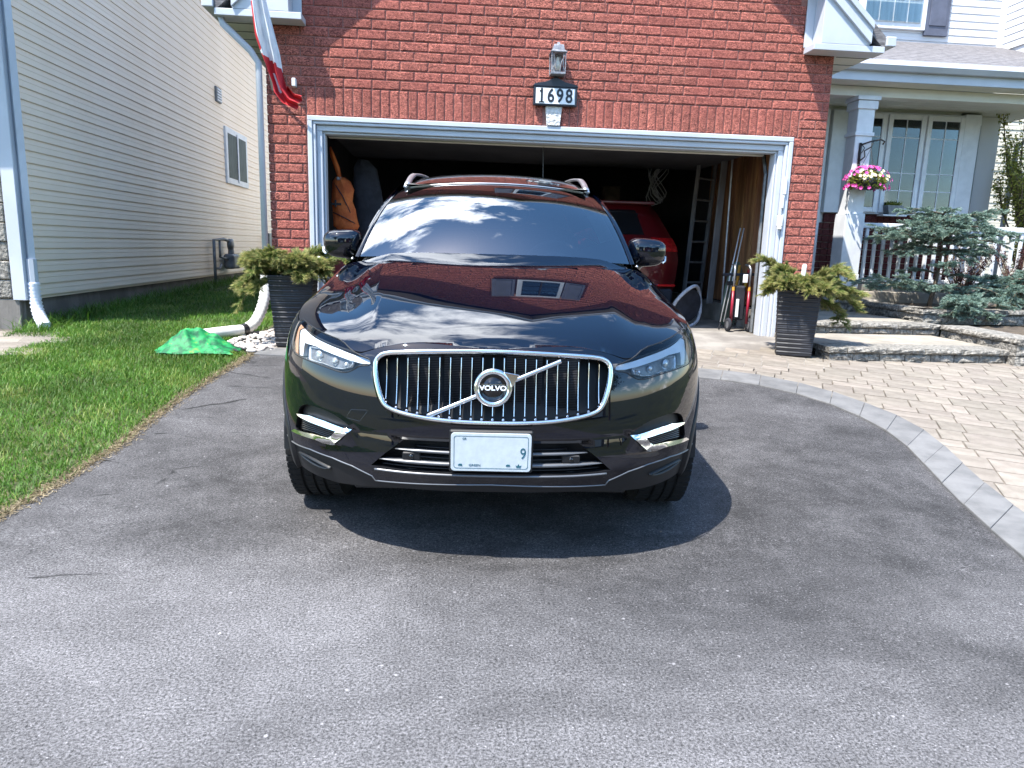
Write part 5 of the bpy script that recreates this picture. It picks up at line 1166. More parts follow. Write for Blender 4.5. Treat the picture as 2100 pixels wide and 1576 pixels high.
vs = []; ysd = np.linspace(0, 4.1, 24)
for z in zs:
    for y in ysd:
        w = rcw(z)*(1-.12*max(0, (y-3.2)/.9)**2); vs.append((w, max(y, 0)+ysec(z)+.16, min(z, 1.56 if y < 2.6 else 1.56-.6*(y-2.6))))
n2 = len(ysd)
for s_ in (-1, 1):
    b = MB(); b.add([(v[0]*s_, v[1], v[2]) for v in vs], [(i*n2+k, i*n2+k+1, (i+1)*n2+k+1, (i+1)*n2+k) for i in range(len(zs)-1) for k in range(n2-1)]); b.build('side_panel', M['redpaint'], rc, smooth=True)
b = MB(); b.add([(-.60, .40, 1.555), (.60, .40, 1.555), (.62, .7, 1.60), (-.62, .7, 1.60), (.60, 3.0, 1.56), (-.60, 3.0, 1.56), (.72, 4.0, .98), (-.72, 4.0, .98)], [(0, 1, 2, 3), (3, 2, 4, 5), (5, 4, 6, 7)]); b.build('roof', M['redpaint'], rc)
b = MB(); b.bbox(-.58, .28, 1.545, .58, .46, 1.585, .012); b.build('roof_spoiler', M['redpaint'], rc)
M['darkglass'] = mat('dark_car_glass', (.008, .009, .012), .06, spec=.6)
vs = []
for j in range(8):
    z = 1.14+.33*j/7; w = rcw(z)-.05
    for k in range(13): u = k/12*2-1; vs.append((w*u, ysec(z)+.16*abs(u)**4-.008, z))
b = MB(); b.add(vs, [(j*13+k, j*13+k+1, (j+1)*13+k+1, (j+1)*13+k) for j in range(7) for k in range(12)]); b.build('rear_window', M['darkglass'], rc, smooth=True)
for s_ in (-1, 1):
    vs = []
    for j in range(6):
        z = .93+.18*j/5
        for k in range(9): u = .60+.40*k/8; w = rcw(z)+.004; vs.append((s_*w*u, ysec(z)+.16*u**4-.014, z))
    b = MB(); b.add(vs, [(j*9+k, j*9+k+1, (j+1)*9+k+1, (j+1)*9+k) for j in range(5) for k in range(8)]); b.build('tail_light', mat('tail_light_red', (.42, .01, .012), .15, coat=1., var=.35, vscale=22), rc, smooth=True)
    b = MB(); b.bbox(s_*.73-.12, -.015, .47, s_*.73+.12, .12, .50, .01); b.build('reflector', mat('reflector_red', (.5, .01, .01), .2, coat=1.), rc)
    for y in (.75, 3.3): b = MB(); b.lathe([(.0, -.1), (.2, -.1), (.33, -.09), (.34, 0), (.33, .09), (.2, .1), (0, .1)], (s_*.80, y, .335), 24, 'x'); b.build('wheel', M['darkcloth'], rc, smooth=True)
b = MB(); b.bbox(-.83, .02, .24, .83, .4, .44, .03); b.build('lower_bumper', M['darkcloth'], rc)
b = MB(); b.bbox(-.26, -.03, .70, .26, -.01, .83, .006); b.build('plate_recess', M['darkcloth'], rc)
b = MB(); b.bbox(-.80, .35, .24, .80, 4.2, .30, .01); b.build('underbody', M['darkcloth'], rc)
# ------------------------------------------------------------------ across the street, seen only mirrored in paint and glass
def far_house(x, y, w, label, wallm, seed):
    o = empty('opposite_house', (x, y, -.25), math.pi, label, 'house', 'houses across the street')
    b = MB(); b.box(-w/2, 0, 0, w/2, 9, 5.6); b.build('wall', wallm, o)
    b = MB(); b.prism([(-w/2-.4, 5.6), (w/2+.4, 5.6), (0, 8.8)], -.4, 9.4, 'y'); b.build('roof', M['shingle'], o)
    for dx in (-w*.3, 0, w*.3):
        for z in (3.6,): f = MB(); f.bbox(dx-.6, -.05, z, dx+.6, .0, z+1.3, .01); fo = f.build('window', M['whitewood'], o); p = MB(); p.box(dx-.52, -.06, z+.08, dx+.52, -.055, z+1.22); p.build('pane', M['darkglass'], fo)
    f = MB(); f.bbox(-w*.36, -.06, .1, w*.05, 0, 2.4, .01); f.build('garage_door', M['whitewood'], o); f = MB(); f.bbox(w*.2, -.06, .1, w*.32, 0, 2.3, .01); f.build('front_door', M['shutter'], o)
M['taupe'] = mat('taupe_siding', (.16, .15, .13), .8, var=.1)
far_house(-8, -24, 9, 'taupe sided house across the street, mirrored in the car', M['taupe'], 1)
far_house(3.5, -24, 9.5, 'red brick house across the street, mirrored in the car', M['brick'], 2)
far_house(15, -24, 9, 'grey house across the street, mirrored in the bay window', M['foundation'], 3)
def tree(x, y, h, label, seed):
    o = empty('street_tree', (x, y, 0), 0, label, 'tree', 'trees along the street'); rr = np.random.default_rng(seed)
    b = MB(); b.tube([(0, 0, -.3), (.05, 0, h*.3), (0, .1, h*.65)], [.16, .12, .04], 8)
    for k in range(6): a = k*1.05; b.tube([(0, 0, h*(.3+.05*k)), (math.cos(a)*h*.14, math.sin(a)*h*.14, h*(.48+.05*k)), (math.cos(a)*h*.24, math.sin(a)*h*.24, h*(.6+.05*k))], [.06, .04, .015], 5)
    b.build('trunk', M['bark'], o)
    c = rr.normal(0, 1, (26, 3)); c = c/np.linalg.norm(c, axis=1, keepdims=True)*rr.uniform(.3, 1, (26, 1))*h*.27; c[:, 2] *= 1.1; c[:, 2] += h*.68
    n = 3200; B = c[rr.integers(0, 26, n)]+rr.normal(0, h*.055, (n, 3)); D = unit(rr.normal(0, 1, (n, 3))); sd = unit(np.cross(D, rr.normal(0, 1, (n, 3))))
    quads('crown', B, D, sd, rr.uniform(.10, .2, n), rr.uniform(.07, .13, n), rr.random(n), M['treeleaf'], o, seg=2, bend=D*0, kind='stuff')
for tx, th, tl_ in ((-14, 8, 'farthest left'), (-3, 7, 'left of centre'), (6.5, 7.5, 'right of centre')): tree(tx, -19.5, th, 'leafy tree added across the street to darken reflections, '+tl_, int(tx)+40)  # unseen trees added to darken what the bumper mirrors
tree(8.5, -7.6, 6.5, 'leafy tree on the near verge, right behind the viewer', 1); tree(-7.5, -7.8, 7.5, 'leafy tree on the near verge, left behind the viewer', 2)

# ---------------- car body surface functions (car space: x right, y back, z up, front at y=0)
def _interp(x, pts):
    # smooth monotone cubic (Catmull) through pts [(x,y)...]
    n = len(pts)
    if x <= pts[0][0]:
        m = (pts[1][1]-pts[0][1])/(pts[1][0]-pts[0][0]); return pts[0][1]+m*(x-pts[0][0])
    if x >= pts[-1][0]:
        m = (pts[-1][1]-pts[-2][1])/(pts[-1][0]-pts[-2][0]); return pts[-1][1]+m*(x-pts[-1][0])
    for i in range(n-1):
        if x <= pts[i+1][0]: break
    x0, y0 = pts[i]; x1, y1 = pts[i+1]; h = x1-x0; d = (y1-y0)/h
    def sl(k):
        if k == 0: return (pts[1][1]-pts[0][1])/(pts[1][0]-pts[0][0])
        if k == n-1: return (pts[-1][1]-pts[-2][1])/(pts[-1][0]-pts[-2][0])
        a = (pts[k][1]-pts[k-1][1])/(pts[k][0]-pts[k-1][0]); b = (pts[k+1][1]-pts[k][1])/(pts[k+1][0]-pts[k][0])
        ha = pts[k][0]-pts[k-1][0]; hb = pts[k+1][0]-pts[k][0]
        return (a*hb+b*ha)/(ha+hb)
    m0, m1 = sl(i), sl(i+1); t = (x-x0)/h
    return ((2*t**3-3*t**2+1)*y0+(t**3-2*t**2+t)*h*m0+(-2*t**3+3*t**2)*y1+(t**3-t**2)*h*m1)
_Y0 = [(.18,.11),(.24,.065),(.31,.035),(.40,.012),(.50,.0),(.60,.004),(.70,.02),(.80,.042),(.88,.075),(.94,.12),(1.0,.20)]
_W = [(.18,.875),(.26,.925),(.36,.950),(.50,.957),(.62,.960),(.74,.957),(.84,.948),(.92,.928),(1.0,.888),(1.08,.846),(1.16,.79)]
_DD = .70; _A = 2.75; _B = 2.0
def y0f(z): return _interp(z, _Y0)
def wf(z): return _interp(z, _W)
LEN = 4.70
def side_w(y, z):
    """half width of the side at length y (behind the front corner)"""
    w = wf(z)
    if y > 1.6: w -= .018*math.sin(min(1, (y-1.6)/.9)*math.pi/2)*max(0, 1-abs(z-.62)/.5)
    if y > 3.4: w -= .10*((y-3.4)/1.3)**2.2
    return w
def S(u, z):
    """u in [-..]: |u|<=1 front corner, beyond 1 metres back along the side"""
    sg = -1 if u < 0 else 1; a = abs(u)
    w = wf(z); y0 = y0f(z)
    if a <= 1:
        t = a**(_A/2)*math.pi/2
        x = w*math.sin(t)**(2/_A); y = y0+_DD*(1-math.cos(t)**(2/_B))
    else:
        y = y0+_DD+(a-1); x = side_w(y, z)
    if a < .62 and .44 < z < .62:           # angled lower facet between the vents and the intake
        zt = .572+max(0, min(.022, (a-.262)*.131))
        ue = .43 if z > .53 else (.43+.15*sstep(0, .02, .53-z))
        y += .0215*max(0, (z-.452)/.13)*(1-sstep(zt, zt+.008, z))*(1-sstep(ue-.04, ue+.03, a))
    return (sg*x, y, z)
def Simp(x, y, z):
    """>0 outside in front"""
    w = wf(z); y0 = y0f(z)
    if y >= y0+_DD: return abs(x)/side_w(y, z)-1
    if abs(x) > w*1.3: return 1.
    return (abs(x)/w)**_A+(max(0, (y0+_DD-y))/_DD)**_B-1
def u_of_x(x, z):
    w = wf(z); r = min(1, abs(x)/w)
    t = math.asin(min(1, r**(_A/2))); u = (t/(math.pi/2))**(2/_A)
    return -u if x < 0 else u
def Sn(u, z, off=0.):
    e = 1e-3
    p = S(u, z); a1 = S(u+e, z); a0 = S(u-e, z); b1 = S(u, z+e); b0 = S(u, z-e)
    A_ = [a1[i]-a0[i] for i in range(3)]; B_ = [b1[i]-b0[i] for i in range(3)]
    n = [A_[1]*B_[2]-A_[2]*B_[1], A_[2]*B_[0]-A_[0]*B_[2], A_[0]*B_[1]-A_[1]*B_[0]]
    L = math.sqrt(sum(c*c for c in n)) or 1; n = [c/L for c in n]
    return (p[0]+n[0]*off, p[1]+n[1]*off, p[2]+n[2]*off), n
# top edge of fascia and fenders (height of the shut line under the hood) as function of |u|
_ZT = [(0, 0.925), (0.31, 0.922), (0.365, 0.904), (0.407, 0.885), (0.456, 0.888), (0.532, 0.899), (0.647, 0.917), (0.755, 0.933), (0.85, 0.951), (0.926, 0.967), (1.0, 0.984), (1.15, 1.019), (1.34, 1.074), (1.5, 1.104), (1.7, 1.119)]
def ztop(a): return _interp(a, _ZT)
_HB = None
def hood_boundary():
    global _HB
    if _HB is None:
        _HB = []
        for i in range(0, 301):
            a = i/300*1.65
            p = S(a, ztop(a)); _HB.append((p[0], p[1], p[2], a))
    return _HB
def hb_at_y(y):
    hb = hood_boundary()
    if y <= hb[0][1]: return hb[0]
    lo, hi = 0, len(hb)-1
    while hi-lo > 1:
        m = (lo+hi)//2
        if hb[m][1] <= y: lo = m
        else: hi = m
    a, b = hb[lo], hb[hi]; t = (y-a[1])/(b[1]-a[1]) if b[1] > a[1] else 0
    return tuple(a[k]+(b[k]-a[k])*t for k in range(4))
_ZC = [(.108,.921),(.125,.931),(.16,.949),(.22,.973),(.35,1.016),(.55,1.068),(.8,1.121),(1.05,1.161),(1.25,1.186),(1.45,1.207)]
def sstep(a, b, x):
    t = max(0, min(1, (x-a)/(b-a))); return t*t*(3-2*t)
def hood_z(x, y):
    ax = abs(x)
    zc = _interp(y, _ZC)
    b = hb_at_y(y); xe = max(b[0], .02); ze = b[2]
    r = min(1.0, ax/xe)
    dz = zc-ze
    cr = .28*r*r+.72*r**5.5
    z = zc-dz*cr
    # sculpted flank: raised centre panel falling to the outer channel
    k = sstep(.16, .6, y)
    xi = .475+.10*min(1, max(0, (y-.15)/1.0)); wd = .075+.085*min(1, max(0, (y-.2)/.9))
    fade = (1-sstep(.80, 1.0, r))
    t = (ax-xi)/wd; e_ = .05
    sp = lambda q: q if q > e_ else (0 if q < -e_ else (q+e_)**2/(4*e_))
    z -= .021*k*(sp(t)-sp(t-1))*fade
    return z

POLY = {"headlight": [[-0.7445, 0.9532],[-0.6754, 0.9454],[-0.5729, 0.9316],[-0.4886, 0.9209],[-0.4401, 0.8893],[-0.4014, 0.8752],[-0.3703, 0.867],[-0.3676, 0.8464],[-0.4048, 0.8404],[-0.4225, 0.8243],[-0.4457, 0.8094],[-0.471, 0.8063],[-0.5088, 0.8119],[-0.559, 0.8184],[-0.6101, 0.8221],[-0.6681, 0.8235],[-0.7152, 0.8259],[-0.7485, 0.8424],[-0.7683, 0.882],[-0.7762, 0.9238],[-0.7756, 0.9465]], "drl": [[-0.7182, 0.9308],[-0.6876, 0.9229],[-0.6209, 0.9101],[-0.5574, 0.9008],[-0.499, 0.8912],[-0.4377, 0.8786],[-0.3722, 0.8681],[-0.37, 0.8524],[-0.4062, 0.8507],[-0.4521, 0.8575],[-0.5306, 0.8714],[-0.6081, 0.8836],[-0.6823, 0.8818],[-0.6727, 0.8302],[-0.6966, 0.8279],[-0.7221, 0.878],[-0.7468, 0.9157]], "amber": [[-0.7508, 0.9475],[-0.7046, 0.9379],[-0.7211, 0.9312],[-0.7501, 0.916],[-0.7263, 0.877],[-0.7035, 0.8297],[-0.7274, 0.8327],[-0.7576, 0.8748],[-0.769, 0.9229]], "module": [[-0.6494, 0.8722],[-0.6052, 0.8764],[-0.5413, 0.8696],[-0.4924, 0.8654],[-0.4512, 0.8522],[-0.4418, 0.8512],[-0.4487, 0.8357],[-0.4754, 0.8241],[-0.5101, 0.8219],[-0.5608, 0.8289],[-0.6391, 0.8282]], "grille": [[-0.0015, 0.9207],[-0.1206, 0.918],[-0.2377, 0.9109],[-0.3131, 0.9028],[-0.3429, 0.8916],[-0.3573, 0.8714],[-0.3588, 0.8467],[-0.3509, 0.7904],[-0.3413, 0.7496],[-0.3327, 0.7228],[-0.3167, 0.695],[-0.2802, 0.6768],[-0.2043, 0.6595],[-0.132, 0.6509],[-0.062, 0.6474],[0.0036, 0.6476]], "fog_recess": [[-0.7031, 0.5077],[-0.6789, 0.5866],[-0.6598, 0.6265],[-0.6249, 0.6471],[-0.5785, 0.6522],[-0.5112, 0.6464],[-0.4575, 0.6262],[-0.4217, 0.5939],[-0.4794, 0.5232],[-0.5047, 0.5182],[-0.6036, 0.5163]], "fog_slats": [[-0.6759, 0.5262],[-0.6616, 0.5818],[-0.5984, 0.5912],[-0.5277, 0.5852],[-0.4748, 0.5769],[-0.5035, 0.5404],[-0.5704, 0.5321]], "fog_chrome": [[-0.6739, 0.5935],[-0.5978, 0.6078],[-0.5272, 0.6055],[-0.4766, 0.5984],[-0.4239, 0.591],[-0.4893, 0.5223],[-0.5098, 0.52],[-0.584, 0.5173],[-0.7143, 0.5061],[-0.6927, 0.5211],[-0.5824, 0.5364],[-0.5128, 0.539],[-0.4762, 0.5765],[-0.5387, 0.5824],[-0.5987, 0.585],[-0.6612, 0.5883]], "intake": [[-0.2581, 0.5711],[-0.1306, 0.5726],[0.0049, 0.5748]], "intakeL": [[-0.26, 0.5675],[-0.3165, 0.5112],[-0.3625, 0.4571],[-0.3182, 0.4517],[-0.2413, 0.447],[-0.1306, 0.4497],[0.0071, 0.4497]], "liplineL": [[-0.7402, 0.4403],[-0.6095, 0.4592],[-0.5038, 0.4549],[-0.428, 0.4391],[-0.3607, 0.4092],[-0.3505, 0.3901],[-0.2266, 0.3992],[-0.1099, 0.4017],[0.008, 0.4017]], "trimlow": [[-0.3426, 0.4433],[-0.2414, 0.4415],[-0.1306, 0.4399],[0.0073, 0.4412]], "slat1": [[-0.2812, 0.5322],[-0.2547, 0.5353],[-0.2103, 0.5275],[-0.1161, 0.5297]], "slat2": [[-0.3253, 0.4796],[-0.2938, 0.4842],[-0.2406, 0.4818],[-0.1305, 0.4838]], "tow": [[-0.4437, 0.6362],[-0.4262, 0.6707],[-0.3672, 0.6777],[-0.3957, 0.6303]], "lipfin": [[-0.7178, 0.4086],[-0.6436, 0.3873],[-0.5569, 0.3799],[-0.5091, 0.3993],[-0.576, 0.4112],[-0.6526, 0.4193]], "badge": [[0.0025, 0.7876]], "barA": [[-0.1818, 0.6776]], "barB": [[0.1988, 0.8886]]}
# ------------------------------------------------------------------ the black SUV
def carpaint():
    m = bpy.data.materials.new('black_blue_paint'); m.use_nodes = True; b = m.node_tree.nodes['Principled BSDF']
    b.inputs['Base Color'].default_value = (.0005, .0012, .0050, 1); b.inputs['Roughness'].default_value = .6; b.inputs['Specular IOR Level'].default_value = .0; b.inputs['Coat Weight'].default_value = 1.; b.inputs['Coat Roughness'].default_value = .015; b.inputs['Coat IOR'].default_value = 1.66
    nt = m.node_tree; n = N(nt, 'ShaderNodeTexNoise'); n.inputs['Scale'].default_value = 900; v = N(nt, 'ShaderNodeTexCoord'); nt.links.new(v.outputs['Object'], n.inputs['Vector'])
    bn = N(nt, 'ShaderNodeBump'); bn.inputs['Strength'].default_value = .05; bn.inputs['Distance'].default_value = .0005; nt.links.new(n.outputs['Fac'], bn.inputs['Height']); nt.links.new(bn.outputs[0], b.inputs['Normal'])
    return m
M['paint'] = carpaint()
M['plastic'] = mat('black_plastic', (.0035, .0042, .006), .5, var=.2, vscale=30, bump=.15, bscale=300, bdist=.001)
M['gloss'] = mat('gloss_black_trim', (.0015, .0015, .002), .12, coat=.6)
M['chrome'] = mat('chrome', (.84, .83, .82), .10, metal=1., var=.03, vscale=5)
M['satin'] = mat('satin_silver', (.55, .56, .58), .32, metal=.85, var=.05, vscale=9)
M['tyre'] = mat('tyre_rubber', (.0055, .0055, .006), .85, var=.3, vscale=20, bump=.3, bscale=60)
M['lampwhite'] = mat('light_guide', (.74, .80, .86), .15, coat=1., var=.05, vscale=8)
M['lampamber'] = mat('amber_reflector', (.60, .33, .20), .2, coat=1., var=.15, vscale=20)
M['lampdark'] = mat('lamp_housing', (.13, .135, .14), .25, coat=.6, var=.3, vscale=20)
M['lamplens'] = mat('lamp_projector', (.55, .58, .60), .12, metal=.6, var=.3, vscale=30)
M['clear'] = glassmat('clear_lens', (.95, .96, .97), ior=1.38)
M['ws'] = glassmat('windscreen_glass', (.42, .48, .50), ior=2.75)
M['sideglass'] = glassmat('tinted_glass', (.05, .055, .06), ior=1.7)
M['interior'] = mat('cabin_trim', (.10, .11, .12), .7, var=.2, vscale=9)
M['leather'] = mat('seat_leather', (.06, .055, .05), .55, var=.2, vscale=9)
M['cabinlight'] = mat('pale_pillar_trim', (.40, .44, .42), .7, var=.1, vscale=5)
car = empty('black_suv', label='black SUV parked nose-out on the driveway in front of the garage', cat='car')
car.matrix_world = Matrix([[0.9978015, 0.0661075, -0.0046936, 0.1842396], [-0.0662739, 0.9952960, -0.0706660, 2.6646087], [0.0000000, 0.0708217, 0.9974890, -0.0430000], [0.0000000, 0.0000000, 0.0000000, 1.0000000]])
car.parent = None
def mirror(P): return [(-u, z) for u, z in P][::-1]
def patch(name, outline, holes, step, m, parent, fn=None, off=0., flip=False, edge=.02, smooth=True, rect=None):
    """surface patch over a parameter polygon (cut exactly along its outlines) with analytic normals"""
    fn = fn or (lambda u, v: Sn(u, v, off))
    O_ = resample(outline, edge); vs = []; ed = []
    def addloop(L): k = len(vs); vs.extend(Vector(p[:2]) for p in L); ed.extend((k+i, k+(i+1) % len(L)) for i in range(len(L)))
    addloop(O_); H_ = [resample(h, edge) for h in holes]
    for h in H_: addloop(h)
    x0 = min(p[0] for p in O_); x1 = max(p[0] for p in O_); y0 = min(p[1] for p in O_); y1 = max(p[1] for p in O_)
    sx, sy = step if isinstance(step, tuple) else (step, step); x = math.floor(x0/sx)*sx
    while x < x1:
        y = y0+sy/2
        while y < y1:
            if inpoly(x, y, O_): vs.append(Vector((x, y)))
            y += sy
        x += sx
    r = geometry.delaunay_2d_cdt(vs, ed, [], 0, 1e-6); V = []; NN = []
    for p in r[0]: q, n = fn(p.x, p.y); V.append(q); NN.append(n if not flip else [-c for c in n])
    F = []
    for f in r[2]:
        cx = sum(r[0][i].x for i in f)/3; cy_ = sum(r[0][i].y for i in f)/3
        if inpoly(cx, cy_, O_) and not any(inpoly(cx, cy_, h) for h in H_): F.append(tuple(f))
    me = newmesh(name, V, F, m, True)
    # orient to the normals
    sc_ = 0
    for f in F[::max(1, len(F)//60)]:
        a, b_, c = (Vector(V[i]) for i in f); sc_ += (b_-a).cross(c-a).dot(Vector(NN[f[0]]))
    if sc_ < 0: me.flip_normals()
    me.normals_split_custom_set_from_vertices([Vector(n).normalized() for n in NN])
    return link(name, me, parent)
def onS(P, off=0.): return [Vector(Sn(u, z, off)[0]) for u, z in P]
def skirt(name, P, depth, m, parent, off=0.):
    P = resample(P, .02); b = MB(); n = len(P); d = Vector((0, 1, 0))
    vs = []
    for u, z in P: p, nn = Sn(u, z, off); vs.append(p)
    for u, z in P: p, nn = Sn(u, z, off); q = Vector(p)-Vector(nn)*depth*.5+d*depth*.5; vs.append(tuple(q))
    b.add(vs, [(i, (i+1) % n, (i+1) % n+n, i+n) for i in range(n)]); return b.build(name, m, parent)
def band(name, P, w, prof, m, parent, closed=True, taper=None, step=.012):
    """trim strip lying on the body; profile = [(across 0..1, height)]"""
    P = resample(P, step, closed); n = len(P); C = []; 
    for u, z in P: p, nn = Sn(u, z, 0); C.append((Vector(p), Vector(nn)))
    b = MB(); k = len(prof)
    for i in range(n):
        a = C[(i-1) % n if closed else max(0, i-1)][0]; c = C[(i+1) % n if closed else min(n-1, i+1)][0]; t = (c-a).normalized(); nn = C[i][1]; s_ = nn.cross(t).normalized()
        ww = w*(taper(i/(n-1)) if taper else 1)
        for (x, h) in prof: b.v.append(tuple(C[i][0]+s_*(x*ww)+nn*h))
    for i in range(n if closed else n-1):
        j = (i+1) % n
        for q in range(k-1): b.f.append((i*k+q, i*k+q+1, j*k+q+1, j*k+q))
    if not closed: b.f.append(tuple(range(k))); b.f.append(tuple((n-1)*k+q for q in range(k))[::-1])
    return b.build(name, m, parent, smooth=True)
PL = {k: [tuple(p) for p in v] for k, v in POLY.items()}
gl = [p for p in PL['grille'] if p[0] < -.01]; gl = [(0, PL['grille'][0][1])]+gl+[(0, .6475)]
GR = [(u, z) for u, z in gl]+[(-u, z) for u, z in gl[::-1][1:-1]]
GR = smooth_poly(GR, 2)
HLs = {-1: smooth_poly(PL['headlight'], 1)}; HLs[1] = mirror(HLs[-1])
FR_ = {-1: smooth_poly(PL['fog_recess'], 1)}; FR_[1] = mirror(FR_[-1])
ikl = PL['intakeL']; IK = [(0, .5735), (-.13, .5725), (-.2579, .5705)]+ikl[1:-1]+[(0, .4497)]; IK = IK+[(-u, z) for u, z in IK[::-1][1:-1]]
ZL = .385
def ybelt(u): return 0
def clampz(u, z): return z
UF = .90
# front bumper skin
top = [(UF*(2*i/80-1), ztop(abs(UF*(2*i/80-1)))) for i in range(81)]
lipL = PL['liplineL']
bot = [(UF, .43)]+[(-u, z) for u, z in lipL[:6]]+[(0, .4017)]+lipL[:6][::-1]+[(-UF, .43)]
fb = patch('front_bumper', top+bot, [GR, HLs[-1], HLs[1], FR_[-1], FR_[1], IK], .022, M['paint'], car)
lipo = [(-UF, .43)]+lipL[:6]+[(0, .4017)]+[(-u, z) for u, z in lipL[:6][::-1]]+[(UF, .43), (UF, .335), (.75, .318), (.50, .330), (.36, .350), (.3, .360), (-.3, .360), (-.36, .350), (-.50, .330), (-.75, .318), (-UF, .335)]
patch('lower_valance', lipo, [], .022, M['plastic'], car, fn=lambda u, z: Sn(u, z, -.012))
for s_ in (-1, 1):
    fin = PL['lipfin'] if s_ < 0 else mirror(PL['lipfin']); band('valance_fin', smooth_poly(fin, 1), .010, [(0, -.012), (.3, .0), (.7, .0), (1, -.012)], M['plastic'], car)
L2 = [(-UF, .432)]+lipL[:6]+[(0, .4017)]+[(-u, z) for u, z in lipL[:6][::-1]]+[(UF, .432)]
M['trimgrey'] = mat('grey_trim', (.16, .165, .175), .35, metal=.5, var=.05)
band('lip_trim', L2, .006, [(-.5, -.012), (-.3, .003), (.3, .004), (.5, -.012)], M['trimgrey'], car, closed=False)
tl_ = [(-.35, .4435), (-.24, .4415), (0, .441), (.24, .4415), (.35, .4435)]
band('lower_grille_trim', tl_, .008, [(-.5, -.03), (-.4, .006), (.4, .006), (.5, -.03)], M['trimgrey'], car, closed=False)
# fenders, doors, quarter
YW1, YW2, RW = .874, 3.739, .385
def arc_hole(yc, r, z0=.372):
    return [((1+yc-.70-y0f(z0)+r*math.cos(a)*1.0), z0+r*math.sin(a)) for a in np.linspace(-math.pi*.999, math.pi*.999, 40)]
def uy(y, z=.6): return 1+y-.70-y0f(z)          # side parameter for a length y
def ztopb(u):                                   # top of the side skin: shut line, then belt line
    return ztop(u) if u < uy(1.5) else min(1.17, ztop(uy(1.5))+(u-uy(1.5))*.016)
def side_panel(name, s_, ua, ub, mtl=None, zb=.43, za=None):
    n = max(4, int((ub-ua)/.03)); T = [(s_*(ua+(ub-ua)*i/n), ztopb(ua+(ub-ua)*i/n)) for i in range(n+1)]
    o_ = T+[(s_*ub, zb), (s_*ua, zb)]
    H_ = []
    for yc in (YW1, YW2):
        h = arc_hole(yc, RW+.03); 
        if h[20][0]+.45 > ua and h[20][0]-.45 < ub+.4: H_.append([(s_*u, z) for u, z in h])
    pt = patch(name, o_, [], (.04, .03), mtl or M['paint'], car)
    if H_:
        # drop the faces over the wheel
        me = pt.data; bm = bmesh.new(); bm.from_mesh(me); bm.free()
    return pt
def side_cut(name, s_, ua, ub, zb, mtl, off=0., zt=None):
    """side skin with the wheel arches cut out of the outline"""
    T = []; n = max(4, int((ub-ua)/.03))
    for i in range(n+1): u = ua+(ub-ua)*i/n; T.append((u, zt if zt else ztopb(u)))
    Bt = []; n = max(6, int((ub-ua)/.012))
    for i in range(n+1):
        u = ub-(ub-ua)*i/n; z = zb
        for yc in (YW1, YW2):
            uc = uy(yc, .372); r = RW+(.03 if mtl is M['paint'] else 0); d = u-uc
            if abs(d) < r: z = max(z, .372+math.sqrt(r*r-d*d))
        Bt.append((u, min(z, (zt or 9)-.004, ztopb(u)-.02)))
    o_ = [(s_*u, z) for u, z in T+Bt]
    return patch(name, o_, [], (.04, .03), mtl, car, fn=lambda u, z: Sn(u, z, off), edge=.03)
g_ = .003
for s_ in (-1, 1):
    side_cut('fender', s_, UF+g_, uy(1.47)-g_, .43, M['paint'])
    side_cut('front_door', s_, uy(1.47)+g_, uy(2.52)-g_, .30, M['paint'])
    side_cut('rear_door', s_, uy(2.52)+g_, uy(3.42)-g_, .30, M['paint'])
    side_cut('rear_quarter', s_, uy(3.42)+g_, uy(4.62), .30, M['paint'])
    side_cut('sill_cladding', s_, UF-.02, uy(4.6), .24, M['plastic'], .006, zt=.432)
    # arch lips
    for yc in (YW1, YW2):
        P = [(s_*(uy(yc, .372)+(RW+.012)*math.cos(a)), .372+(RW+.012)*math.sin(a)) for a in np.linspace(-.15, math.pi+.15, 30)]
        band('arch_lip', P, .05*s_, [(-.5, -.02), (-.45, .004), (.45, .006), (.5, -.03)], M['plastic'], car, closed=False)
    hnd = MB()
    for y in (2.25, 3.2): p = Vector(S(s_*uy(y, .98), .98)); hnd.bbox(p.x-.02, p.y-.11, p.z-.015, p.x+.02, p.y+.11, p.z+.015, .01)
    hnd.build('door_handle', M['paint'], car)
# underbody and wheel wells
ub_ = MB(); ub_.prism([(-.62, .30), (.62, .30), (.70, .55), (.70, 4.5), (-.70, 4.5), (-.70, .55)], .27, .33, 'z'); ub_.prism([(-.55, .14), (.55, .14), (.62, .30), (-.62, .30)], .325, .345, 'z')
ub_.build('underbody', M['plastic'], car)
fw = MB(); fw.box(-.70, .42, .30, .70, .46, .80); fw.box(-.62, 1.22, .28, .62, 1.26, .98); fw.build('bulkhead', M['plastic'], car)
wells = MB()
for s_ in (-1, 1):
    for yc in (YW1, YW2):
        pts = [(yc+.43*math.cos(a), .372+.43*math.sin(a)) for a in np.linspace(0, math.pi, 14)]
        k = len(wells.v); wells.v += [(s_*.68, y, z) for y, z in pts]+[(s_*.925, y, z) for y, z in pts]; wells.f += [(k+i, k+i+1, k+i+15, k+i+14) for i in range(13)]+[tuple(k+i for i in range(14))]
wells.build('wheel_well', M['plastic'], car)
# rear end
yr = np.linspace(.30, 1.17, 16); vs = []
for z in yr:
    for k in range(21): u = k/20*2-1; w = side_w(4.6, z); vs.append((w*u, 4.70-.10*abs(u)**3-.10*max(0, z-.7)-(.0), z))
b = MB(); b.add(vs, [(j*21+k, j*21+k+1, (j+1)*21+k+1, (j+1)*21+k) for j in range(15) for k in range(20)]); b.build('tailgate', M['paint'], car, smooth=True)
for s_ in (-1, 1): b = MB(); b.bbox(s_*.70-.08, 4.56, .86, s_*.70+.08, 4.635, 1.10, .02); b.build('tail_light', mat('tail_lamp_red', (.35, .01, .012), .15, coat=1., var=.1), car)
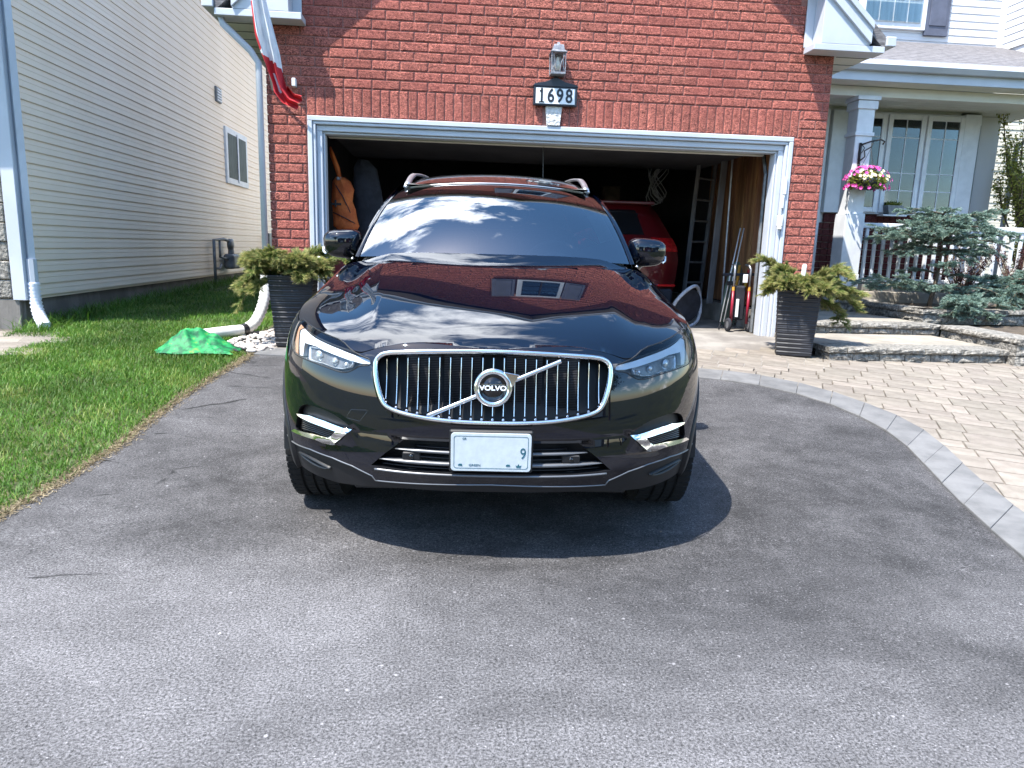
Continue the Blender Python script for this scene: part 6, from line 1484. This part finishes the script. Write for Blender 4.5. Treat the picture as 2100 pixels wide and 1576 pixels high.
# ---- bonnet
def hoodfn(x, y, off=0.):
    e = 2e-3; z = hood_z(x, y); zx = (hood_z(x+e, y)-hood_z(x-e, y))/(2*e); zy = (hood_z(x, y+e)-hood_z(x, y-e))/(2*e)
    n = Vector((-zx, -zy, 1)).normalized(); return (x+n.x*off, y+n.y*off, z+n.z*off), list(n)
def yrear(x): return 1.285+.135*(abs(x)/.8)**2
hbp = []
for b_ in hood_boundary():
    if b_[1] < yrear(b_[0]): hbp.append((max(0, b_[0]-.003*(b_[3] > .3)), b_[1]+.0035))
ho_ = [(-x, y) for x, y in hbp[::-1]][:-1]+hbp
xc = hbp[-1][0]; rear = [(xc*(1-2*i/40), yrear(xc*(1-2*i/40))) for i in range(1, 40)]
bon = patch('bonnet', ho_+rear, [], .026, M['paint'], car, fn=hoodfn, edge=.022)
# turned-down edge of the bonnet (dark shut line)
b = MB(); P = [Vector(hoodfn(x, y)[0]) for x, y in ho_]; n = len(P); b.add([tuple(p) for p in P]+[(p.x*.985, p.y+.012, p.z-.02) for p in P], [(i, i+1, i+1+n, i+n) for i in range(n-1)]); b.build('bonnet_edge', M['plastic'], bon)
b = MB(); P = [Vector(hoodfn(x, yrear(x))[0]) for x in np.linspace(-xc, xc, 41)]; n = len(P); b.add([tuple(p) for p in P]+[(p.x, p.y+.012, p.z-.035) for p in P]+[(p.x*1.0, p.y+.16, p.z-.045) for p in P], [(i, i+1, i+1+n, i+n) for i in range(n-1)]+[(i+n, i+1+n, i+1+2*n, i+2*n) for i in range(n-1)]); b.build('cowl_panel', M['plastic'], car)
# ---- windscreen, roof, pillars
def WS(s, t, bul=.07):
    a = abs(s); B_ = Vector((.764*s, 1.325+.185*a**2.3, 1.168-.030*a*a)); T_ = Vector((.605*s, 2.005+.125*a**2.3, 1.560-.045*a*a))
    p = B_.lerp(T_, t); p += Vector((0, -.5, .86))*bul*4*t*(1-t)*(1-.3*a*a); return p
def fdn(f, s, t, e=2e-3):
    p = f(s, t); a = f(s+e, t)-f(s-e, t); b_ = f(s, t+e)-f(s, t-e); n = a.cross(b_).normalized(); return tuple(p), list(n)
SQ = [(-1, 0), (1, 0), (1, 1), (-1, 1)]
wsn = patch('windscreen', SQ, [], (.06, .06), M['ws'], car, fn=lambda s, t: fdn(WS, s, t), edge=.05)
def offs(f, o_): 
    def g(s, t): p, n = fdn(f, s, t); return (p[0]+n[0]*o_, p[1]+n[1]*o_, p[2]+n[2]*o_), n
    return g
inner = smooth_poly([(-.955, .035), (.955, .035), (.94, .90), (.60, .94), (0, .95), (-.60, .94), (-.94, .90)], 1)
patch('black_border', SQ, [inner], (.08, .08), M['plastic'], wsn, fn=offs(WS, -.004), edge=.04)
# roof: y from 2.0 to 4.35
def rxe(y): return _interp(y, [(1.98, .600), (2.3, .602), (2.8, .600), (3.5, .585), (4.2, .555), (4.5, .54)])
def rzc(y): return _interp(y, [(1.98, 1.563), (2.2, 1.600), (2.5, 1.628), (2.9, 1.638), (3.5, 1.622), (4.2, 1.57), (4.5, 1.54)])
def ROOF(s, t):
    y = 2.01+.125*abs(s)**2.3*(1-t)+t*(4.42-2.01); a = abs(s); return Vector((rxe(y)*s, y, rzc(y)-.045*a*a-.030*a**8*1))
patch('roof_panel', SQ, [], (.06, .03), M['gloss'], car, fn=lambda s, t: fdn(ROOF, s, t), edge=.04)
# roof header trim (thin bright line) 
b = MB(); P = [Vector(WS(s, 1.0))+Vector((0, .006, .004)) for s in np.linspace(-.97, .97, 30)]; b.tube(P, .005, 6); b.build('header_seal', M['satin'], car, smooth=True)
# belt and roof rail curves for pillars and side glass
def beltp(y, s_): u = uy(y, 1.1); z = ztopb(u); p = S(u, z); return Vector((s_*(p[0]-.004), y, z+.0))
def roofe(y, s_):
    return Vector((s_*(rxe(y)+.012), y, rzc(y)-.085))
for s_ in (-1, 1):
    # A pillar: from fender corner up to roof
    A0 = Vector((s_*.790, 1.505, 1.140)); A1 = Vector((s_*.612, 2.115, 1.512)); 
    pil = []; 
    for i in range(13):
        t = i/12; p = WS(s_*.995, t)+Vector((s_*.012, .008, -.004)); q = p+Vector((s_*.030, .075, -.030-.02*t)); r_ = p+Vector((s_*.022, .0, .004)); pil.append((p, r_, q))
    b = MB(); b.add([tuple(x) for row in pil for x in row], [(i*3+k, i*3+k+1, (i+1)*3+k+1, (i+1)*3+k) for i in range(12) for k in range(2)]); b.build('a_pillar', M['paint'], car, smooth=True)
    ya = np.linspace(1.60, 4.35, 40); rows = []
    for y in ya:
        lo = beltp(y, s_)
        if y < 2.10: t = (y-1.50)/.62; hi = WS(s_*.995, max(0, min(1, t)))+Vector((s_*.04, .075, -.035)); hi.y = y
        else: hi = roofe(y, s_)
        rows.append((lo, hi))
    vs = []; nv = 6
    for lo, hi in rows:
        for j in range(nv): t = j/(nv-1); p = lo.lerp(hi, t); p.x += s_*.018*math.sin(t*math.pi); vs.append(tuple(p))
    b = MB(); b.add(vs, [(i*nv+j, i*nv+j+1, (i+1)*nv+j+1, (i+1)*nv+j) for i in range(39) for j in range(nv-1)]); b.build('side_windows', M['sideglass'], car, smooth=True)
    # window frame strips: belt chrome, roof side rail, B and C pillars
    b = MB(); b.tube([lo+Vector((s_*.006, 0, .004)) for lo, hi in rows], .008, 6); b.build('belt_trim', M['satin'], car, smooth=True)
    b = MB(); hs_ = [hi for lo, hi in rows if hi.y > 2.0]; nh = len(hs_)
    b.add([tuple(h+Vector((s_*.012, 0, -.03))) for h in hs_]+[tuple(h+Vector((s_*.014, 0, .012))) for h in hs_]+[tuple(h+Vector((-s_*.018, 0, .045))) for h in hs_], [(i+k*nh, i+1+k*nh, i+1+(k+1)*nh, i+(k+1)*nh) for i in range(nh-1) for k in range(2)]); b.build('roof_side', M['paint'], car, smooth=True)
    for yb in (2.54, 3.46):
        i = int(np.argmin(abs(ya-yb))); lo, hi = rows[i]; b = MB(); c = [lo.lerp(hi, t)+Vector((s_*(.018*math.sin(t*math.pi)+.004), 0, 0)) for t in np.linspace(0, 1, 6)]
        b.add([tuple(p+Vector((0, -.035, 0))) for p in c]+[tuple(p+Vector((0, .035, 0))) for p in c], [(k, k+1, k+7, k+6) for k in range(5)]); b.build('door_pillar', M['gloss'], car, smooth=True)
    # roof rails
    rp = [Vector((s_*(rxe(y)-.028), y, rzc(y)-.060+.036*math.sin(min(1, (y-2.09)/.5)*math.pi/2)*(1 if y < 3.8 else max(0, (4.2-y)/.4)))) for y in np.linspace(2.10, 4.2, 24)]
    b = MB(); 
    k0 = len(b.v); 
    for i, p in enumerate(rp):
        w = .020
        b.v += [(p.x-w, p.y, p.z), (p.x-w*.7, p.y, p.z+.014), (p.x+w*.7, p.y, p.z+.014), (p.x+w, p.y, p.z), (p.x, p.y, p.z-.006)]
    for i in range(len(rp)-1):
        for k in range(5): b.f.append((i*5+k, i*5+(k+1) % 5, (i+1)*5+(k+1) % 5, (i+1)*5+k))
    b.f.append((0, 1, 2, 3, 4)); b.build('roof_rail', M['satin'], car, smooth=True)
# rear screen
b = MB(); b.add([(-.76, 4.58, 1.165), (.76, 4.58, 1.165), (.54, 4.40, 1.50), (-.54, 4.40, 1.50)], [(0, 1, 2, 3)]); b.build('rear_screen', M['sideglass'], car)
b = MB(); b.add([(-.56, 4.30, 1.545), (.56, 4.30, 1.545), (.52, 4.62, 1.52), (-.52, 4.62, 1.52), (-.54, 4.42, 1.49), (.54, 4.42, 1.49)], [(0, 1, 2, 3), (3, 2, 5, 4)]); b.build('rear_spoiler', M['paint'], car)
# ---- grille
skirt('grille_surround', GR, .07, M['gloss'], car)
band('grille_gasket', GR, .012, [(-.4, -.006), (-.3, .006), (.7, .010), (1, .0)], M['gloss'], car)
band('grille_frame', GR, .0195, [(0, .0), (.10, .013), (.5, .019), (.88, .014), (1, .0)], M['chrome'], car)
def plane_patch(name, P, m, dy, shrink=1., cz=.785):
    P = [(u*shrink, cz+(z-cz)*shrink) for u, z in resample(P, .02)]
    c = onS(P); b = MB(); ctr = (0, max(p.y for p in c)*.6+dy, cz); b.add([(p.x, p.y+dy, p.z) for p in c]+[ctr], [(i, (i+1) % len(c), len(c)) for i in range(len(c))]); return b.build(name, m, car)
plane_patch('radiator', GR, M['plastic'], .065)
rad = MB()
for i in range(34):
    z = .67+i*.0068
    for (a, b_) in ((-.335, -.20), (-.19, -.05), (.05, .19), (.20, .335)): rad.box(a, .105, z, b_, .108, z+.0028)
tag(rad.build('radiator_fins', M['satin'] if False else mat('dark_fin', (.055, .055, .06), .5, var=.2), car), kind='stuff')
# inner lower chrome ledge and 21 vertical fins
gu = resample(GR, .004); cx3 = onS(gu)
def grange(x):
    zs_ = []
    for i in range(len(cx3)):
        a, c = cx3[i], cx3[(i+1) % len(cx3)]
        if (a.x > x) != (c.x > x): t = (x-a.x)/(c.x-a.x); zs_.append(a.z+(c.z-a.z)*t)
    return min(zs_), max(zs_)
for k in range(-10, 11):
    x = k*.0411; za, zb = grange(x); za += .034; zb -= .026; vs = []; nn_ = 9
    for i in range(nn_):
        z = za+(zb-za)*i/(nn_-1); u = u_of_x(x, z); p, nr = Sn(u, z); y = p[1]-.002+.016*math.sin(math.pi*i/(nn_-1)) ; vs += [(x-.0016, y+.003, z), (x, y, z), (x+.0016, y+.003, z)]
    b = MB(); b.add(vs, [(i*3+j, i*3+j+1, i*3+j+4, i*3+j+3) for i in range(nn_-1) for j in range(2)]); fo_ = b.build('grille_fin', M['chrome'], car, smooth=True)
    vs2 = []
    for i in range(nn_): v = vs[i*3+1]; vs2 += [(x-.0035, v[1]+.004, v[2]), (x-.0035, v[1]+.055, v[2]), (x+.0035, v[1]+.055, v[2]), (x+.0035, v[1]+.004, v[2])]
    b = MB(); b.add(vs2, [(i*4+j, i*4+j+1, i*4+j+5, i*4+j+4) for i in range(nn_-1) for j in range(3)]); b.build('fin_web', M['gloss'], fo_)
    zl, _ = grange(x); y = S(u_of_x(x, zl+.02), zl+.02)[1]; b = MB(); b.bbox(x-.004, y-.004, zl+.014, x+.004, y+.02, zl+.026, .002); b.build('fin_foot', M['chrome'], fo_)
# diagonal bar, badge
def gp(u, z, o_): return Vector(Sn(u, z, o_)[0])
A_ = PL['barA'][0]; B2 = PL['barB'][0]; pa = gp(A_[0], A_[1], .004); pb_ = gp(B2[0], B2[1]-.004, .006); cz_ = PL['badge'][0][1]; pc = gp(0, cz_, .016)
dv_ = (pb_-pa); 
b = MB(); q = [pa, pa.lerp(pb_, .33)+Vector((0, -.004, 0)), pa.lerp(pb_, .66)+Vector((0, -.004, 0)), pb_]; w = Vector((-dv_.z, 0, dv_.x)).normalized()*.0085
b.add([tuple(p+o_) for p in q for o_ in (-w, -w*.7+Vector((0, -.007, 0)), w*.7+Vector((0, -.007, 0)), w)], [(i*4+j, i*4+j+1, i*4+j+5, i*4+j+4) for i in range(3) for j in range(3)]); b.build('diagonal_bar', M['chrome'], car, smooth=True)
bd = empty('badge', pc, 0); bd.parent = car; bd.rotation_euler = (math.radians(-8), 0, 0)
b = MB(); b.lathe([(.050, .006), (.053, -.010), (.059, -.014), (.067, -.014), (.073, -.008), (.074, .006)], n=48, ax='y'); b.build('ring', M['chrome'], bd, smooth=True)
b = MB(); b.lathe([(0, -.004), (.051, -.003), (.052, .006)], n=40, ax='y'); b.build('disc', M['gloss'], bd, smooth=True)
b = MB(); dd = Vector((dv_.x, 0, dv_.z)).normalized(); pp = Vector((-dd.z, 0, dd.x)); tip = dd*.106; w1 = dd*.066+pp*.034; w2 = dd*.066-pp*.034
tri = [dd*.070+pp*.026, dd*.106+pp*.020+pp*.004, dd*.110-pp*.024, dd*.070-pp*.020]
tri = [dd*.062+pp*.026, dd*.100+pp*.026, dd*.106-pp*.030, dd*.062-pp*.030+dd*.004]
# arrow head pointing up and outward
e1 = Vector((.085, 0, .040)); tri = [Vector((.040, 0, .062)), Vector((.098, 0, .052)), Vector((.073, 0, .004))]
b.add([tuple(p+Vector((0, -.012, 0))) for p in tri]+[tuple(p+Vector((0, .004, 0))) for p in tri], [(0, 1, 2), (5, 4, 3), (0, 3, 4, 1), (1, 4, 5, 2), (2, 5, 3, 0)]); b.build('arrow', M['chrome'], bd, bevel=.0015)
textmesh('lettering', 'VOLVO', .025, M['lampwhite'], bd, (0, -.0062, -.001), (math.pi/2, 0, 0), .001, 1.22, bold=.0009)
b = MB(); b.box(-.044, -.0062, .0125, .044, -.0045, .0142); b.build('badge_line', M['chrome'], bd)
# ---- headlights
for s_ in (-1, 1):
    H_ = HLs[s_]; f = lambda P: P if s_ < 0 else mirror(P)
    hl_ = skirt('headlight', H_, .05, M['lampdark'], car)
    patch('housing', H_, [], .03, M['lampdark'], hl_, fn=lambda u, z: Sn(u, z, -.045))
    patch('light_guide', f(PL['drl']), [], .02, M['lampwhite'], hl_, fn=lambda u, z: Sn(u, z, -.012), edge=.01)
    skirt('guide_edge', f(PL['drl']), .03, M['lampwhite'], hl_, off=-.012)
    patch('amber_reflector', f(PL['amber']), [], .02, M['lampamber'], hl_, fn=lambda u, z: Sn(u, z, -.008), edge=.01)
    md_ = f(PL['module']); patch('lamp_module', md_, [], .02, M['lampdark'], hl_, fn=lambda u, z: Sn(u, z, -.028), edge=.01); band('module_rim', md_, .007*1, [(0, -.03), (.3, -.018), (.7, -.018), (1, -.03)], M['lamplens'], hl_)
    for uu, zz, rr in ((-.595, .848, .021), (-.515, .842, .015), (-.465, .836, .010)):
        p, nn = Sn(s_*abs(uu), zz, -.020); b = MB(); b.lathe([(0, -.006), (rr*.7, -.005), (rr, .0), (rr*1.15, .006)], n=20, ax='y'); o = b.build('projector', M['lamplens'], hl_, (0), smooth=True) if False else b.build('projector', M['lamplens'], hl_, smooth=True); o.location = p; o.rotation_euler = (0, 0, math.atan2(nn[0], -nn[1]))
    patch('lamp_cover', H_, [], .025, M['clear'], hl_, fn=lambda u, z: Sn(u, z, .001))
    band('lamp_gasket', H_, .006, [(-.5, -.002), (-.2, .003), (.2, .003), (.5, -.002)], M['plastic'], hl_)
    # fog vents
    fg_ = skirt('side_vent', FR_[s_], .05, M['plastic'], car); patch('vent_back', FR_[s_], [], .03, M['plastic'], fg_, fn=lambda u, z: Sn(u, z, -.022))
    ch_ = f(PL['fog_chrome']); patch('vent_chrome', ch_, [], .02, M['chrome'], fg_, fn=lambda u, z: fdn(lambda a, c_: Vector(Sn(a, c_, .007-.28*(c_-(.530+.064*sstep(.548, .572, c_))))[0]), u, z, 1e-3), edge=.006); skirt('vent_chrome_edge', ch_, .03, M['chrome'], fg_, off=-.008)
    for i in range(6):
        t = i/5; z0 = .580-.040*t; a0 = -.655-.010*t; a1 = -.480-.022*t; P = [(a0, z0-.006*t), ((a0+a1)/2, z0+.003), (a1, z0)]
        band('slat', f(P), .004, [(-.5, -.02), (-.5, -.004), (.5, -.004), (.5, -.02)], M['gloss'], fg_, closed=False)
    tw = f(PL['tow']); 
# tow eye cover outline (left only)
b = band('tow_cover', PL['tow'], .0022, [(-.5, .0), (0, .0007), (.5, .0)], M['gloss'], car)
# ---- lower intake
ik = skirt('lower_intake', IK, .09, M['plastic'], car); 
c = onS(resample(IK, .03)); b = MB(); b.add([(p.x, p.y+.09, p.z) for p in c]+[(0, .10, .51)], [(i, (i+1) % len(c), len(c)) for i in range(len(c))]); b.build('intake_back', M['plastic'], ik)
for (z0, hw, th, mt) in ((.545, .225, .004, 'plastic'), (.5295, .285, .011, 'trimgrey'), (.505, .25, .004, 'plastic'), (.4835, .335, .012, 'trimgrey'), (.463, .33, .004, 'plastic')):
    for s_ in (-1, 1):
        P = [(s_*.0, z0), (s_*hw*.45, z0), (s_*hw*.8, z0+.002), (s_*hw, z0+.004)]
        band('intake_slat', P, th*s_, [(-.5, -.03), (-.5, .0 if mt == 'trimgrey' else -.012), (.5, -.002 if mt == 'trimgrey' else -.012), (.5, -.03)], M[mt], ik, closed=False, taper=lambda t: 1 if t < .75 else 1-(t-.75)*3.2)
for s_ in (-1, 1): 
    b = MB(); p = S(s_*.235, .506); b.bbox(p[0]-.035, p[1]+.004, .490, p[0]+.035, p[1]+.04, .524, .004); so = b.build('sensor_block', M['plastic'], ik); b = MB(); b.lathe([(0, -.004), (.009, -.003), (.010, .004)], (p[0]+s_*.0, p[1]+.002, .507), 16, 'y'); b.build('parking_sensor', M['gloss'], so, smooth=True)
# ---- licence plate
pt = empty('licence_plate', (-.002, -.022, .549), 0); pt.parent = car; pt.rotation_euler = (math.radians(0), 0, 0)
def rrect(w, h, r, n=5): return [(cx_+r*math.cos(a), cz2+r*math.sin(a)) for cx_, cz2, a0 in ((w/2-r, h/2-r, 0), (-w/2+r, h/2-r, math.pi/2), (-w/2+r, -h/2+r, math.pi), (w/2-r, -h/2+r, 1.5*math.pi)) for a in [a0+math.pi/2*i/n for i in range(n+1)]]
M['platewhite'] = mat('plate_white', (.46, .52, .56), .4, var=.05, vscale=30); M['plateblue'] = mat('plate_teal', (.02, .10, .14), .5, var=.1)
b = MB(); b.prism(rrect(.306, .153, .014), -.002, .004, 'y'); b.build('plate_face', M['platewhite'], pt, bevel=.001)
b = MB(); o1 = rrect(.284, .131, .010); o2 = rrect(.280, .127, .009); n = len(o1); b.add([(x, -.0028, z) for x, z in o1]+[(x, -.0028, z) for x, z in o2], [(i, (i+1) % n, (i+1) % n+n, i+n) for i in range(n)]); b.build('plate_border', M['plateblue'], pt)
textmesh('plate_text', 'GR', .012, M['plateblue'], pt, (-.102, -.003, .054), (math.pi/2, 0, 0), .0003)
textmesh('plate_text', 'GREEN', .0125, M['plateblue'], pt, (-.062, -.003, -.052), (math.pi/2, 0, 0), .0003, 1.15, 'CENTER')
textmesh('plate_text', '9', .062, M['plateblue'], pt, (.122, -.003, -.004), (math.pi/2, 0, 0), .0003, .8)
b = MB()
for x in (-.117, .066): b.prism([(x-.008, -.055), (x+.008, -.055), (x+.008, -.051), (x+.005, -.047), (x-.004, -.047), (x-.008, -.051)], -.0032, -.0022, 'y')
b.prism([(.098, -.059), (.114, -.059), (.117, -.049), (.111, -.053), (.106, -.044), (.101, -.053), (.095, -.049)], -.0032, -.0022, 'y'); b.build('plate_emblem', M['plateblue'], pt)
b = MB(); b.bbox(-.16, .0045, -.085, .16, .03, .085, .006); b.build('plate_holder', M['plastic'], pt)
# ---- mirrors
for s_ in (-1, 1):
    mr2 = empty('wing_mirror', (s_*.905, 1.74, 1.190), 0); mr2.parent = car
    vs = []; nu, nv = 20, 14
    for j in range(nv+1):
        ph = -math.pi/2+math.pi*j/nv
        for k in range(nu):
            a = 2*math.pi*k/nu; x = math.copysign(abs(math.cos(ph))**.55, 1)*math.copysign(abs(math.cos(a))**.62, math.cos(a)); y = abs(math.cos(ph))**.55*math.copysign(abs(math.sin(a))**.8, math.sin(a)); z = math.copysign(abs(math.sin(ph))**.62, math.sin(ph))
            vs.append((x*.112*(1+.06*z), y*(.085 if y < 0 else .05), z*.082*(1-.10*(x*s_))))
    b = MB(); b.add(vs, [(j*nu+k, j*nu+(k+1) % nu, (j+1)*nu+(k+1) % nu, (j+1)*nu+k) for j in range(nv) for k in range(nu)]); mc = b.build('mirror_cap', M['paint'], mr2, smooth=True)
    b = MB(); b.tube([(-s_*.04, .0, -.06), (-s_*.085, .0, -.10), (-s_*.135, .02, -.13)], [.04, .034, .03], 8); b.build('mirror_arm', M['gloss'], mr2, smooth=True)
    b = MB(); b.bbox(-.098, .046, -.066, .098, .056, .066, .01); b.build('mirror_glass', M['sideglass'], mr2)
    b = MB(); b.tube([(s_*.112, -.02, -.02), (s_*.109, -.035, -.045), (s_*.09, -.06, -.056)], .006, 6); b.build('indicator', M['lampwhite'], mr2, smooth=True)
# ---- wheels
for s_ in (-1, 1):
    for yc in (YW1, YW2):
        w = empty('wheel', (s_*.826, yc, .372), 0); w.parent = car; R_ = .372
        pr_t = [(.235, -.112), (.30, -.120), (.345, -.117), (.364, -.108), (R_, -.090), (R_, -.055), (R_-.008, -.052), (R_-.008, -.044), (R_, -.041), (R_, -.004), (R_-.008, -.002), (R_-.008, .006), (R_, .008), (R_, .041), (R_-.008, .044), (R_-.008, .052), (R_, .055), (R_, .090), (.364, .108), (.345, .117), (.30, .120), (.235, .112)]
        b = MB(); b.lathe(pr_t, n=64, ax='x'); b.build('tyre', M['tyre'], w)
        tr = MB()
        for k in range(64):                                            # tread blocks on the shoulders
            a = 2*math.pi*k/64; Mt = Matrix.Rotation(a, 4, 'X')
            for x0, x1 in ((-.112, -.058), (.058, .112), (-.040, -.004), (.010, .040)): tr.box(x0, -.0135, R_-.010, x1, .0135, R_+.0015, Mt)
        tag(tr.build('tread_blocks', M['tyre'], w), kind='stuff')
        b = MB(); b.lathe([(0, .06), (.06, .062), (.07, .05), (.20, .04), (.235, .10), (.245, .112), (.232, .114), (.22, .09), (.21, -.10)] if s_ > 0 else [(0, -.06), (.06, -.062), (.07, -.05), (.20, -.04), (.235, -.10), (.245, -.112), (.232, -.114), (.22, -.09), (.21, .10)], n=36, ax='x'); b.build('rim', M['plastic'], w, smooth=True)
        for k in range(5):
            a = 2*math.pi*k/5; b = MB(); b.prism([(-.028, .05), (.028, .05), (.018, .235), (-.018, .235)], s_*.075, s_*.10, 'x'); o = b.build('spoke', M['satin'], w); o.rotation_euler = (a, 0, 0)
# ---- cabin
cb = MB(); cb.add([(-.76, 1.40, 1.10), (.76, 1.40, 1.10), (.74, 1.62, 1.135), (-.74, 1.62, 1.135), (.72, 1.90, 1.10), (-.72, 1.90, 1.10), (.72, 1.95, .85), (-.72, 1.95, .85)], [(0, 1, 2, 3), (3, 2, 4, 5), (5, 4, 6, 7)]); cb.build('dashboard', M['interior'], car, smooth=True)
b = MB(); pts = [(.37+.185*math.cos(a), 2.02-.06*math.sin(a), 1.045+.175*math.sin(a)) for a in np.linspace(0, 2*math.pi, 33)]; b.tube(pts, .016, 8, cap=False); sw_ = b.build('steering_wheel', M['interior'], car, smooth=True)
b = MB(); b.bbox(.28, 1.95, 1.0, .46, 2.02, 1.09, .02); b.tube([(.19, 2.02, 1.045), (.30, 1.99, 1.045)], .018, 6); b.tube([(.55, 2.02, 1.045), (.44, 1.99, 1.045)], .018, 6); b.build('wheel_hub', M['interior'], sw_)
b = MB(); b.prism([(.14, 1.0), (.60, 1.0), (.54, 1.13), (.37, 1.165), (.20, 1.13)], 1.78, 1.92, 'y'); b.build('instrument_hood', M['interior'], car)
for s_ in (-1, 1):
    b = MB(); b.bbox(s_*.37-.25, 2.25, .45, s_*.37+.25, 2.80, .68, .05); st_ = b.build('seat', M['leather'], car); b = MB(); b.bbox(s_*.37-.24, 2.72, .66, s_*.37+.24, 2.86, 1.24, .05); b.build('seat_back', M['leather'], st_); b = MB(); b.bbox(s_*.37-.13, 2.76, 1.27, s_*.37+.13, 2.86, 1.44, .04); b.build('headrest', M['leather'], st_)
b = MB(); b.bbox(-.70, 3.3, .45, .70, 3.9, .66, .04); b.bbox(-.66, 3.8, .66, .66, 3.95, 1.2, .04); b.build('rear_bench', M['leather'], car)
b = MB(); b.add([(-.74, 1.3, .32), (.74, 1.3, .32), (.74, 4.5, .32), (-.74, 4.5, .32)], [(0, 1, 2, 3)]); b.build('cabin_floor', M['interior'], car)
b = MB(); b.bbox(-.12, 2.04, 1.40, .12, 2.07, 1.47, .01); b.tube([(0, 2.07, 1.46), (0, 2.05, 1.54)], .012, 6); b.build('rear_view_mirror', M['interior'], car)
b = MB(); b.add([(-.58, 2.05, 1.545), (.58, 2.05, 1.545), (.56, 3.2, 1.585), (-.56, 3.2, 1.585), (.52, 4.3, 1.53), (-.52, 4.3, 1.53)], [(0, 1, 2, 3), (3, 2, 4, 5)]); b.build('headliner', mat('headliner', (.16, .16, .15), .9, var=.1), car)
for s_ in (-1, 1):
    b = MB(); vs = []
    for i in range(9): t = i/8; p = WS(s_*.985, t); vs += [tuple(p+Vector((-s_*.01, .03, -.02))), tuple(p+Vector((-s_*.085, .07, -.045)))]
    b.add(vs, [(i*2, i*2+1, i*2+3, i*2+2) for i in range(8)]); b.build('pillar_trim', M['cabinlight'], car, smooth=True)
# wipers
for (a, c) in (((-.50, 1.335), (.22, 1.375)), ((.12, 1.33), (.66, 1.44))):
    b = MB(); n = 8; P = [Vector((a[0]+(c[0]-a[0])*i/n, a[1]+(c[1]-a[1])*i/n, 1.150)) for i in range(n+1)]; P = [Vector((p.x, p.y+.10*abs(p.x/.8)**2, p.z+.018)) for p in P]; b.tube(P, .006, 5); b.build('wiper', M['plastic'], car, smooth=True)
# washer nozzles / antenna
b = MB(); b.prism([(0, 0), (.12, 0), (.11, .035), (.04, .01)], -.014, .014, 'x'); o = b.build('antenna_fin', M['paint'], car); o.location = (0, 4.1, 1.575)
bpy.context.view_layer.update()
